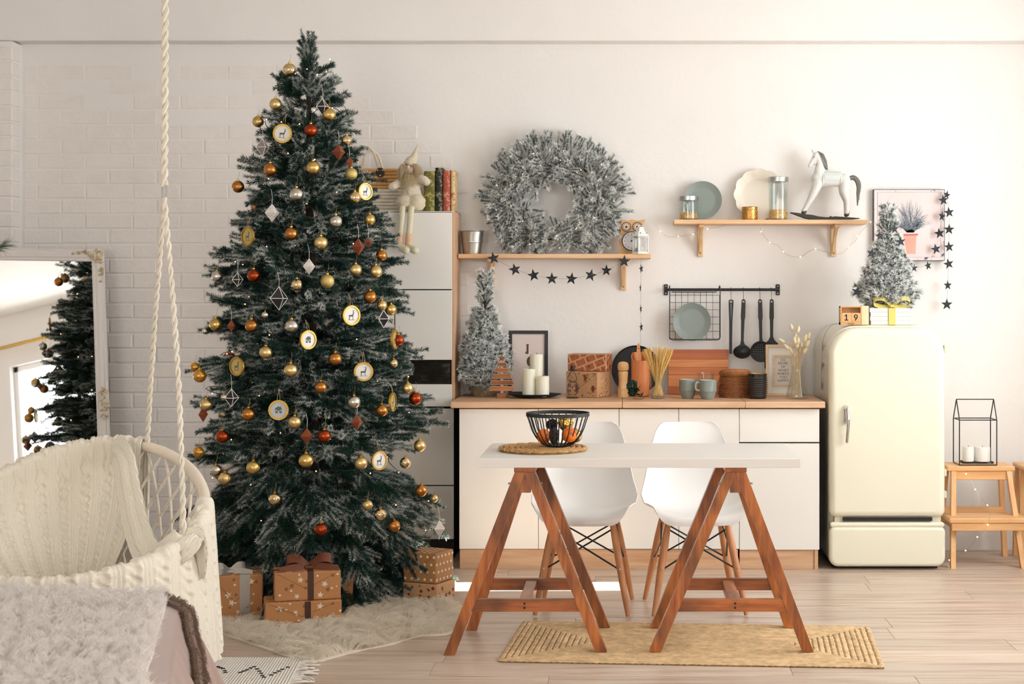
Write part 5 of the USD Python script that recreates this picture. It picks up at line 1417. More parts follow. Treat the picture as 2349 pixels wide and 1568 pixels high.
# black ribbed jar candle
d = 7.60; c = P(1738, 0, d); c[2] = ZW; k = d / F
m_blackglass = M("black_glass", "101112", .18, coat_weight=.6)
jc_ = thing("jar_candle", "black ribbed glass jar candle with a gold inside rim", "candle", c)
prof = [(0, 0), (19 * k, 0), (20.5 * k, 2 * k)]
for i in range(9): z = (5 + i * 5) * k; prof += [(20.6 * k + i * .12 * k, z), (21.7 * k + i * .12 * k, z + 1.5 * k), (21.7 * k + i * .12 * k, z + 3 * k), (20.6 * k + i * .12 * k, z + 4.4 * k)]
prof += [(21.6 * k, 53 * k), (21.9 * k, 57 * k), (20.6 * k, 57 * k), (20.3 * k, 48 * k), (0, 47 * k)]
part(jc_, "jar", lathe(prof, 40, c), m_blackglass)
part(jc_, "gold_rim", lathe([(20.2 * k, 50 * k), (20.9 * k, 57.5 * k), (20.0 * k, 57.6 * k), (19.6 * k, 50 * k)], 40, c), m_rim)
# inspirational frame
d = 7.82; x0, x1 = P(1758, 0, d)[0], P(1838, 0, d)[0]; h = P(0, 790, d)[2] - ZW
qf = leaning("pale wood double frame with a motivational text print leaning behind the dried grass", "picture_frame", "picture", ((x0 + x1) / 2 - .002, d, ZW + .001), x1 - x0, h, 6, -3)
w2 = (x1 - x0) / 2
m_palewood = W("pale_frame", "d9b48e", "ecd0ae", "x", 1.0, .5)
part(qf, "frame", frame_bar(-w2, 0, w2, h, .0125, .02, 0), m_palewood, world=False)
part(qf, "mat_board", slab(sbox(-w2 + .011, .011, w2 - .011, h - .011), .003, .012), M("mat_white", "eeebe4", .6), world=False)
ix, iz0, iz1 = w2 * .58, h * .19, h * .80
part(qf, "inner_frame", frame_bar(-ix, iz0, ix, iz1, .010, .010, .003), m_palewood, world=False)
part(qf, "print", slab(sbox(-ix + .009, iz0 + .009, ix - .009, iz1 - .009), .002, .0085), M("print_cream", "ded4c8", .6), world=False)
m_inkgrey = M("ink_grey", "4d4744", .7)
lines_ = ["DO", "MORE", "OF", "WHAT", "MAKES", "YOU", "HAPPY"]
for i, w in enumerate(lines_):
    part(qf, "lettering", text(w, .0128, (0, .0083, iz1 - .026 - i * (iz1 - iz0 - .05) / 6.2), .0005), m_inkgrey, world=False, smooth=False)
# vase of dried grass
d = 7.58; c = P(1829, 0, d); c[2] = ZW; k = d / F
vs_ = thing("glass_vase", "clear flared glass vase of dried bunny tail grass by the fridge", "vase", c)
part(vs_, "bowl", lathe([(0, 0), (25 * k, 0), (26.5 * k, 3 * k), (25.5 * k, 12 * k), (19 * k, 38 * k), (13.5 * k, 60 * k), (13.5 * k, 72 * k), (14.5 * k, 76 * k), (13.9 * k, 76 * k), (12.8 * k, 70 * k), (12.8 * k, 60 * k), (18.2 * k, 38 * k), (24 * k, 12 * k), (24 * k, 5 * k), (0, 4 * k)], 40, c), m_glass, smooth=50)
m_grass = M("dry_stem", "d6bb85", .7); m_tail = M("bunny_tail", "e9dab4", .85, bump=(240, .003), var=(120, .12))
heads = [(1816, 751, -18), (1831, 755, 12), (1825, 772, 0), (1848, 775, 15), (1856, 770, 22), (1793, 781, -60), (1804, 795, -45), (1823, 780, -8), (1831, 781, 6), (1840, 790, 0), (1829, 790, 5), (1853, 788, 24), (1815, 803, -20), (1848, 803, 32), (1836, 800, 10)]
g_ = np.random.RandomState(3)
for i, (px, py, tl) in enumerate(heads):
    hp = P(px, py, d + g_.uniform(-.03, .03))
    t = thing("bunny_tail_grass", "dried bunny tail grass stalk with a fluffy cream head", "dried grass", (c[0], d, ZW + .012), group="dried grass stalks in the glass vase")
    a = math.radians(tl); ax = np.array([math.sin(a), g_.uniform(-.1, .1), math.cos(a)]); ax /= np.linalg.norm(ax)
    L = .020
    q = np.linspace(-1, 1, 9)
    part(t, "head", tube(hp + ax * (q * L)[:, None], .0098 * np.sqrt(np.clip(1 - (q * .98) ** 2, .02, 1)) * (1 - .25 * q), 10), m_tail)
    neck = c + (g_.uniform(-7, 7) * k, g_.uniform(-.012, .012), 66 * k)
    foot = c + (g_.uniform(-17, 9) * k, g_.uniform(-.02, .02), .010)
    part(t, "stem", tube(catmull([foot, neck, hp - ax * L * .95], 8), .0011, 4), m_grass)

# ================================================================ rail with basket and tools
d = 7.955
rl = thing("utensil_rail", "black wall rail with screwed end brackets above the worktop", "rail", P(1657, 664, d))
zr = P(0, 664, d)[2]; rx0, rx1 = P(1532, 0, d)[0], P(1783, 0, d)[0]
part(rl, "bar", tube([(rx0, d, zr), (rx1, d, zr)], 3.2 * d / F, 14), m_black)
for px in (1528, 1786):
    x = P(px, 0, d)[0]
    part(rl, "bracket", cat(slab(rrect(x - .0105, zr - .029, x + .0105, zr + .029, .005), .006, WALLY - .008), tube([(x, WALLY - .004, zr), (x, d, zr), (x + (.012 if px < 1600 else -.012), d, zr)], .006, 8)), m_black)
    for dz in (-.019, .019):
        m = upright(lathe([(0, .0012), (.0030, .001), (.0035, 0), (0, 0)], 10)); part(rl, "screw", (m[0] + (x, WALLY - .0082, zr + dz), m[1]), m_steel)
wbk = thing("wire_basket", "black wire grid basket hanging on the rail with a plate inside", "basket", P(1594, 724, 7.9))
df, db = 7.865, 7.965
X0, X1, Z1, Z0 = P(1536.5, 0, df)[0], P(1652, 0, df)[0], P(0, 668, df)[2], P(0, 779, df)[2]
rim_ = [(X0, df, Z1 + .012), (X0, df, Z0 + .014), (X0 + .004, df, Z0 + .004), (X0 + .014, df, Z0), (X1 - .014, df, Z0), (X1 - .004, df, Z0 + .004), (X1, df, Z0 + .014), (X1, df, Z1 + .012)]
part(wbk, "front_rim", tube(rim_, .0026, 8), m_black)
for x in (X0, X1): part(wbk, "hook", tube(catmull([(x, df, Z1 + .010), (x, df + .03, Z1 + .03), (x, d - .0, zr + .0125), (x, d + .012, zr + .003)], 5), .0026, 6), m_black)
gridx = np.linspace(X0, X1, 9)
for x in gridx[1:-1]: part(wbk, "wire", tube([(x, db, Z1 - .004), (x, db, Z0 + .004), (x, df, Z0 + .002)], .0011, 5), m_black)
for z in np.linspace(Z0 + .004, Z1 - .02, 7): part(wbk, "wire", tube([(X0, df, z), (X0 + .002, db, z), (X1 - .002, db, z), (X1, df, z)], .0011, 5), m_black)
for x in (X0, X1):
    for y in (7.895, 7.93): part(wbk, "wire", tube([(x, y, Z1 - .02), (x, y, Z0 + .002)], .0010, 5), m_black)
part(wbk, "back_rim", tube([(X0 + .012, db, Z1 - .003), (X1 - .012, db, Z1 - .003)], .0022, 6), m_black)
m_sage = M("sage_plate", "88928c", .45)
def plate(label, px, py, dd, r, mtl, tilt=4, scallop=0.0, group=None, bottom=None):
    c = P(px, py, dd)
    t = thing("plate", label, "plate", c, rx=-tilt, group=group)
    v, f = lathe([(0, .004), (r * .62, .004), (r * .72, .007), (r * .97, .017), (r, .019), (r, .016), (r * .72, .002), (r * .6, 0), (0, 0)], 72, (0, 0, -.008))
    if scallop:
        a = np.arctan2(v[:, 1], v[:, 0]); q = np.linalg.norm(v[:, :2], axis=1) / r
        k_ = 1 + scallop * np.clip((q - .7) / .3, 0, 1) * (np.abs(np.cos(a * 6)) - .6)
        v[:, :2] *= k_[:, None]
    part(t, "dish", upright((v, f)), mtl, world=False, smooth=50)
    return t
plate("sage green plate standing inside the black wire basket", 1587, 738, 7.925, 43.5 * 7.925 / F, m_sage, 2)
def tool(label, px, ytop, outline, extra=None, dd=7.93, th=.006, name="utensil"):
    t = thing(name, label, "kitchen utensil", P(px, ytop, dd), group="black utensils on the rail")
    h0 = P(px, 662, dd); hz_ = P(px, ytop + 4, dd)
    part(t, "hook", tube(catmull([(h0[0], d + .008, zr - .006), (h0[0], d + .009, zr + .009), (h0[0], d - .009, zr + .009), (h0[0], d - .011, zr - .012), (hz_[0], dd - .002, hz_[2] + .012), (hz_[0], dd - .006, hz_[2] - .006), (hz_[0], dd + .006, hz_[2] - .008)], 5), .0012, 5), m_black, label="thin black hook")
    part(t, "handle", slab(outline, th, dd - th / 2), m_plastic)
    return t
m_plastic = M("black_nylon", "1c1e20", .5)
def up(pts, dd=7.93): return Polygon([tuple(P(x, y, dd)[[0, 2]]) for x, y in pts])
def hole(px, py, r=2.4, dd=7.93): c = P(px, py, dd); q = r * dd / F; return Polygon([(c[0] + q * math.cos(a), c[2] + q * math.sin(a)) for a in np.linspace(0, 2 * PI, 15)[:-1]])
tg_ = tool("black tongs, the narrowest tool on the rail", 1677, 687, up([(1671.5, 692), (1672, 688), (1677, 686.5), (1682, 688), (1682.5, 692), (1679.8, 740), (1679, 811), (1673, 811), (1672.8, 740)]).difference(hole(1677, 692, 3)).difference(up([(1676, 697), (1678, 697), (1676.8, 745)])), th=.016)
def hnd_(px, y0, lean=0): return [(px - 4.5, y0 + 5), (px - 3.5, y0 + 1), (px, y0 - .5), (px + 3.5, y0 + 1), (px + 4.8, y0 + 5), (px + 5.2 + lean * .4, y0 + 42), (px + 4 + lean * .5, y0 + 48), (px + 3 + lean, y0 + 100), (px - 3 + lean, y0 + 100), (px - 4 + lean * .5, y0 + 48), (px - 5.2 + lean * .4, y0 + 42)]
def bowl_part(t, name, px, py, rx, rz, dd, deep, mtl, holes=False):
    v, f = grid(lambda U, V: np.stack([np.cos(2 * PI * U) * V * rx, deep * (1 - V ** 2) * 1.0 - deep * .5, np.sin(2 * PI * U) * V * rz], -1), 36, 10, True)
    c = P(px, py, dd); part(t, name, thicken((v + c, f), .0025), mtl, smooth=60)
k = 7.93 / F
ld = tool("black soup ladle with a deep round bowl on the rail", 1705.5, 686, up(hnd_(1705.5, 686, -3)).difference(hole(1705.5, 691.5)))
part(ld, "neck", slab(up([(1699.5, 780), (1705.5, 780), (1708, 789), (1716, 795), (1691, 795), (1698, 789)]), .006, 7.925), m_plastic)
bowl_part(ld, "bowl", 1703, 807, 20 * k, 15 * k, 7.915, -.035, m_plastic)
sk = tool("black skimmer with a perforated head on the rail", 1743.5, 686, up(hnd_(1743.5, 686, 2)).difference(hole(1743.5, 691.5)))
part(sk, "neck", slab(up([(1742.5, 775), (1748.5, 775), (1750, 783), (1757, 790), (1733, 792), (1741, 784)]), .006, 7.925), m_plastic)
bowl_part(sk, "head", 1745, 806, 24 * k, 24 * k, 7.92, .012, m_plastic)
mb = MB()
for i in range(-3, 4):
    for j in range(-3, 4):
        if i * i + j * j < 11: mb.add((lambda m: (m[0] + P(1744 + i * 5, 806 + j * 5, 7.913), m[1]))(upright(lathe([(0, .0006), (.0022, .0005), (.0024, 0), (0, 0)], 8))))
part(sk, "hole_print", mb, M("perforation", "77777a", .6), kind="stuff")
sl = tool("black slotted turner with a flared blade on the rail", 1770, 686, up(hnd_(1770, 686, 0)).difference(hole(1770, 691.5)))
part(sl, "blade", slab(up([(1766.5, 772), (1773.5, 772), (1777, 780), (1785, 787), (1786, 800), (1786, 845), (1754, 845), (1754, 800), (1755, 787), (1763, 780)]), .004, 7.93), m_plastic)

# ================================================================ on the table
m_seagrass = M("seagrass", "bb8f5a", .7, var=(60, .3), rand=.05)
c = np.array([-.315, 5.905, TZ]); r = .176
pmt = thing("placemat", "round braided seagrass placemat on the white tabletop", "placemat", c)
part(pmt, "backing", lathe([(0, .001), (r - .006, .001), (r - .006, .004), (0, .004)], 40, c), "/World/Looks/jute_back")
nr_ = 8
for i in range(nr_):
    q = r - (i + .5) * r / nr_; wdt = r / nr_
    n = max(14, int(2 * PI * q / .024))
    mb = MB()
    for j in range(n):
        a = 2 * PI * (j + .5 * (i % 2)) / n; t_ = a + PI / 2
        s = 1
        e = np.array([math.cos(t_) * .019 + math.cos(a) * wdt * .30 * s, math.sin(t_) * .019 + math.sin(a) * wdt * .30 * s, 0])
        m = c + np.array([q * math.cos(a), q * math.sin(a), .0075 + .0015 * (j % 2)])
        mb.add(tube([m - e, m - e * .5 + (0, 0, .002), m + e * .5 + (0, 0, .002), m + e], [.003, .0066, .0066, .003], 6))
    part(pmt, "braid", mb, m_seagrass, smooth=60)
c = np.array([P(1279.5, 0, 5.905)[0], 5.905, TZ + .014])
bw = thing("wire_bowl", "black wire fruit bowl standing on the seagrass placemat", "bowl", c)
R1 = 71.5 * 5.905 / F; hB = .128
pr_ = [(.045, .006), (.062, .014), (.082, .034), (.100, .065), (.112, .10), (R1, hB)]
a = np.arange(72) * 2 * PI / 72
rim = np.stack([R1 * np.cos(a), R1 * np.sin(a), 0 * a], 1)
part(bw, "rim", lathe([(R1 - .002, hB - .007), (R1 + .002, hB - .007), (R1 + .002, hB + .007), (R1 - .002, hB + .007), (R1 - .002, hB - .007)], 72, c), m_black)
for j in range(26):
    q = 2 * PI * (j + .5) / 26
    pth = catmull([(r_ * math.cos(q), r_ * math.sin(q), z_) for r_, z_ in pr_], 4)
    part(bw, "wire", tube(pth + c, .0023, 6), m_black)
part(bw, "base_ring", tube(np.stack([.045 * np.cos(a), .045 * np.sin(a), 0 * a + .006], 1) + c, .003, 6, closed=True), m_black)
part(bw, "base_plate", lathe([(0, .004), (.045, .004), (.045, .007), (0, .007)], 36, c), m_black)
for q in (30, 150, 270):
    x, y = .05 * math.cos(math.radians(q)), .05 * math.sin(math.radians(q)); part(bw, "foot", sphere(c + (x, y, .0), .0055, 2), m_black)
m_orange = M("orange_peel", "e8731c", .42, bump=(170, .0025), var=(6, .1)); m_navel = M("orange_navel", "7d6a2a", .8)
def orange(label, px, py, dd, r, rz, group="oranges in the wire bowl"):
    cc = P(px, py, dd)
    t = thing("orange", label, "orange", cc, rx=70, rz=rz, group=group)
    aa = np.linspace(-PI / 2, PI / 2, 26)
    prf = [(max(1e-5, r * math.cos(q)), r * .93 * math.sin(q) - .0035 * math.exp(-((q - PI / 2) / .25) ** 2)) for q in aa]
    pl_o = part(t, "peel", lathe(prf, 36), m_orange, world=False, smooth=True)
    part(pl_o, "stem_scar", lathe([(0, r * .93 - .0035), (.0032, r * .93 - .0038), (.002, r * .93 - .001), (0, r * .93 - .0005)], 9), m_navel, world=False)
orange("orange on the side of the wire bowl near the tree", 1247, 1000, 5.89, .0285, 40)
orange("orange beside the gold bauble in the wire bowl", 1306, 997, 5.86, .030, 10)
m_cone = M("pine_cone", "2c2623", .75, rand=.1, var=(60, .3))
def cone(label, px, py, dd, L, R, rx, rz):
    cc = P(px, py, dd)
    t = thing("pine_cone", label, "pine cone", cc, rx=rx, rz=rz, group="pine cones in the wire bowl")
    part(t, "core", tube([(0, 0, -L / 2), (0, 0, -L * .2), (0, 0, L * .2), (0, 0, L / 2)], [R * .3, R * .62, R * .5, R * .15], 10), m_cone, world=False)
    n = 70
    for i in range(n):
        q = (i + .5) / n; a = i * 137.5
        rr = R * math.sin(PI * (.12 + .86 * q)) ** .8
        sc = m3.Manifold.hull_points(np.array([(0, -.002, 0), (0, .002, 0), (rr * .75, -.0058, .002), (rr * .75, .0058, .002), (rr, -.0035, .007), (rr, .0035, .007), (rr * .9, 0, -.001)]))
        part(t, "scale", T(sc, (0, 0, -L / 2 + q * L), rz=a, ry=-22 - 20 * q), m_cone, world=False, smooth=False)
cone("dark pine cone lying on top in the wire bowl", 1264, 973, 5.92, .06, .027, 75, 30)
cone("dark upright pine cone at the front of the wire bowl", 1271, 1001, 5.85, .062, .026, 8, 0)
bauble("g", P(1320, 999, 5.94), "pale gold bauble lying in the wire bowl beside the orange", .027, "gold ornaments in the wire bowl")
pf = thing("gold_ornament", "crumpled shiny gold leaf ornament on top in the wire bowl", "ornament", P(1298, 970, 5.93))
v, f = sphere((0, 0, 0), .03, 4); v = v * (1 + .35 * (meshkit.fbm(v * 90, 2, 4) - .5))[:, None]
part(pf, "husk", (v, f), M("crumpled_gold", "d8b765", .22, .9), world=False, smooth=False)
g_ = np.random.RandomState(2)
for i in range(9):
    q = 2 * PI * i / 9; lf = prism(Polygon([(-.004, 0), (-.009, .016), (0, .034), (.009, .016), (.004, 0)]), .0008)
    part(pf, "petal", T(T(lf, (0, .012, 0), rx=g_.uniform(10, 60)), (0, 0, .012), rz=math.degrees(q)), "/World/Looks/crumpled_gold", world=False, smooth=False)
# ================================================================ shelves
def shelf(label, px0, px1, py0, py1, brackets, dfr=7.80):
    a, b = P(px0, py1, dfr), P(px1, py0, dfr)
    t = thing("wall_shelf", label, "shelf", ((a[0] + b[0]) / 2, 7.9, a[2]), group="pine wall shelves")
    part(t, "board", bb((a[0], dfr, a[2]), (b[0], WALLY - .001, b[2]), .0015), m_pine)
    zb = a[2]
    for px in brackets:
        x = P(px, 0, 7.95)[0]; h = .165
        w = .0145
        ws = part(t, "wall_strip", bb((x - w, WALLY - .018, zb - h), (x + w, WALLY - .001, zb), .003), m_pinez)
        part(t, "arm", bb((x - w, dfr + .03, zb - .018), (x + w, WALLY - .018, zb), .003), m_pinez)
        br = Polygon([(dfr + .045, zb - .018), (dfr + .07, zb - .018), *[(WALLY - .018 - .075 * (1 - t_) ** 1.6, zb - .018 - .115 * t_ ** 1.2) for t_ in np.linspace(.15, 1, 8)], (WALLY - .018, zb - .148), *[(WALLY - .03 - .10 * (1 - t_) ** 1.5, zb - .03 - .11 * t_ ** 1.1) for t_ in np.linspace(1, 0, 8)]]).buffer(0)
        part(t, "brace", sidep(br, x - .007, x + .007), m_pinez)
        part(ws, "screw", (lambda m: (m[0] + (x, WALLY - .0182, zb - h + .018), m[1]))(upright(lathe([(0, .001), (.003, .001), (.0035, 0), (0, 0)], 10))), m_bark)
    return t, b[2]
SHL, ZL = shelf("pine wall shelf carrying the snowy wreath", 1051, 1493, 582, 592, (1128, 1430))
SHR, ZR = shelf("pine wall shelf carrying the rocking horse", 1546.5, 1990, 503.5, 513, (1607, 1914))
# bucket
m_zinc = M("zinc", "b4b2aa", .34, 1.0, var=(8, .12)); d = 7.88; k = d / F; c = P(1083, 0, d); c[2] = ZL
bk = thing("zinc_bucket", "small plain zinc bucket at the end of the wreath shelf", "bucket", c)
prof = [(0, .002), (19.5 * k, .002), (20 * k, 0), (20.4 * k, 2 * k), (23.5 * k, 26 * k), (24.2 * k, 27 * k), (23.9 * k, 29 * k), (24.5 * k, 31 * k), (24.4 * k, 33 * k), (26.5 * k, 51 * k), (27.8 * k, 52 * k), (27.6 * k, 54 * k), (26.4 * k, 53.4 * k), (19.8 * k, 4 * k), (0, 4 * k)]
part(bk, "wall", lathe(prof, 40, c), m_zinc, smooth=40)
part(bk, "rim", tube([(c[0] + 27.2 * k * math.cos(q), c[1] + 27.2 * k * math.sin(q), ZL + 53 * k) for q in np.linspace(0, 2 * PI, 49)[:-1]], .0022, 6, closed=True), m_zinc)
# wreath
FLOCK = [with_mat(twig(.10, 120, .024, .0034, 56, 40 + s, 1.0, .003), m_flock) for s in range(3)]
d = 7.90; k = d / F; c = P(1272, 452, d)
wrt = thing("wreath", "large snowy flocked fir wreath standing on the wall shelf", "wreath", (c[0], d, ZL))
r = np.random.RandomState(9); pos, dr, sc = [], [], []
hole_c = np.array([-2 * k, -14 * k])
def ring(a):
    o = np.array([math.cos(a) * 155 * k * (1.02 if math.cos(a) > 0 else 1.0), math.sin(a) * 138 * k])
    i = hole_c + np.array([math.cos(a) * 66 * k, math.sin(a) * 46 * k])
    return i, o
for _ in range(560):
    a = r.uniform(0, 2 * PI); i, o = ring(a); q = r.uniform(.12, .80)
    p2 = i + (o - i) * q; out = (o - i) / np.linalg.norm(o - i)
    y = -.075 * math.sin(PI * min(1, q + .1)) * r.uniform(.2, 1.0)
    tang = np.array([-out[1], out[0]])
    dirn = np.array([*(out * (q - .32) * 2.4 + tang * r.normal() * .55), -1.0 * r.uniform(.0, .9)])
    p = np.array([c[0] + p2[0], d + .05 + y, c[2] + p2[1]])
    dirn = np.array([dirn[0], dirn[2], dirn[1]])
    pos.append(p); dr.append(dirn); sc.append(r.uniform(.75, 1.1))
for n_ in range(70):
    a = 2 * PI * (n_ + r.uniform(-.3, .3)) / 70; i, o = ring(a); out = (o - i) / np.linalg.norm(o - i)
    p2 = o - out * .085 * r.uniform(.75, 1.1)
    pos.append(np.array([c[0] + p2[0], d + .04 + r.uniform(-.05, .02), c[2] + p2[1]])); dr.append(np.array([out[0] + r.normal() * .25, r.uniform(-.3, .1), out[1] + r.normal() * .25])); sc.append(r.uniform(.9, 1.15))
pos, dr, sc = np.array(pos), np.array(dr), np.array(sc)
keep = (pos[:, 2] > ZL + .03) & (pos[:, 1] + dr[:, 1] / np.linalg.norm(dr, axis=1) * .09 * sc < WALLY - .005)
end = pos + dr / np.linalg.norm(dr, axis=1, keepdims=True) * .09 * sc[:, None]
keep &= end[:, 2] > ZL + .012
instancer(wrt, "foliage", FLOCK, r.randint(0, 3, keep.sum()), pos[keep], quat_to(dr[keep], r.uniform(0, 6.28, keep.sum())), sc[keep])
a = np.linspace(0, 2 * PI, 49)[:-1]
part(wrt, "hoop", tube(np.stack([c[0] + 108 * k * np.cos(a), np.full(48, d + .055), c[2] - 6 * k + 90 * k * np.sin(a)], 1), .006, 6, closed=True), m_bark)
m_bulb2 = glow("pale_bulb", "fff0cc", 22.0)
wl = thing("wreath_lights", "thin wire of pale fairy lights woven through the snowy wreath", "string lights", (c[0], d - .06, ZL + .02))
aa = np.linspace(0, 2 * PI * 1.9, 150); rad = 1 + .22 * np.sin(aa * 4.3)
wp = np.stack([c[0] + 112 * k * rad * np.cos(aa), d - .045 + .012 * np.sin(aa * 9), c[2] - 6 * k + 92 * k * rad * np.sin(aa)], 1)
part(wl, "wire", tube(wp, .0009, 4), m_wiresil); part(wl, "bulb", cat(*[sphere(wp[i], .0022, 1) for i in range(0, 150, 6)]), m_bulb2, kind="stuff")
lp = catmull([P(1308, 430, d - .02), P(1312, 455, d - .02), P(1326, 478, d - .02), P(1330, 498, d - .02), P(1328, 515, d - .02)], 6)
part(wl, "loose_wire", tube(lp, .0009, 4), m_wiresil); part(wl, "loose_bulb", cat(sphere(P(1317, 472, d - .02), .003, 1), sphere(P(1329, 510, d - .02), .003, 1)), m_bulb2, kind="stuff")
# owl clock
m_owl = W("owl_plywood", "cd9a63", "e0b27c", "z", 1.0, .5); d = 7.90
ow = thing("owl_clock", "plywood owl shaped clock half hidden by the white lantern", "clock", (*P(1449, 0, d)[:2], ZL))
pts = [(1419, 581), (1422, 571), (1418.5, 553), (1420, 540), (1424, 530), (1423, 516), (1429, 504), (1438, 506), (1450, 503.2), (1462, 505.5), (1478.5, 503), (1478, 508), (1475, 517), (1476, 530), (1479, 540), (1480, 553), (1477, 571), (1480, 581)]
op = Polygon([tuple(p) for p in catmull([tuple(P(x, y, d)[[0, 2]]) + (0,) for x, y in pts], 4, True)[:, :2]]).buffer(0)
op = op.intersection(sbox(-9, ZL, 9, 9))
part(ow, "body", slab(op, .02, d), m_owl)
m_brown = M("owl_brown", "5c3a20", .6); m_ivory = M("owl_ivory", "ecdcc4", .6)
def disc(px, py, r, th, y, dd=None): cc = P(px, py, dd or d); return slab(Polygon([(cc[0] + r * math.cos(q), cc[2] + r * math.sin(q)) for q in np.linspace(0, 2 * PI, 33)[:-1]]), th, y)
for px in (1436.8, 1461.8):
    cc = P(px, 520, d); k = d / F
    ey = part(ow, "eye", disc(px, 520, 11.2 * k, .003, d - .003), m_brown)
    mb = MB()
    for j in range(16):
        q = 2 * PI * j / 16; u = np.array([math.cos(q), math.sin(q)]); w = np.array([-u[1], u[0]])
        mb.add(slab(Polygon([tuple(cc[[0, 2]] + u * r_ + w * s_) for r_, s_ in ((.011, -.0012), (.022, -.0022), (.022, .0022), (.011, .0012))]), .001, d - .004))
    part(ey, "eye_print", mb, m_ivory, smooth=False)
    part(ey, "eye_ring", disc(px, 520, 5.2 * k, .0012, d - .0042), m_ivory); part(ey, "pupil", disc(px, 520, 3 * k, .0012, d - .0052), m_brown)
k = d / F
part(ow, "clock_case", slab(Polygon([(P(1449, 0, d)[0] + 22.5 * k * math.cos(q), P(0, 553, d)[2] + 22.5 * k * math.sin(q)) for q in np.linspace(0, 2 * PI, 49)[:-1]]), .014, d - .014), m_black)
dial = part(ow, "dial", disc(1449, 553, 20.5 * k, .001, d - .0148), M("dial_white", "dcdbe2", .5))
for h_ in range(12):
    q = math.radians(90 - 30 * h_); m = slab(sbox(-.0014, -.003, .0014, .003), .0006, d - .0156)
    part(dial, "hour_mark", (m[0] + (P(1449, 0, d)[0] + 16 * k * math.cos(q), 0, P(0, 553, d)[2] + 16 * k * math.sin(q)), m[1]), m_inkgrey, smooth=False)
part(ow, "hub", disc(1449, 553, 2 * k, .002, d - .017), m_black)
part(ow, "hand", cat(slab(Polygon([tuple(P(x, y, d)[[0, 2]]) for x, y in ((1448.4, 553), (1449.6, 553), (1458, 538), (1457, 537.5))]), .0008, d - .0172), slab(Polygon([tuple(P(x, y, d)[[0, 2]]) for x, y in ((1448.6, 554), (1449.4, 552), (1463, 556), (1463, 557))]), .0008, d - .0168)), m_black)
# white lantern
m_lant = M("lantern_white", "f0eee9", .4); d = 7.83; k = d / F; c = P(1469, 0, d); c[2] = ZL + .0005
ln_ = thing("lantern", "small white hexagonal metal lantern in front of the owl clock", "lantern", c)
hx_ = lambda r, z, rot_=15: [(r * math.cos(math.radians(rot_ + 60 * i)), r * math.sin(math.radians(rot_ + 60 * i)), z) for i in range(6)]
def hexring(r0, r1, z0, z1): return m3.Manifold.hull_points(np.array(hx_(r0, z0) + hx_(r1, z1)))
part(ln_, "base", T(cat(hexring(20 * k, 20 * k, 0, 2.5 * k), hexring(18.5 * k, 18 * k, 2.5 * k, 4.5 * k)), c), m_lant, smooth=False)
R_h = 17.5 * k
for i in range(6):
    p0, p1 = np.array(hx_(R_h, 4.5 * k)[i]), np.array(hx_(R_h, 40 * k)[i]); q0, q1 = np.array(hx_(R_h, 4.5 * k)[(i + 1) % 6]), np.array(hx_(R_h, 40 * k)[(i + 1) % 6])
    part(ln_, "post", T(tube([p0, p1], .0035, 6), c), m_lant)
    u_ = (q0 - p0) / np.linalg.norm(q0 - p0); b_ = .0075
    for a0, a1 in ((p0, p1 - p0), (q0 - u_ * b_, q1 - q0)): part(ln_, "pane_stile", T(m3.Manifold.hull_points(np.array([a0 * s_ + o for s_ in (1.0, .955) for o in (0 * u_, u_ * b_, a1, a1 + u_ * b_)]) * (1, 1, 1)), c), m_lant, smooth=False)
    for zz0 in (p0[2], p1[2] - b_): part(ln_, "pane_rail", T(m3.Manifold.hull_points(np.array([np.array([w_[0] * s_, w_[1] * s_, zz0 + o]) for w_ in (p0, q0) for s_ in (1.0, .955) for o in (0, b_)])), c), m_lant, smooth=False)
    part(ln_, "pane", T((np.array([p0, q0, q1, p1]), np.array([[0, 1, 2], [0, 2, 3]])), c), m_glass, smooth=False)
part(ln_, "candle", lathe([(0, 4.5 * k), (7 * k, 4.5 * k), (7 * k, 16 * k), (0, 15 * k)], 16, c), m_wax)
lroof = part(ln_, "roof", T(cat(hexring(20.5 * k, 20 * k, 40 * k, 43 * k), hexring(19.5 * k, 15 * k, 43 * k, 51 * k), hexring(10.5 * k, 9.5 * k, 51 * k, 57 * k), hexring(10 * k, 7 * k, 57 * k, 62 * k)), c), m_lant, smooth=False)
for i in range(3): part(lroof, "vent", sphere(c + np.array([(-14, -13, 47.5), (0, -16.5, 47.5), (14, -12, 47.5)][i]) * k, .0026, 1), m_blackmatte)
part(ln_, "bail", tube(catmull([c + np.array([-10, 0, 58]) * k, c + np.array([0, 3, 66]) * k, c + np.array([10, 0, 58]) * k], 6), .0012, 5), m_lant)

# ================================================================ star garlands: card stars threaded on a string
m_card = M("black_card", "1b1f24", .7); m_thread = M("thread", "8d877f", .8)
def garland(label, stars, dd, thread=None, extra=()):
    t = thing("star_garland", label, "garland", P(*stars[0][:2], stars[0][4] if len(stars[0]) > 4 else dd), group="black star garlands")
    g_ = np.random.RandomState(len(stars))
    pts = []
    for s in stars:
        px, py, r, turn = s[:4]; q = s[4] if len(s) > 4 else dd
        c = P(px, py, q); pts.append(c)
        m = slab(Polygon(star(r * q / F, .40, 5, 90 + g_.uniform(-14, 14))), .0008, -.0004)
        part(t, "star", T(m, c, rz=turn), m_card, smooth=False)
    th = [P(*e) for e in (thread or [])] or pts
    part(t, "thread", tube(th, .0006, 4), m_thread)
    return t
garland("garland of black card stars swagged under the wreath shelf", [(1132, 592, 15, 10), (1181, 618, 15, 5), (1224, 631, 15, -8), (1266, 639, 15, 6), (1311, 639, 15, -5), (1355, 631, 15, 8), (1391, 620, 14, -20), (1432, 599, 15, 10)], 7.775)
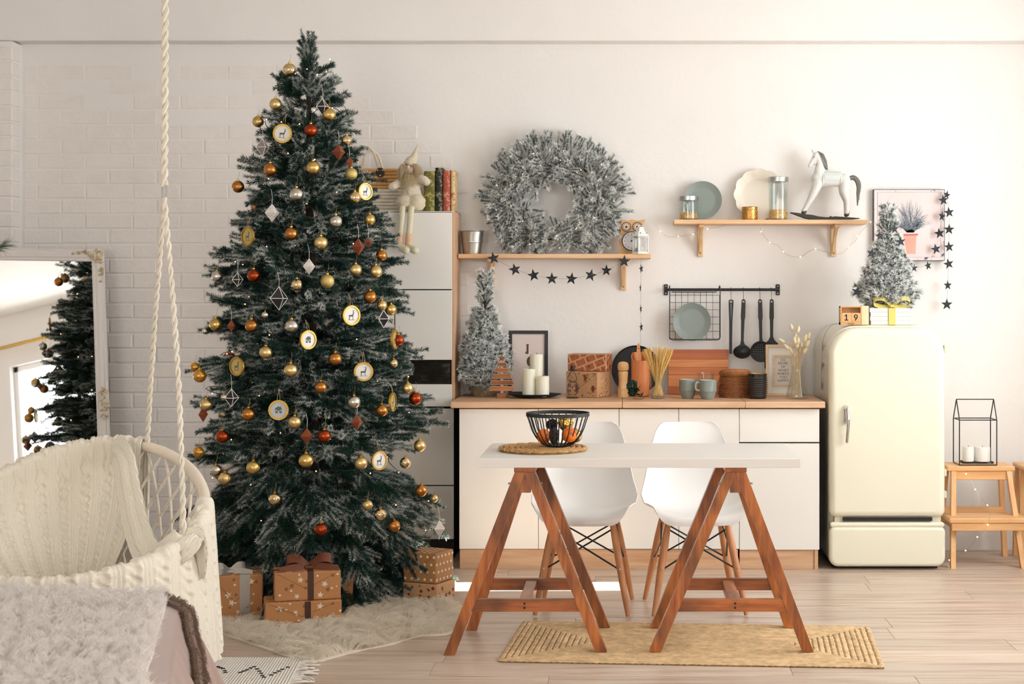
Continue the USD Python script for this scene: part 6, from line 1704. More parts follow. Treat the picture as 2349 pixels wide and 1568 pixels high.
garland("strand of black card stars hanging edge-on beside the wreath shelf bracket", [(1471, 616, 11, 62), (1469, 660, 10, 76), (1470, 708, 10, 72), (1471, 750, 11, 66)], 7.79, [(1471, 590, 7.795), (1470, 660, 7.79), (1470, 708, 7.79), (1471, 750, 7.79), (1469, 768, 7.79), (1470, 784, 7.79), (1468, 792, 7.79)])
garland("garland of grey-black stars hung down the wall over the pink picture's side", [(2172, 447, 11, 30), (2177, 487, 13, 8), (2177, 526, 13, -10), (2177, 566, 13, 12), (2176, 605, 13, 4), (2174, 654, 12, 25), (2172, 698, 14, 3)], 7.925)
garland("garland of black stars running across the pink picture and the snowy tree", [(2164, 459, 13, 14), (2161, 496, 13, 40), (2155, 535, 13, -15), (2147, 571, 13, 10), (2129, 609, 11, 30), (2097, 614, 11, 30, 7.8), (2076, 586, 9, 55, 7.55), (2066, 554, 13, 10, 7.47), (2052, 525, 12, 25, 7.52), (2018, 541, 12, 10, 7.52), (1999, 581, 13, 12, 7.48), (1983, 624, 10, 58, 7.45), (1966, 669, 14, -5, 7.43)], 7.925)
# ================================================================ right shelf
d = 7.90; k = d / F
def jar(label, px0, px1, ytop, ylid, fill, group="lidded glass jars on the shelf"):
    r = (px1 - px0) / 2 * k; c = P((px0 + px1) / 2, 0, d); c[2] = ZR; hl = P(0, ylid, d)[2] - ZR; ht = P(0, ytop, d)[2] - ZR
    t = thing("glass_jar", label, "jar", c, group=group)
    prof = [(0, .001), (r * .9, 0), (r * .97, .003)]
    n = int((hl - .012) / .0095)
    for i in range(n): z = .008 + i * (hl - .014) / n; prof += [(r * .965, z), (r * .995, z + .0045)]
    prof += [(r * .92, hl), (r * .88, hl)] + [(r * .90, hl * .5), (r * .88, .008), (0, .006)]
    part(t, "body", lathe(prof, 40, c), m_glass, smooth=50)
    part(t, "lid", lathe([(0, hl + .0005), (r * .98, hl + .0005), (r * .99, ht - .002), (r * .96, ht), (0, ht)], 40, c), m_steel)
    mb = MB(); g_ = np.random.RandomState(int(px0))
    pst = thing("pasta", "small yellow pasta shapes inside the " + label.split(" with")[0], "pasta", c + (0, 0, .008), kind="stuff")
    core = lathe([(0, .009), (r * .78, .009), (r * .80, fill * .6), (r * .6, fill * .85), (0, fill * .9)], 24, c); mb.add(core)
    for _ in range(260):
        q = g_.uniform(0, 2 * PI); z = g_.uniform(.012, fill) ; rr = r * (.82 if z < fill * .8 else .82 * g_.uniform(0, 1) ** .5)
        p = c + (rr * math.cos(q), rr * math.sin(q), z); u = g_.normal(size=3); u /= np.linalg.norm(u)
        mb.add(tube([p - u * .004, p + u * .004], .0022, 5))
    part(pst, "shell", mb, m_pasta, kind="stuff")
jar("short ribbed glass jar with a steel lid before the green plate", 1556, 1602.5, 450, 460, .042)
jar("tall ribbed glass jar with a steel lid beside the rocking horse", 1761.5, 1809, 406, 417, .058)
plate("sage green plate leaning on the wall behind the short glass jar", 1612, 459, 7.955, 43.5 * 7.955 / F, m_sage, 5)
plate("cream scalloped plate leaning on the wall behind the gold votive", 1743, 446.5, 7.955, 59 * 7.955 / F, M("cream_plate", "eee3d3", .3), 5, .06)
m_goldm = M("hammered_gold", "c99a55", .25, 1.0, bump=(70, .004)); c = P(1720, 0, 7.88); c[2] = ZR; k2 = 7.88 / F
vt = thing("votive_holder", "small hammered gold votive cup on the shelf before the cream plate", "candle holder", c)
v, f = lathe([(0, .001), (16.5 * k2, 0), (17.6 * k2, 2 * k2), (18 * k2, 15 * k2), (17.4 * k2, 27 * k2), (18.2 * k2, 30 * k2), (17.6 * k2, 31 * k2), (16.6 * k2, 28 * k2), (16.4 * k2, 6 * k2), (0, 5 * k2)], 48)
a_ = np.arctan2(v[:, 1], v[:, 0]); q_ = (v[:, 2] > 3 * k2) & (v[:, 2] < 28 * k2)
part(vt, "cup", (v + c, f), m_goldm)
g_ = 12
mb = MB()
for i in range(24):
    for j in range(5):
        q = 2 * PI * (i + .5 * (j % 2)) / 24; mb.add((lambda m: (m[0] * (1, 1, 1), m[1]))(T((sphere((0, 0, 0), .0036, 1)[0] * (.5, 1, 1.1), sphere((0, 0, 0), .0036, 1)[1]), c + (17.7 * k2 * math.cos(q), 17.7 * k2 * math.sin(q), (4.5 + j * 5) * k2), rz=math.degrees(q))))
part(vt, "stud", mb, m_goldm, kind="stuff")
# rocking horse
m_horse = M("horse_paint", "e2e1dc", .5, var=(14, .05), wear=("a99a86", 26, .70)); m_mane = M("horse_mane", "67645f", .6, bump=(90, .004, (1, 1, .2))); m_saddle = M("horse_saddle", "d8deda", .5, wear=("b9b4a8", 30, .68)); m_hoof = M("horse_hoof", "4f4640", .6)
d = 7.88; k = d / F
hr = thing("rocking_horse", "white painted wooden rocking horse with a dark grey mane and tail", "rocking horse", (*P(1893, 0, d)[:2], ZR))
def hp(px, py, y=0.0): p = P(px, py, d); p[1] += y; return p
body = bones([
    [(hp(1880, 414), .035), (hp(1892, 413), .035), (hp(1906, 413), .034), (hp(1921, 413), .034), (hp(1935, 414), .037)],
    [(hp(1880, 411), .035), (hp(1880, 395), .030), (hp(1881, 380), .0225), (hp(1879, 366), .0195), (hp(1874, 358), .020)],
    [(hp(1873, 357), .0205), (hp(1867, 366), .0155), (hp(1859, 378), .0100), (hp(1857, 380), .0085)],
    [(hp(1874, 363), .018), (hp(1868, 373), .0125)],
    *[[(hp(1876, 420, s * .012), .027), (hp(1868, 440, s * .016), .0215), (hp(1858, 460, s * .017), .0155), (hp(1848, 477, s * .017), .0115), (hp(1844, 483, s * .017), .0115)] for s in (-1, 1)],
    *[[(hp(1937, 420, s * .012), .032), (hp(1936, 440, s * .017), .0235), (hp(1942, 462, s * .018), .0140), (hp(1942, 480, s * .018), .0115), (hp(1942, 488, s * .018), .012)] for s in (-1, 1)],
    *[[(hp(1866, 350, s * .008), .004), (hp(1862.5, 342.5, s * .009), .0018)] for s in (-1, 1)],
], .006, 10)
part(hr, "body", body, m_horse, smooth=True)
part(hr, "mane", bones([[(hp(1877, 350), .008), (hp(1885, 357), .0135), (hp(1890, 370), .0150), (hp(1894, 382), .0105), (hp(1897, 388), .005)], [(hp(1884, 358), .0165), (hp(1889, 380), .0165)]], .004, 5), m_mane, smooth=True)
for s in (-1, 1):
    mb = MB()
    for i in range(6):
        o = i * 2.2
        mb.add(tube(catmull([hp(1877 + o * .5, 350 + o * 1.0, s * .0155), hp(1882 + o * .7, 362 + o, s * .0175), hp(1887 + o * .75, 376 + o * .9, s * .0165)], 5), .0018, 5))
    part(hr, "mane_groove", mb, M("mane_light", "8d8a84", .6) if s < 0 else "/World/Looks/mane_light")
tl_ = catmull([hp(1948, 410), hp(1957, 407), hp(1966, 414), hp(1970, 428), hp(1968, 448), hp(1967, 472)], 7)
part(hr, "tail", tube(tl_, np.interp(np.linspace(0, 1, len(tl_)), [0, .2, .5, .75, 1], [.010, .013, .0135, .010, .002]), 12), m_mane, smooth=True)
mb = MB()
for o in (-.006, 0, .006): mb.add(tube(tl_[2:-4] + [o, -.0115, 0], .0014, 5))
part(hr, "tail_groove", mb, "/World/Looks/mane_light")
sd = bones([[(hp(1892, 409), .0375), (hp(1924, 409), .0370)]], .006, 4); v, f = sd
cz = P(0, 408, d)[2]; v[:, 1] = d + (v[:, 1] - d) * 1.03; sel = v[:, 2] < cz - .028
v[sel, 2] = cz - .028 - (cz - .028 - v[sel, 2]) * .3
xm = (P(1890, 0, d)[0], P(1927, 0, d)[0])
v[:, 0] = np.clip(v[:, 0], xm[0] - .006, xm[1] + .006)
part(hr, "saddle", (v, f), m_saddle, smooth=60)
for px in (1886, 1927): part(hr, "girth", tube([(P(px, 0, d)[0], d + .0385 * math.cos(q), P(0, 412, d)[2] + .0375 * math.sin(q)) for q in np.linspace(0, 2 * PI, 33)[:-1]], .0024, 6, closed=True), M("girth_white", "eef0ec", .5) if px == 1886 else "/World/Looks/girth_white")
part(hr, "chest_strap", bones([[(hp(1876, 409), .0345), (hp(1884, 411), .0360)]], .006, 3), m_saddle, smooth=True)
for px, py in ((1844, 484), (1942, 489)):
    for s in (-1, 1): part(hr, "hoof", bones([[(hp(px + 1.5, py - 3, s * .017), .0100), (hp(px, py + 3, s * .017), .0115)]], .004, 3), m_hoof, smooth=True)
for s in (-1, 1):
    part(hr, "eye", sphere(hp(1866, 361, s * .0175), .0026, 1), m_blackmatte)
rk = [(1813, 485.5), (1826, 486.5), (1846, 490), (1862, 491.5), (1876, 495), (1895, 497), (1915, 495), (1940, 496.5), (1971, 499)]
lo = [(1971, 499.5), (1940, 502.2), (1905, 503), (1868, 503), (1848, 499), (1830, 492.5), (1813, 486.3)]
rp_ = Polygon([tuple(P(x, y, d)[[0, 2]]) for x, y in rk + lo]).buffer(.0006)
dz_ = ZR + .0006 - rp_.bounds[1]
rp_ = affinity.translate(rp_, 0, dz_)
for s in (-1, 1): part(hr, "rocker", slab(rp_, .012, d + s * .017 - .006), M("rocker_dark", "33322d", .6) if s < 0 else "/World/Looks/rocker_dark", smooth=False)
for px in (1852, 1905): part(hr, "crossbar", tube([(P(px, 0, d)[0], d - .017, P(0, 497, d)[2]), (P(px, 0, d)[0], d + .017, P(0, 497, d)[2])], .004, 6), "/World/Looks/rocker_dark")
# pink picture
d = 7.965; x0, x1, z1, z0 = P(2004, 0, d)[0], P(2167, 0, d)[0], P(0, 434, d)[2], P(0, 598, d)[2]
pc = thing("wall_picture", "distressed pink picture of a lavender bush in a terracotta pot", "picture", ((x0 + x1) / 2, d, z0))
m_pink = M("picture_pink", "ead6d3", .6, var=(4, .03), wear=("d9a8a2", 13, .66)); m_pinkedge = M("picture_white", "e4d8d8", .6, wear=("4a4250", 18, .62)); m_pedge = M("picture_edge", "4b4650", .6, wear=("b0606a", 22, .62))
part(pc, "panel", bb((x0, d, z0), (x1, WALLY - .001, z1)), m_pedge)
part(pc, "border_print", slab(sbox(x0 + .003, z0 + .003, x1 - .003, z1 - .003), .001, d - .0008), m_pinkedge)
part(pc, "ground_print", slab(sbox(x0 + .022, z0 + .020, x1 - .022, z1 - .016), .001, d - .0014), m_pink)
part(pc, "border_line", frame_bar(x0 + .020, z0 + .018, x1 - .020, z1 - .014, .0015, .001, d - .0018), M("line_pinkgrey", "b9a3a6", .6), smooth=False)
ppot = part(pc, "pot_print", slab(up([(2072, 537), (2106, 536), (2105, 540), (2102, 541), (2100, 582), (2080, 582), (2073, 541)], d), .001, d - .0022), M("terracotta_print", "e3a793", .6, var=(14, .1)), smooth=False)
part(ppot, "pot_rim_print", slab(up([(2072, 536.5), (2106, 535.5), (2105.5, 540), (2073, 541)], d), .0006, d - .0026), M("terracotta_rim", "c9796a", .6), smooth=False)
mb, mb2 = MB(), MB(); g_ = np.random.RandomState(6)
for i in range(170):
    a = g_.uniform(-1.35, 1.35); L = g_.uniform(20, 75) * (1 - .25 * abs(a))
    bx_, by_ = 2088 + g_.uniform(-8, 8), 533
    tx, ty = bx_ + math.sin(a) * L * .95, by_ - math.cos(a) * L - 4
    mx_, my_ = bx_ + math.sin(a) * L * .4, by_ - math.cos(a * .6) * L * .5
    A_, B_, C2 = [P(x, y, d)[[0, 2]] for x, y in ((bx_, by_), (mx_, my_), (tx, ty))]
    w = .0006
    mb2.add(slab(LineString([A_, B_, C2]).buffer(w, cap_style=2), .0004, d - .0019))
    for q in np.linspace(.45, 1, 5):
        p = B_ + (C2 - B_) * (q - .3); mb.add(slab(affinity.translate(affinity.rotate(Polygon([(-.0016, 0), (0, .0055), (.0016, 0), (0, -.002)]), g_.uniform(-60, 60), origin=(0, 0)), *(p + g_.normal(size=2) * .002)), .0004, d - .0024))
part(pc, "stem_print", mb2, M("stem_print", "7e8082", .7), smooth=False, kind="stuff"); part(pc, "lavender_print", mb, M("lavender_print", "9aa7b2", .7), smooth=False, kind="stuff")
# ================================================================ on the fridge
ZF = fz1 + .012
d = 7.46; k = d / F
c = P(1961, 0, d); c[2] = ZF
m_calw = W("calendar_wood", "c99258", "deaf78", "x", 1.0, .5); m_calin = M("calendar_inside", "6d4a2c", .7)
xa, xb = P(1928, 0, d)[0], P(1993, 0, d)[0]; hcal = P(0, 702, d)[2] - ZF
cal = thing("block_calendar", "wooden block calendar showing 19 January on the fridge top", "calendar", c)
t_ = .006; ya, yb = d, d + .055; xm_ = P(1975.5, 0, d)[0]
part(cal, "case", cat(bb((xa, ya, ZF), (xm_, yb, ZF + t_ * 2.2)), bb((xa, ya, ZF + hcal - t_), (xm_, yb, ZF + hcal)), bb((xa, ya - .0004, ZF + .0001), (xa + t_, yb, ZF + hcal - .0002)), bb((xm_ - .003, ya - .0004, ZF + .0001), (xm_, yb, ZF + hcal)), bb((xa, yb - .004, ZF), (xm_, yb, ZF + hcal))), m_calw)
part(cal, "side_block", bb((xm_ + .0005, ya, ZF), (xb, yb, ZF + hcal + .002), .002), W("calendar_side", "e6c79a", "f0d8b2", "z", 1.0, .5))
cw = (xm_ - .003 - xa - t_ - .001) / 2
for i, ch_ in enumerate("19"):
    x = xa + t_ + .0003 + i * (cw + .0004)
    nb_ = part(cal, "number_block", bb((x, ya - .001, ZF + t_ * 2.2 + .0004), (x + cw, yb - .006, ZF + t_ * 2.2 + cw), .0015), m_calw)
    part(nb_, "numeral", text(ch_, cw * .62, (x + cw / 2, ya - .0012, ZF + t_ * 2.2 + cw * .5), .0005, True), m_blackmatte, smooth=False)
part(cal, "month_lettering", text("January", .007, ((xa + xm_) / 2, ya - .0003, ZF + t_ * 1.1), .0005), m_brownink, smooth=False)
m_bk = M("pale_book", "dfdcd4", .6, wear=("c9c2b4", 20, .66)); m_pages = M("book_pages", "ddd6c8", .8)
bx0, bx1 = P(1996, 0, 7.47)[0], P(2091, 0, 7.47)[0]; hb4 = (P(0, 706, 7.47)[2] - ZF) / 4
where = ["lowest", "second lowest", "second highest", "topmost"]
for i in range(4):
    o = (.004, .0, .003, -.002)[i]
    t = thing("book", f"pale book, {where[i]} of the ribbon tied pile on the fridge", "book", ((bx0 + bx1) / 2, 7.55, ZF + i * hb4), group="pale books on the fridge")
    part(t, "cover", cat(bb((bx0 + o, 7.47, ZF + i * hb4), (bx1 + o - .003 * i, 7.62, ZF + i * hb4 + .0028)), bb((bx0 + o, 7.47, ZF + (i + 1) * hb4 - .0032), (bx1 + o - .003 * i, 7.62, ZF + (i + 1) * hb4 - .0005)), bb((bx0 + o, 7.4692, ZF + i * hb4 + .0003), (bx1 + o - .003 * i, 7.4735, ZF + (i + 1) * hb4 - .0022))), m_bk)
    part(t, "pages", bb((bx0 + o + .003, 7.474, ZF + i * hb4 + .0028), (bx1 + o - .005 - .003 * i, 7.617, ZF + (i + 1) * hb4 - .0032)), m_pages)
m_yel = M("yellow_ribbon", "d8c765", .35, sheen_weight=.4)
rb = thing("yellow_ribbon", "yellow satin ribbon and bow tied round the pile of pale books", "ribbon", (P(2047, 0, 7.46)[0], 7.46, ZF))
xr_ = P(2047, 0, 7.46)[0]
part(rb, "band", cat(bb((xr_ - .0165, 7.464, ZF), (xr_ + .0165, 7.4672, ZF + hb4 * 4 + .002)), bb((xr_ - .0165, 7.464, ZF + hb4 * 4 + .0003), (xr_ + .0165, 7.625, ZF + hb4 * 4 + .002))), m_yel)
part(rb, "bow", bow((xr_, 7.475, ZF + hb4 * 4 + .002), .085, .026, 0, False), m_yel)
b = np.array([P(2036, 0, 7.60)[0], 7.60, ZF + hb4 * 4 + .003]); dd = 7.60
zq = lambda py: P(0, py, dd)[2] - b[2]; pq = lambda n: n * dd / F
tr2 = small_tree("tabletop_tree", "small snowy artificial tree behind the books and ribbon on the fridge", b, [.012, zq(690), zq(670), zq(645), zq(610), zq(580), zq(548), zq(525), zq(480)], [pq(50), pq(72), pq(68), pq(57), pq(46), pq(34), pq(17), pq(14), pq(13)], 17, protos=SNOW, x_lean=pq(2))
part(tr2, "stand", lathe([(0, 0), (.03, 0), (.03, .008), (.01, .014), (0, .014)], 20, b), m_bark)
sg_ = thing("star_garland", "strand of black stars hanging down the fridge's shaded side", "garland", (P(1874, 0, 7.6)[0], 7.6, 1.0), group="black star garlands")
xg = fx0 + .004 - .004
for zpy, yy in ((793, 7.65), (838, 7.66), (883, 7.67)):
    cc = P(1874, zpy, yy); cc[0] = xg
    part(sg_, "star", T(slab(Polygon(star(.028, .4, 5, 97)), .0008, -.0004), (xg, yy, cc[2]), rz=84), m_card, smooth=False)
part(sg_, "thread", tube(catmull([(P(1928, 703, 7.52)[0] - .004, 7.52, ZF + .004), (xg + .04, 7.58, ZF - .004), (xg + .006, 7.63, P(0, 775, 7.55)[2]), (xg - .0005, 7.66, P(0, 838, 7.55)[2]), (xg - .0005, 7.67, P(0, 895, 7.57)[2])], 5), .0008, 4), m_card)
# ================================================================ wall fairy lights
wl2 = thing("wall_lights", "fine wire of pale fairy lights looped on the wall round the horse shelf", "string lights", P(1750, 540, 7.985))
seq = [(1497, 509), (1515, 531), (1535, 543), (1556, 542), (1575, 540), (1590, 537), (1603, 527), (1623, 525), (1662, 517), (1674, 496)]
seq2 = [(1746, 522), (1746, 531), (1766, 556), (1784, 562), (1797, 577), (1812, 586), (1836, 589), (1852, 578), (1871, 571), (1890, 576), (1914, 583), (1935, 578), (1946, 566), (1962, 553), (1968, 541), (1985, 520), (1997, 509)]
for q in (seq, seq2): part(wl2, "wire", tube(catmull([P(x, y, 7.772 if 495 < y < 515 and x < 1700 else 7.985 if not (1595 < x < 1625 or 1900 < x < 1930) else 7.96) for x, y in q], 5), .0007, 4), m_wiresil)
part(wl2, "bulb", cat(*[sphere(P(x, y, 7.98), .0030, 1) for x, y in ((1515, 531), (1556, 542), (1590, 537), (1746, 531), (1766, 556), (1797, 577), (1836, 589), (1871, 571), (1946, 566), (1968, 541), (1997, 509), (1422, 487), (1364, 347), (1390, 372), (1450, 484))], sphere(P(1623, 525, 7.98), .0030, 1)), m_bulb2, kind="stuff")
# ================================================================ on the stool
ZS = .487
d0, d1 = 7.60, 7.73
hl = thing("house_lantern", "black wire lantern shaped like a house on the step stool", "lantern", (P(2236, 0, 7.66)[0], 7.66, ZS))
A0, A1 = P(2201, 0, d0)[0], P(2286.5, 0, d0)[0]
B0, B1 = P(2187, 0, d1)[0], P(2272, 0, d1)[0]
ze = P(0, 963, d0)[2]; zp = P(0, 915.5, 7.66)[2]
c0, c1_, c2_, c3_ = np.array([A0, d0, ZS + .004]), np.array([A1, d0, ZS + .004]), np.array([B1, d1, ZS + .004]), np.array([B0, d1, ZS + .004])
e = [q.copy() for q in (c0, c1_, c2_, c3_)]
for q in e: q[2] = ze
rl_, rr__ = (e[0] + e[3]) / 2, (e[1] + e[2]) / 2
rl_[2] = rr__[2] = zp
rw = .0028
for nm, pr2 in (("base_bar", [(c0, c1_), (c1_, c2_), (c2_, c3_), (c3_, c0)]), ("post", list(zip((c0, c1_, c2_, c3_), e))), ("eave_bar", [(e[0], e[1]), (e[1], e[2]), (e[2], e[3]), (e[3], e[0])]), ("rafter", [(e[0], rl_), (e[3], rl_), (e[1], rr__), (e[2], rr__)]), ("ridge", [(rl_, rr__)])):
    for a_, b_ in pr2: part(hl, nm, tube([a_, b_], rw, 6), m_black)
part(hl, "floor_board", m3.Manifold.hull_points(np.array([q + (0, 0, dz) for q in (c0, c1_, c2_, c3_) for dz in (-.003, .003)])), m_beech, smooth=False)
tr_ = thing("slate_tray", "thin black tray under the white candles inside the house lantern", "tray", (P(2241, 0, 7.655)[0], 7.655, ZS + .007))
part(tr_, "plate", bb((P(2207, 0, 7.655)[0], 7.625, ZS + .0072), (P(2276, 0, 7.655)[0], 7.70, ZS + .017), .001), m_blackmatte)
part(tr_, "edge_print", bb((P(2262, 0, 7.655)[0], 7.6244, ZS + .008), (P(2270, 0, 7.655)[0], 7.6252, ZS + .016)), m_ink)
m_wwax = M("white_wax", "f2efe8", .5, subsurface_weight=.3, subsurface_scale=.02, subsurface_radius=(1, .8, .6))
for lab, p0, p1, yt, dd in (("white candle beside the fridge side in the house lantern", 2208, 2234, 1023.5, 7.65), ("white candle on the window side in the house lantern", 2235, 2271, 1024, 7.655)):
    x = P((p0 + p1) / 2, 0, dd)[0]; r = (p1 - p0) / 2 * dd / F; h = P(0, yt, dd)[2] - ZS - .0172
    t = thing("white_candle", lab, "candle", (x, dd, ZS + .0172), group="white candles in the house lantern")
    wx = part(t, "wax", lathe([(0, 0), (r, 0), (r, h - .004), (r * .94, h), (r * .4, h - .003), (0, h - .003)], 32), m_wwax, world=False, smooth=50)
    part(wx, "wick", tube([(0, 0, h - .003), (.001, 0, h + .006)], .001, 5), m_wick, world=False)
sl2 = thing("stool_lights", "fine wire of fairy lights trailing from the lantern down the step stool", "string lights", P(2230, 1120, 7.5))
s1_ = [P(2192, 1062, 7.58), P(2198, 1066, 7.545), P(2216, 1086, 7.53), P(2229, 1103, 7.52), P(2237, 1122, 7.51), P(2250, 1142, 7.5), P(2265, 1158, 7.5), P(2272, 1178, 7.45), P(2270, 1190, 7.395), P(2266, 1203, 7.39), P(2254, 1222, 7.39), P(2242, 1231, 7.4), P(2230, 1248, 7.42), P(2215, 1262, 7.45), P(2195, 1275, 7.5), P(2178, 1284, 7.55)]
part(sl2, "wire", tube(catmull(s1_, 4), .0008, 4), m_wiresil)
part(sl2, "bulb", cat(*[sphere(s1_[i], .0038, 1) for i in (2, 4, 6, 9, 11, 13, 15)]), m_bulb2, kind="stuff")
# ================================================================ on top of the tall cabinet
ZT = ztop
d = 7.875; k = d / F
m_straw = M("straw_orange", "d3a061", .7, var=(50, .1)); m_strawl = M("straw_cream", "e6dccb", .7, var=(50, .06)); m_leather = M("leather_patch", "4b1f1c", .45); m_cord = M("cotton_handle", "e6d9c4", .8, bump=(120, .002))
bg = thing("basket_bag", "two-tone woven basket bag with cream handles on the tall cabinet", "bag", (P(870, 0, d)[0], d, ZT))
xb0, xb1 = P(815, 0, d)[0], P(927, 0, d)[0]; zm_, zt_ = P(0, 434.5, d)[2], P(0, 388.5, d)[2]
nrow = 13
for i in range(nrow):
    z0_, z1_ = ZT + (zt_ - ZT) * i / nrow, ZT + (zt_ - ZT) * (i + 1) / nrow
    zc_, hh = (z0_ + z1_) / 2, (z1_ - z0_) / 2
    pl = rrect(xb0, d - .05, xb1, d + .05, .045, 6).exterior; n = 56
    pth = np.array([[*pl.interpolate(t, normalized=True).coords[0], zc_] for t in np.arange(n) / n])
    part(bg, "coil", tube(pth, hh * 1.08, 8, closed=True), m_straw if zc_ > zm_ else m_strawl, smooth=60)
part(bg, "bottom", prism(rrect(xb0 + .005, d - .045, xb1 - .005, d + .045, .04), .006, (0, 0, ZT + .002)), m_strawl)
for y, nm in ((-.057, 0), (.05, 1)):
    pth = catmull([(P(824, 0, d)[0], d + y, P(0, 398, d)[2]), (P(826, 0, d)[0], d + y, P(0, 368, d)[2]), (P(832, 0, d)[0], d + y, P(0, 347, d)[2]), (P(846, 0, d)[0], d + y, P(0, 339.5, d)[2]), (P(860, 0, d)[0], d + y, P(0, 350, d)[2]), (P(868, 0, d)[0], d + y, P(0, 372, d)[2]), (P(875, 0, d)[0], d + y, P(0, 396, d)[2])], 8)
    part(bg, "handle", tube(pth + (np.array([.008, 0, -.01]) if nm else 0), .0068, 8), m_cord)
for px in (824, 876.5):
    cc = P(px, 398, d); pp = Polygon([(cc[0] + .0235 * math.cos(q) * (1 if math.sin(q) < 0 else .95), cc[2] + .026 * math.sin(q)) for q in np.linspace(0, 2 * PI, 25)[:-1]])
    lp_ = part(bg, "leather_patch", slab(pp, .003, d - .064), m_leather)
    for dx, dz in ((-.014, .012), (.014, .012), (.0, -.015)): part(lp_, "stud", sphere(cc + (dx, -.0645 - cc[1] + d, dz), .0036, 1), m_facew)
# doll
m_cloth = M("doll_linen", "d9cdb4", .9, bump=(120, .002), var=(14, .06)); m_skin = M("doll_skin", "e8cdb8", .85); m_knit = M("doll_knit", "ded8bc", .9, bump=(150, .002, (1, 1, .15))); m_peach = M("doll_sock", "e2bd9a", .95, bump=(110, .006)); m_white2 = M("doll_plush", "e4d8c8", .95, bump=(90, .006)); m_hairm = fur_mat("doll_hair", "d9c9a8", "f0e8d6")
d = 7.735; k = d / F
dl = thing("gnome_doll", "cream cloth gnome doll with a pointed hat sitting on the cabinet edge", "doll", (P(941, 0, d)[0], d, ZT))
def dp(px, py, y=0.0): p = P(px, py, d); p[1] = d + y; return p
bd = bones([[(dp(942, 462, .01), .058), (dp(942, 446, .01), .053), (dp(942, 428, .01), .044), (dp(941, 411, .01), .035)], [(dp(930, 465, -.015), .046), (dp(942, 464, 0), .052), (dp(957, 465, -.015), .046)]], .010, 6)
v, f = bd; n_ = meshkit.fbm(v * 55, 2, 2) - .5; v = v + np.stack([n_ * .01, n_ * .012, n_ * 0], 1); v[:, 2] = np.maximum(v[:, 2], ZT + .001)
part(dl, "body", (v, f), m_cloth, smooth=True)
for q in ([(926, 412, 0, .019), (914, 421, -.01, .020), (905, 427, -.02, .021), (900, 429, -.02, .019)], [(957, 410, 0, .019), (966, 410, -.01, .020), (975, 414, -.02, .022), (980, 418, -.025, .020)]):
    part(dl, "arm", bones([[(dp(a, b_, c_), r_) for a, b_, c_, r_ in q]], .006, 5), m_white2, smooth=True)
dhead = part(dl, "head", bones([[(dp(940, 392, .005), .028)], [(dp(940, 404, .005), .020), (dp(940, 396, .005), .024)]], .006, 4), m_skin, smooth=True)
part(dhead, "nose", sphere(dp(938.5, 384, -.027), .0075, 2), m_skin)
for px in (933, 944): part(dhead, "eye", sphere(dp(px, 380, -.024), .0022, 1), m_blackmatte)
part(dhead, "mouth", tube(catmull([dp(935, 391, -.0265), dp(938.5, 393, -.028), dp(942, 391, -.0265)], 4), .001, 4), m_leather)
dhat = part(dl, "hat", bones([[(dp(941, 371, .004), .029), (dp(948, 364, .004), .021), (dp(952, 352, .004), .0135), (dp(955, 342, .003), .008), (dp(959, 331, .002), .0025)]], .006, 5), m_cloth, smooth=True)
v, f = lathe([(.026, 0), (.0335, -.003), (.034, .006), (.029, .012)], 28, dp(941, 374, .004)); part(dhat, "hat_brim", (v, f), m_cloth)
g_ = np.random.RandomState(21); n = 420
st = np.zeros((n, 5, 3))
for i in range(n):
    a = g_.uniform(-PI * .98, PI * .02) if i % 4 else g_.uniform(-PI, PI); bz = g_.uniform(374, 398)
    rr = .028
    p = dp(940, bz, .005) + (rr * math.cos(a), rr * math.sin(a), 0)
    if abs(p[0] - dp(940, 0)[0]) < .017 and bz < 393 and math.sin(a) < 0: p = dp(940, 400, .005) + (rr * math.cos(a) * .9, rr * math.sin(a), 0)
    out = np.array([math.cos(a), math.sin(a) * .8, 0]); L = g_.uniform(.04, .075)
    for j, q in enumerate(np.linspace(0, 1, 5)): st[i, j] = p + out * (.030 * q + .014 * math.sin(q * 3)) + np.array([g_.normal() * .004 * q, 0, -L * q ** 1.3 + .004 * math.sin(q * 9 + i)])
hair(dl, "beard", None, st, .0026, m_hairm)
part(dl, "pendant", slab(Polygon([(dp(936, 414)[0] + a, dp(936, 414)[2] + b_) for a, b_ in ((-.008, .008), (.008, .008), (.009, -.002), (0, -.011), (-.009, -.002))]), .004, d - .046), m_yel)
for px, fx_ in ((921.5, 918), (941, 938)):
    kn = dp(px + 6, 478, -.055); kn[2] = ZT + .012
    leg = [(dp(px + 8, 470, -.01), .016), (kn, .0155), ((P(px + 1, 0, 7.66)[0], 7.655, P(0, 498, 7.66)[2]), .0155), ((P(fx_, 0, 7.66)[0], 7.662, P(0, 536, 7.66)[2]), .0145)]
    part(dl, "leg", bones([leg], .006, 4), m_knit, smooth=True)
    part(dl, "sock", bones([[((P(fx_ - .5, 0, 7.66)[0], 7.662, P(0, 537, 7.66)[2]), .0165), ((P(fx_ - 1, 0, 7.66)[0], 7.66, P(0, 560, 7.66)[2]), .0185)]], .005, 3), m_peach, smooth=True)
    part(dl, "shoe", bones([[((P(fx_ - .5, 0, 7.65)[0], 7.655, P(0, 567, 7.65)[2]), .0195), ((P(fx_ + 14, 0, 7.62)[0], 7.625, P(0, 574, 7.62)[2]), .0205)]], .006, 3), m_knit, smooth=True)
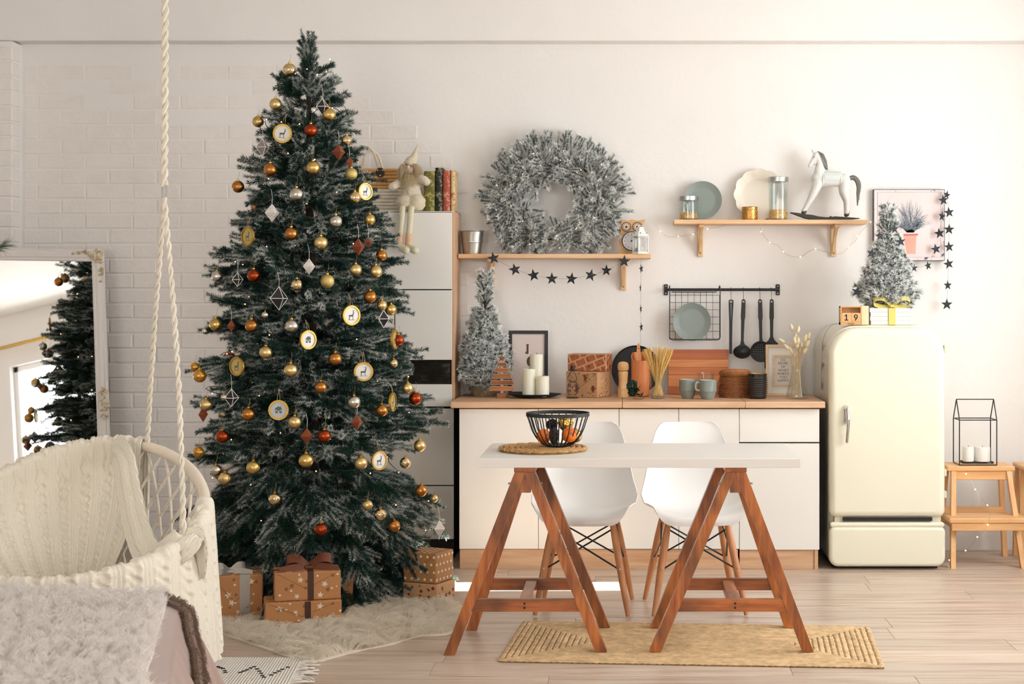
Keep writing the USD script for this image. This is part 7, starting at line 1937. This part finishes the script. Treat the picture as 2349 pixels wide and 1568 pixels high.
# four old books
for lab, p0, p1, yt, c_, w_ in (("olive book with gilt ornament, first in the row beside the doll", 972, 997.5, 392, "6e6a2c", "b3a45a"), ("black tattered book in the row on the tall cabinet", 998, 1015, 384, "23241f", "8f8a6c"), ("red tattered book in the row on the tall cabinet", 1015.5, 1033, 390, "b0523a", "d99a7e"), ("cream and red book at the outer end of the row on the cabinet", 1033.5, 1044, 390, "dcc48c", "b4694c")):
    a_, b_ = P(p0, 0, 7.80)[0], P(p1, 0, 7.80)[0]; h = P(0, yt, 7.80)[2] - ZT
    t = thing("book", lab, "book", ((a_ + b_) / 2, 7.86, ZT), group="old books on the tall cabinet")
    mm = M("book_" + lab.split()[0], c_, .6, wear=(w_, 45, .56), bump=(60, .002))
    w = b_ - a_; wb_ = w - .0012
    poly = Polygon([(a_ + .0006, 7.93), (a_ + .0006, 7.81), *[(a_ + w / 2 - wb_ / 2 * math.cos(q), 7.81 - .009 * math.sin(q)) for q in np.linspace(.15, PI - .15, 9)], (b_ - .0006, 7.81), (b_ - .0006, 7.93), (b_ - .0030, 7.93), (b_ - .0030, 7.814), (a_ + .0030, 7.814), (a_ + .0030, 7.93)]).buffer(0)
    part(t, "cover", prism(poly, h - .001, (0, 0, ZT + .0005)), mm)
    part(t, "pages", bb((a_ + .0032, 7.8145, ZT + .004), (b_ - .0032, 7.925, ZT + h - .005)), m_pages)
    for z in (.18, .36, .68, .84): part(t, "spine_band", tube([(a_ + w / 2 - (wb_ / 2 + .0004) * math.cos(q), 7.81 - .0095 * math.sin(q), ZT + h * z) for q in np.linspace(.1, PI - .1, 9)], .0011, 4), mm)
# ================================================================ the leaning mirror
TH, LEAN = 34.0, 7.0
m_frame = M("mirror_frame_white", "e9e2dd", .5, wear=("c9b7a4", 24, .72), bump=(30, .001)); m_gilt = M("mirror_gilt", "cdb68a", .45, .35, wear=("efe6d8", 40, .5))
mw, mh, fw = 1.02, 1.59, .062
tr0 = P(238, 577, 7.80)
s_ = mh * math.sin(math.radians(LEAN)); th = math.radians(TH)
base = np.array([tr0[0] + math.sin(th) * s_ - mw / 2 * math.cos(th), tr0[1] - math.cos(th) * s_ - mw / 2 * math.sin(th), 0.002])
mi = thing("mirror", "tall white framed floor mirror with gilt ornaments leaning by the brick wall", "mirror", base, rz=TH, rx=-LEAN)
h2 = mw / 2
def moulding(x0, z0, x1, z1):
    """frame of a stepped section, mitred"""
    prof = [(0, .012), (0, -.006), (.008, -.014), (.016, -.010), (.024, -.016), (.040, -.012), (.050, -.004), (.056, -.006), (.062, 0), (.062, .012)]
    ring = []
    for o, y in prof: ring.append([(x0 + o, y, z0 + o), (x1 - o, y, z0 + o), (x1 - o, y, z1 - o), (x0 + o, y, z1 - o)])
    v = np.array(ring).reshape(-1, 3); f = []
    n = len(prof)
    for i in range(n):
        for j in range(4):
            a, b, c, d_ = i * 4 + j, i * 4 + (j + 1) % 4, ((i + 1) % n) * 4 + (j + 1) % 4, ((i + 1) % n) * 4 + j
            f += [[a, b, c], [a, c, d_]]
    t = trimesh.Trimesh(v, np.array(f), process=False)
    if t.volume < 0: t.invert()
    return np.array(t.vertices), np.array(t.faces)
part(mi, "frame", moulding(-h2, 0, h2, mh), m_frame, world=False, smooth=False)
part(mi, "glass", bb((-h2 + fw - .004, .002, fw - .004), (h2 - fw + .004, .008, mh - fw + .004)), M("mirror_silver", "f2f3f2", .015, 1.0), world=False)
part(mi, "backing", bb((-h2 + .004, .0085, .004), (h2 - .004, .0115, mh - .004)), m_bark, world=False)
def curl(cx, cz, s, sg, rot_, y=-.020):
    pts = []
    for q in np.linspace(0, 1, 22):
        a = rot_ + sg * q * 3.6; r_ = s * (1 - .78 * q)
        pts.append((cx + r_ * math.cos(a), y + .004 * math.sin(q * 6), cz + r_ * math.sin(a)))
    return tube(pts, np.linspace(.0055, .003, 22) * (s / .03) ** .4, 6)
def ornament(parent, kind, cx, cz, sx=1, sz=1):
    g_ = np.random.RandomState(int(abs(cx * 100) + abs(cz * 10)))
    mb = MB()
    if kind == "corner":
        spots = [(0, 0, .030), (-.038, .004, .020), (-.070, .004, .016), (-.100, .003, .012), (.002, -.04, .022), (.004, -.075, .016), (.004, -.105, .012), (-.022, -.022, .018), (-.13, .002, .008), (.003, -.14, .008)]
    else: spots = [(0, 0, .026), (0, .035, .018), (0, -.035, .018), (.012, .06, .013), (-.012, .06, .012), (.01, -.06, .013), (-.01, -.06, .012), (-.016, .015, .014), (.016, -.015, .014), (0, .078, .008), (0, -.078, .008)]
    for x, z, s in spots:
        for k_ in range(2): mb.add(curl(cx + sx * x, cz + sz * z, s, 1 if (k_ + len(mb.v)) % 2 else -1, g_.uniform(0, 6.28)))
        mb.add((lambda m: (m[0] * (1, .5, 1) + (cx + sx * x, -.018, cz + sz * z), m[1]))(sphere((0, 0, 0), s * .42, 2)))
    part(parent, kind + "_ornament", mb, m_gilt, label="carved gilt scrollwork", world=False)
ornament(mi, "corner", h2 - .026, mh - .026, 1, 1); ornament(mi, "corner", -h2 + .026, mh - .026, -1, 1)
for sx in (-1, 1): ornament(mi, "side", sx * (h2 - .030), mh * .50)
# what the mirror shows of the room behind: a brass rod over the window and a framed picture
rod = thing("curtain_rod", "brass curtain rod over the window seen only in the mirror", "curtain rod", (XR - .09, 2.7, 2.78))
part(rod, "rod", tube([(XR - .09, 1.5, 2.78), (XR - .09, 4.3, 2.78)], .017, 12), m_rim)
for y in (1.5, 4.3): part(rod, "finial", sphere((XR - .09, y, 2.78), .03, 2), m_rim)
for y in (1.7, 4.1): part(rod, "bracket", tube([(XR, y, 2.78), (XR - .09, y, 2.78)], .009, 8), m_rim)
pcr = thing("framed_print", "dark framed print on the window wall seen only in the mirror", "picture", (XR - .02, .9, 1.5))
part(pcr, "frame", (lambda m: (np.stack([XR - .03 + m[0][:, 1], .9 + m[0][:, 0], 1.75 + m[0][:, 2]], 1), m[1][:, ::-1]))(frame_bar(-.35, -.45, .35, .45, .035, .028, 0)), M("dark_frame", "4a3526", .5))
part(pcr, "sheet", bb((XR - .012, .58, 1.33), (XR - .006, 1.22, 2.17)), m_facew)

# ================================================================ the hanging chair
m_rope = M("cotton_rope", "e2d9c9", .85, bump=(300, .001)); m_macr = M("macrame_wrap", "e3d6c4", .85, bump=(160, .0016))
XC_, YC_, RX_, RY_ = -1.83, 5.00, .425, .44
def rim_pt(phi):
    phi = np.asarray(phi, float)
    c, s = np.cos(phi), np.sin(phi)
    z = .585 + .175 * s + .045 * s * s - .02 * c * 0
    return np.stack([XC_ + RX_ * c, YC_ + RY_ * s, z], -1)
hc = thing("hanging_chair", "round macrame hanging chair on cotton ropes under a knitted blanket", "hanging chair", (XC_, YC_, .25))
ph = np.linspace(0, 2 * PI, 97)[:-1]
rp = rim_pt(ph)
part(hc, "hoop", tube(rp, .0195 + .0014 * np.sin(ph * 48), 12, closed=True), m_macr, label="cotton wrapped hoop")
seat_r = np.stack([XC_ + .30 * np.cos(ph), YC_ + .30 * np.sin(ph), np.full(96, .30)], 1)
part(hc, "seat_hoop", tube(seat_r, .014, 10, closed=True), m_macr)
def seat_pt(phi, r=.30, z=.30): phi = np.asarray(phi, float); return np.stack([XC_ + r * np.cos(phi), YC_ + r * np.sin(phi), np.full(np.shape(phi), z)], -1)
def wall_pt(phi, t):
    t = np.asarray(t)[..., None]; a, b = rim_pt(phi), seat_pt(phi)
    return a * (1 - t) + b * t
net = []
for k in range(34):
    p0 = 2 * PI * k / 34
    for sg in (-1, 1):
        t = np.linspace(0, 1, 10); net.append(tube(wall_pt(p0 + sg * t * .62, t), .005, 6))
for k, m in enumerate(net): part(hc, "net_cord", m, m_rope)
for k in range(11):
    q = np.linspace(-.30, .30, 5); a = PI * k / 11; part(hc, "seat_cord", tube([(XC_ + r_ * math.cos(a), YC_ + r_ * math.sin(a), .295) for r_ in q], .004, 5), m_rope)
def twist(path, r, turns_per_m=22, n=5):
    p = np.asarray(path, float); L = np.concatenate([[0], np.cumsum(np.linalg.norm(np.diff(p, axis=0), axis=1))])
    m = max(12, int(L[-1] / .009)); s = np.linspace(0, L[-1], m)
    c = np.stack([np.interp(s, L, p[:, i]) for i in range(3)], 1)
    t = np.gradient(c, axis=0); t /= np.linalg.norm(t, axis=1, keepdims=True)
    a = np.cross(t, [0, 1.0, 0]); a /= np.linalg.norm(a, axis=1, keepdims=True); b = np.cross(t, a)
    mb = MB()
    for k in range(2):
        w = s * turns_per_m * 2 * PI / 2 + k * PI
        mb.add(tube(c + r * .62 * (np.cos(w)[:, None] * a + np.sin(w)[:, None] * b), r * .66, n))
    return mb.get()
def hang(sgn):
    ring = np.array([P(377, 430, 5.0)[0] if sgn > 0 else -2.30, 5.0, P(377, 440, 5.0)[2]])
    part(hc, "rope", twist([ring + (0, 0, .02), ring + (.004 * sgn, 0, 1.0), (ring[0] + .006 * sgn, 5.0, ZC - .04)], .0105, 26), m_rope, label="doubled hanging rope")
    a = np.linspace(0, 2 * PI, 21)[:-1]
    part(hc, "hook", tube(np.stack([ring[0] + .007 * np.cos(a), ring[1] + 0 * a, ring[2] + .026 * np.sin(a)], 1), .0028, 6, closed=True), m_steel, label="steel snap link")
    part(hc, "ceiling_hook", tube([(ring[0] + .006 * sgn, 5.0, ZC - .05), (ring[0] + .006 * sgn, 5.0, ZC)], .006, 8), m_steel)
    for phi in ((74, -16) if sgn > 0 else (162, 206)):
        phi = math.radians(phi); q = rim_pt(phi)
        mid = (ring + q) / 2 + (sgn * .012 * (1 if phi < 0 else -.3), 0, -.01)
        part(hc, "rope", twist(catmull([ring - (0, 0, .02), mid, q + (0, 0, .012)], 10), .0082, 24), m_rope)
hang(1); hang(-1)
# ================================================================ the knitted blanket
m_knitb = M("cable_knit", "ece4d3", .9, bump=(260, .0022), sheen_weight=.25)
def cable_h(u, v):
    """height of the knit: twisted cables between narrow ribs; u across, v along, metres"""
    per = .094; x = (u % per) - per / 2
    p = .085
    h = np.zeros_like(u)
    for k in (0, 1):
        xs = .0115 * np.sin(2 * PI * v / p + k * PI); over = .0022 * np.cos(2 * PI * v / p + k * PI)
        h = np.maximum(h, .0105 * np.sqrt(np.clip(1 - ((x - xs) / .0135) ** 2, 0, 1)) + over * (np.abs(x - xs) < .0135))
    rib = (np.abs(x) > .028) * .0048 * np.abs(np.sin((np.abs(x) - .028) * PI / .0125)) ** .7
    st = .0007 * np.sin(2 * PI * v / .0085) * np.cos(2 * PI * u / .0075)
    return np.maximum(h, rib) + st
def sheet(fn, nu, nv, um, vm, amp=1.0, seed=0, wr=.008):
    """surface fn(U, V); um, vm its size in metres; the knit stands out along the normal"""
    U, V = np.meshgrid(np.linspace(0, 1, nu), np.linspace(0, 1, nv), indexing="ij")
    p = fn(U, V)
    du, dv = np.gradient(p, axis=0), np.gradient(p, axis=1)
    n = np.cross(du, dv); n /= np.linalg.norm(n, axis=-1, keepdims=True) + 1e-12
    w = (meshkit.fbm(np.stack([U * um * 5, V * vm * 3, 0 * U], -1), 3, seed) - .5) * 2 * wr
    p = p + n * (cable_h(U * um + .02, V * vm) * amp + w)[..., None]
    i, j = np.meshgrid(np.arange(nu - 1), np.arange(nv - 1), indexing="ij")
    q = np.stack([i * nv + j, (i + 1) * nv + j, (i + 1) * nv + j + 1, i * nv + j + 1], -1).reshape(-1, 4)
    return thicken((p.reshape(-1, 3), np.vstack([q[:, [0, 1, 2]], q[:, [0, 2, 3]]])), .004)
kb = thing("knitted_blanket", "cream cable knit blanket draped over the hanging chair", "blanket", (XC_, YC_ - .3, .2))
def inner(phi, t):
    """inside of the bowl, t = 0 at the hoop, 1 at the seat's middle"""
    t = np.asarray(t); r_ = rim_pt(phi); c = np.stack([XC_ + .20 * np.cos(phi), YC_ + .20 * np.sin(phi), np.full(np.shape(phi), .33)], -1)
    k = np.clip(t, 0, 1)[..., None]
    p = r_ + (c - r_) * (k ** 1.25)
    p[..., 2] = r_[..., 2] + (.33 - r_[..., 2]) * np.clip(t, 0, 1) ** .62
    return p
def back_fn(U, V):
    phi = np.radians(75 + (196 - 75) * (1 - U))
    a, b, c = .18, .30, 1.0
    out = np.stack([np.cos(phi), np.sin(phi), 0 * phi], -1)
    r_ = rim_pt(phi)
    s1 = np.clip(V / a, 0, 1); s2 = np.clip((V - a) / (b - a), 0, 1); s3 = np.clip((V - b) / (c - b), 0, 1)
    lift = .030
    hangp = r_ + out * lift + np.stack([0 * phi, 0 * phi, -.30 * (1 - s1)], -1)
    ang = PI * s2
    arc = r_ + out * (lift * np.cos(ang))[..., None] + np.stack([0 * phi, 0 * phi, lift * np.sin(ang)], -1)
    q = inner(phi, s3 * .96); q = q + (-out * lift) * (1 - s3 * .8)[..., None] + np.stack([0 * phi, 0 * phi, .02 * s3], -1)
    return np.where((V < a)[..., None], hangp, np.where((V < b)[..., None], arc, q))
part(kb, "back_sheet", sheet(back_fn, 250, 210, 1.02, .95, 1.0, 1, .007), m_knitb, label="part hanging inside the chair's back", smooth=True)
def front_fn(U, V):
    phi = np.radians(186 + (374 - 186) * U)
    a, b = .26, .38
    out = np.stack([np.cos(phi), np.sin(phi), 0 * phi], -1); r_ = rim_pt(phi); lift = .032
    s1 = np.clip(V / a, 0, 1); s2 = np.clip((V - a) / (b - a), 0, 1); s3 = np.clip((V - b) / (1 - b), 0, 1)
    q = inner(phi, (1 - s1) * .95) - out * lift * (.3 + .7 * s1)[..., None]
    ang = PI * (1 - s2)
    arc = r_ + out * (lift * np.cos(ang))[..., None] + np.stack([0 * phi, 0 * phi, lift * np.sin(ang)], -1)
    fold = .010 * np.sin(phi * 17) + .006 * np.sin(phi * 31 + 1)
    dropz = r_[..., 2] - (r_[..., 2] - .13 - .03 * np.sin(phi * 5)) * s3
    dp_ = r_ + out * (lift + .03 * s3 + fold * s3)[..., None]; dp_[..., 2] = dropz
    return np.where((V < a)[..., None], q, np.where((V < b)[..., None], arc, dp_))
part(kb, "front_sheet", sheet(front_fn, 300, 170, 1.42, .72, 1.0, 2, .006), m_knitb, label="part hanging down the chair's front", smooth=True)
def roll(path, w, thk, seed):
    """a folded length of blanket lying along a path"""
    p = catmull(path, 16); t = np.gradient(p, axis=0); t /= np.linalg.norm(t, axis=1, keepdims=True)
    ref = np.array([-.35, -.9, .25]); a = np.cross(t, ref); a /= np.linalg.norm(a, axis=1, keepdims=True); b = np.cross(a, t)
    n = 72; q = np.linspace(0, 2 * PI, n + 1)[:-1]
    ww = np.interp(np.linspace(0, 1, len(p)), [0, .5, 1], w)
    rip = 1 + .16 * np.sin(q * 5 + seed) + .06 * np.sin(q * 19)
    v = p[:, None] + (ww[:, None] * (np.cos(q) * rip)[None])[..., None] * a[:, None] + ((thk * ww / ww.max())[:, None] * (np.sin(q) * rip)[None])[..., None] * b[:, None]
    s = np.arange(len(p))[:, None] * .01
    v = v + (b[:, None] * (.0022 * np.sin(q * 30)[None] * np.cos(s * 90))[..., None])
    m = len(p); i, j = np.meshgrid(np.arange(m - 1), np.arange(n), indexing="ij"); j2 = (j + 1) % n
    f = np.stack([i * n + j, i * n + j2, (i + 1) * n + j2, (i + 1) * n + j], -1).reshape(-1, 4)
    f = np.vstack([f[:, [0, 1, 2]], f[:, [0, 2, 3]]]); v = v.reshape(-1, 3)
    N = len(v); v = np.vstack([v, p[0], p[-1]]); e = np.arange(n); e2 = (e + 1) % n
    f = np.vstack([f, np.stack([np.full(n, N), e2, e], 1), np.stack([np.full(n, N + 1), (m - 1) * n + e, (m - 1) * n + e2], 1)])
    t_ = trimesh.Trimesh(v, f, process=False)
    if t_.volume < 0: t_.invert()
    return np.array(t_.vertices), np.array(t_.faces)
part(kb, "folded_end", roll([P(262, 1070, 5.46), P(272, 1034, 5.36), P(286, 1060, 5.26), P(296, 1120, 5.19), P(310, 1190, 5.10), P(330, 1250, 5.0), P(352, 1285, 4.93)], [.043, .042, .05], .022, 0), m_knitb, label="folded end falling from the back to the arm", smooth=True)
part(kb, "arm_fold", roll([P(318, 1285, 5.0), P(345, 1292, 4.93), P(385, 1272, 4.86), P(420, 1246, 4.84), P(446, 1236, 4.88), P(460, 1270, 4.88), P(462, 1325, 4.90)], [.045, .050, .012], .020, 1), m_knitb, label="fold lying over the arm of the hoop", smooth=True)
# ================================================================ bed corner with throws
ZB = .50
def onbed(px, py, z=ZB): d_ = (EYE - z) * F / (py - CY); q = P(px, py, d_); return q
A_, B_, C2_, D_ = onbed(-140, 1352), onbed(392, 1362), onbed(352, 1600), onbed(-260, 1640)
bed = thing("bed", "bed corner covered with a dusty mauve coverlet", "bed", ((B_[0] + D_[0]) / 2, 3.6, 0))
m_mauve = M("mauve_coverlet", "9c7d72", .55, sheen_weight=.5, bump=(420, .0004), var=(3, .05)); m_mattr = M("mattress", "cdbfb6", .8)
quad = Polygon([A_[:2], B_[:2], C2_[:2], D_[:2]])
part(bed, "mattress", prism(quad.buffer(-.03), ZB - .12, (0, 0, .10)), m_mattr)
for q in np.array(quad.buffer(-.10).exterior.coords)[:4]: part(bed, "foot", bb((q[0] - .03, q[1] - .03, 0), (q[0] + .03, q[1] + .03, .1)), m_bark)
e0, e1 = B_, C2_; ed = (e1 - e0) / np.linalg.norm(e1 - e0); no = np.array([-ed[1], ed[0], 0])
if no[0] < 0: no = -no
def cover_fn(U, V):
    t = U[..., None]; top_in = .22
    p = e0 + (e1 - e0) * t
    s1 = np.clip(V / .25, 0, 1); s2 = np.clip((V - .25) / .75, 0, 1)
    fold = np.sin(U * 38 + 1.2 * np.sin(U * 9)) * .018 * s2 + np.sin(U * 71) * .007 * s2
    back_flare = .10 * np.clip(1 - U * 6, 0, 1) * s2
    off = np.where(V < .25, -top_in * (1 - s1), .02 + .19 * s2 ** .85 + fold)
    z = np.where(V < .25, ZB - .006 + .004 * np.sin(s1 * PI), ZB - .012 - (ZB - .04) * s2)
    q = p + no * off[..., None]
    q = q - ed * (back_flare)[..., None] * .3
    q[..., 2] = z
    return q
part(bed, "coverlet", thicken(grid(cover_fn, 220, 60), .003), m_mauve, smooth=True)
bk_dir = (A_ - B_) / np.linalg.norm(A_ - B_)
def back_cover(U, V):
    p = B_ + (A_ - B_) * U[..., None]; q = p - ed * (.02 + .05 * V + .012 * np.sin(U * 40) * V)[..., None]; q[..., 2] = ZB - .008 - (ZB - .04) * V
    return q
part(bed, "coverlet_end", thicken(grid(back_cover, 120, 20), .003), m_mauve, smooth=True)
# brown fur edging down the coverlet
m_brfur = fur_mat("brown_fur", "7d685b", "dccbbb")
ff = thing("fur_trim_throw", "narrow brown and cream fur throw hanging over the mauve coverlet", "throw", tuple(onbed(400, 1400)))
for o in (0.0, .055):
    pth = catmull([cover_fn(np.array([[u_ + o]]), np.array([[v_]]))[0, 0] + no * .012 + (0, 0, .006) for u_, v_ in ((.02, .2), (.10, .27), (.22, .32), (.34, .37), (.46, .42), (.58, .47), (.72, .55))], 6)
    part(ff, "band", tube(pth, .013, 8), M("brown_fur_hide", "7b665a", .9) if o == 0 else "/World/Looks/brown_fur_hide")
    g_ = np.random.RandomState(int(o * 1000) + 1); n = 2600
    ii = g_.uniform(0, len(pth) - 1.001, n); i0 = ii.astype(int); base_p = pth[i0] + (pth[i0 + 1] - pth[i0]) * (ii - i0)[:, None]
    u_ = g_.normal(size=(n, 3)); u_ /= np.linalg.norm(u_, axis=1, keepdims=True)
    L_ = g_.uniform(.012, .026, n)[:, None]; dn = np.array([0, 0, -1.0])
    st = np.stack([base_p + u_ * .011, base_p + u_ * (.011 + L_ * .6) + dn * L_ * .3, base_p + u_ * (.011 + L_ * .7) + dn * L_ * .9], 1)
    hair(ff, "fur", None, st, .0016, m_brfur)
# white fur throw
m_wfur = fur_mat("white_fur", "f3eeea", "fefdfb")
wf = thing("fur_throw", "fluffy white long-haired throw spread over the bed", "throw", ((B_[0] + D_[0]) / 2, 3.6, ZB))
tp = catmull([(*onbed(-140, 1360)[:2], 0), (*onbed(120, 1366)[:2], 0), (*onbed(300, 1370)[:2], 0), (*onbed(375, 1372)[:2], 0), (*onbed(376, 1410)[:2], 0), (*onbed(362, 1450)[:2], 0), (*onbed(352, 1500)[:2], 0), (*onbed(330, 1560)[:2], 0), (*onbed(318, 1625)[:2], 0), (*onbed(-250, 1640)[:2], 0)], 4, True)[:, :2]
tpoly = Polygon(tp).buffer(0)
part(wf, "hide", prism(tpoly, .008, (0, 0, ZB - .001)), M("white_hide", "ece7e3", .9))
g_ = np.random.RandomState(13); n = 30000
rt = inside(tpoly, n, 14)
cell = np.floor(rt / .020); hsh = meshkit.noise(np.concatenate([cell * 3.7, np.zeros((n, 1))], 1), 5) * 6.28 * 3
cdir = np.stack([np.cos(hsh), np.sin(hsh)], 1)
cc_ = (cell + .5) * .020
L_ = g_.uniform(.03, .052, n) * (.75 + .5 * meshkit.noise(np.concatenate([rt * 14, np.zeros((n, 1))], 1), 8))
bias = np.array([.25, -.35])
st = np.zeros((n, 4, 3))
lean_ = (cdir * .55 + bias + g_.normal(size=(n, 2)) * .18)
for i, q in enumerate((0, .35, .7, 1.0)):
    pull = .55 * q
    xy = rt * (1 - pull * .6) + cc_ * pull * .6 + lean_ * (L_ * (q ** 1.4) * .75)[:, None]
    st[:, i, :2] = xy; st[:, i, 2] = ZB + .006 + L_ * (q * .95 - .28 * q * q)
hair(wf, "pile", None, st, .0017, m_wfur)
# ================================================================ pine twig at the picture's edge, standing in a floor vase
vx, vy = -2.98, 6.5
fv = thing("floor_vase", "tall grey floor vase beside the mirror holding a pine branch", "vase", (vx, vy, 0))
part(fv, "body", lathe([(0, 0), (.08, 0), (.11, .1), (.115, .3), (.07, .5), (.05, .58), (.06, .62), (.054, .62), (.044, .57), (.06, .48), (0, .3)], 36, (vx, vy, 0)), M("vase_grey", "b9b2aa", .6))
pb = thing("pine_branch", "long needled green pine branch reaching in at the picture's edge", "branch", (vx, vy, .35))
tip = P(2, 566, vy)
bp = catmull([(vx, vy, .32), (vx + .01, vy, .9), (vx + .06, vy, 1.3), tip - (.12, 0, .06), tip], 8)
part(pb, "stem", tube(bp, np.linspace(.007, .003, len(bp)), 7), m_bark)
LONG = [with_mat(twig(.09, 70, .065, .0017, 38, 60 + s, 1, .002), needle_mat("pine_needles", "4f6a4c", "7c9570", "aebf9f", 1.25, .2) if s == 0 else "/World/Looks/pine_needles") for s in range(2)]
ps, ds = [], []
for i in range(14, len(bp), 2):
    t_ = bp[min(i + 1, len(bp) - 1)] - bp[i - 1]
    ps.append(bp[i] - t_ / np.linalg.norm(t_) * .06); ds.append(t_)
instancer(pb, "needles", LONG, [i % 2 for i in range(len(ps))], np.array(ps), quat_to(np.array(ds), np.arange(len(ps)) * 1.3), np.full(len(ps), .9))
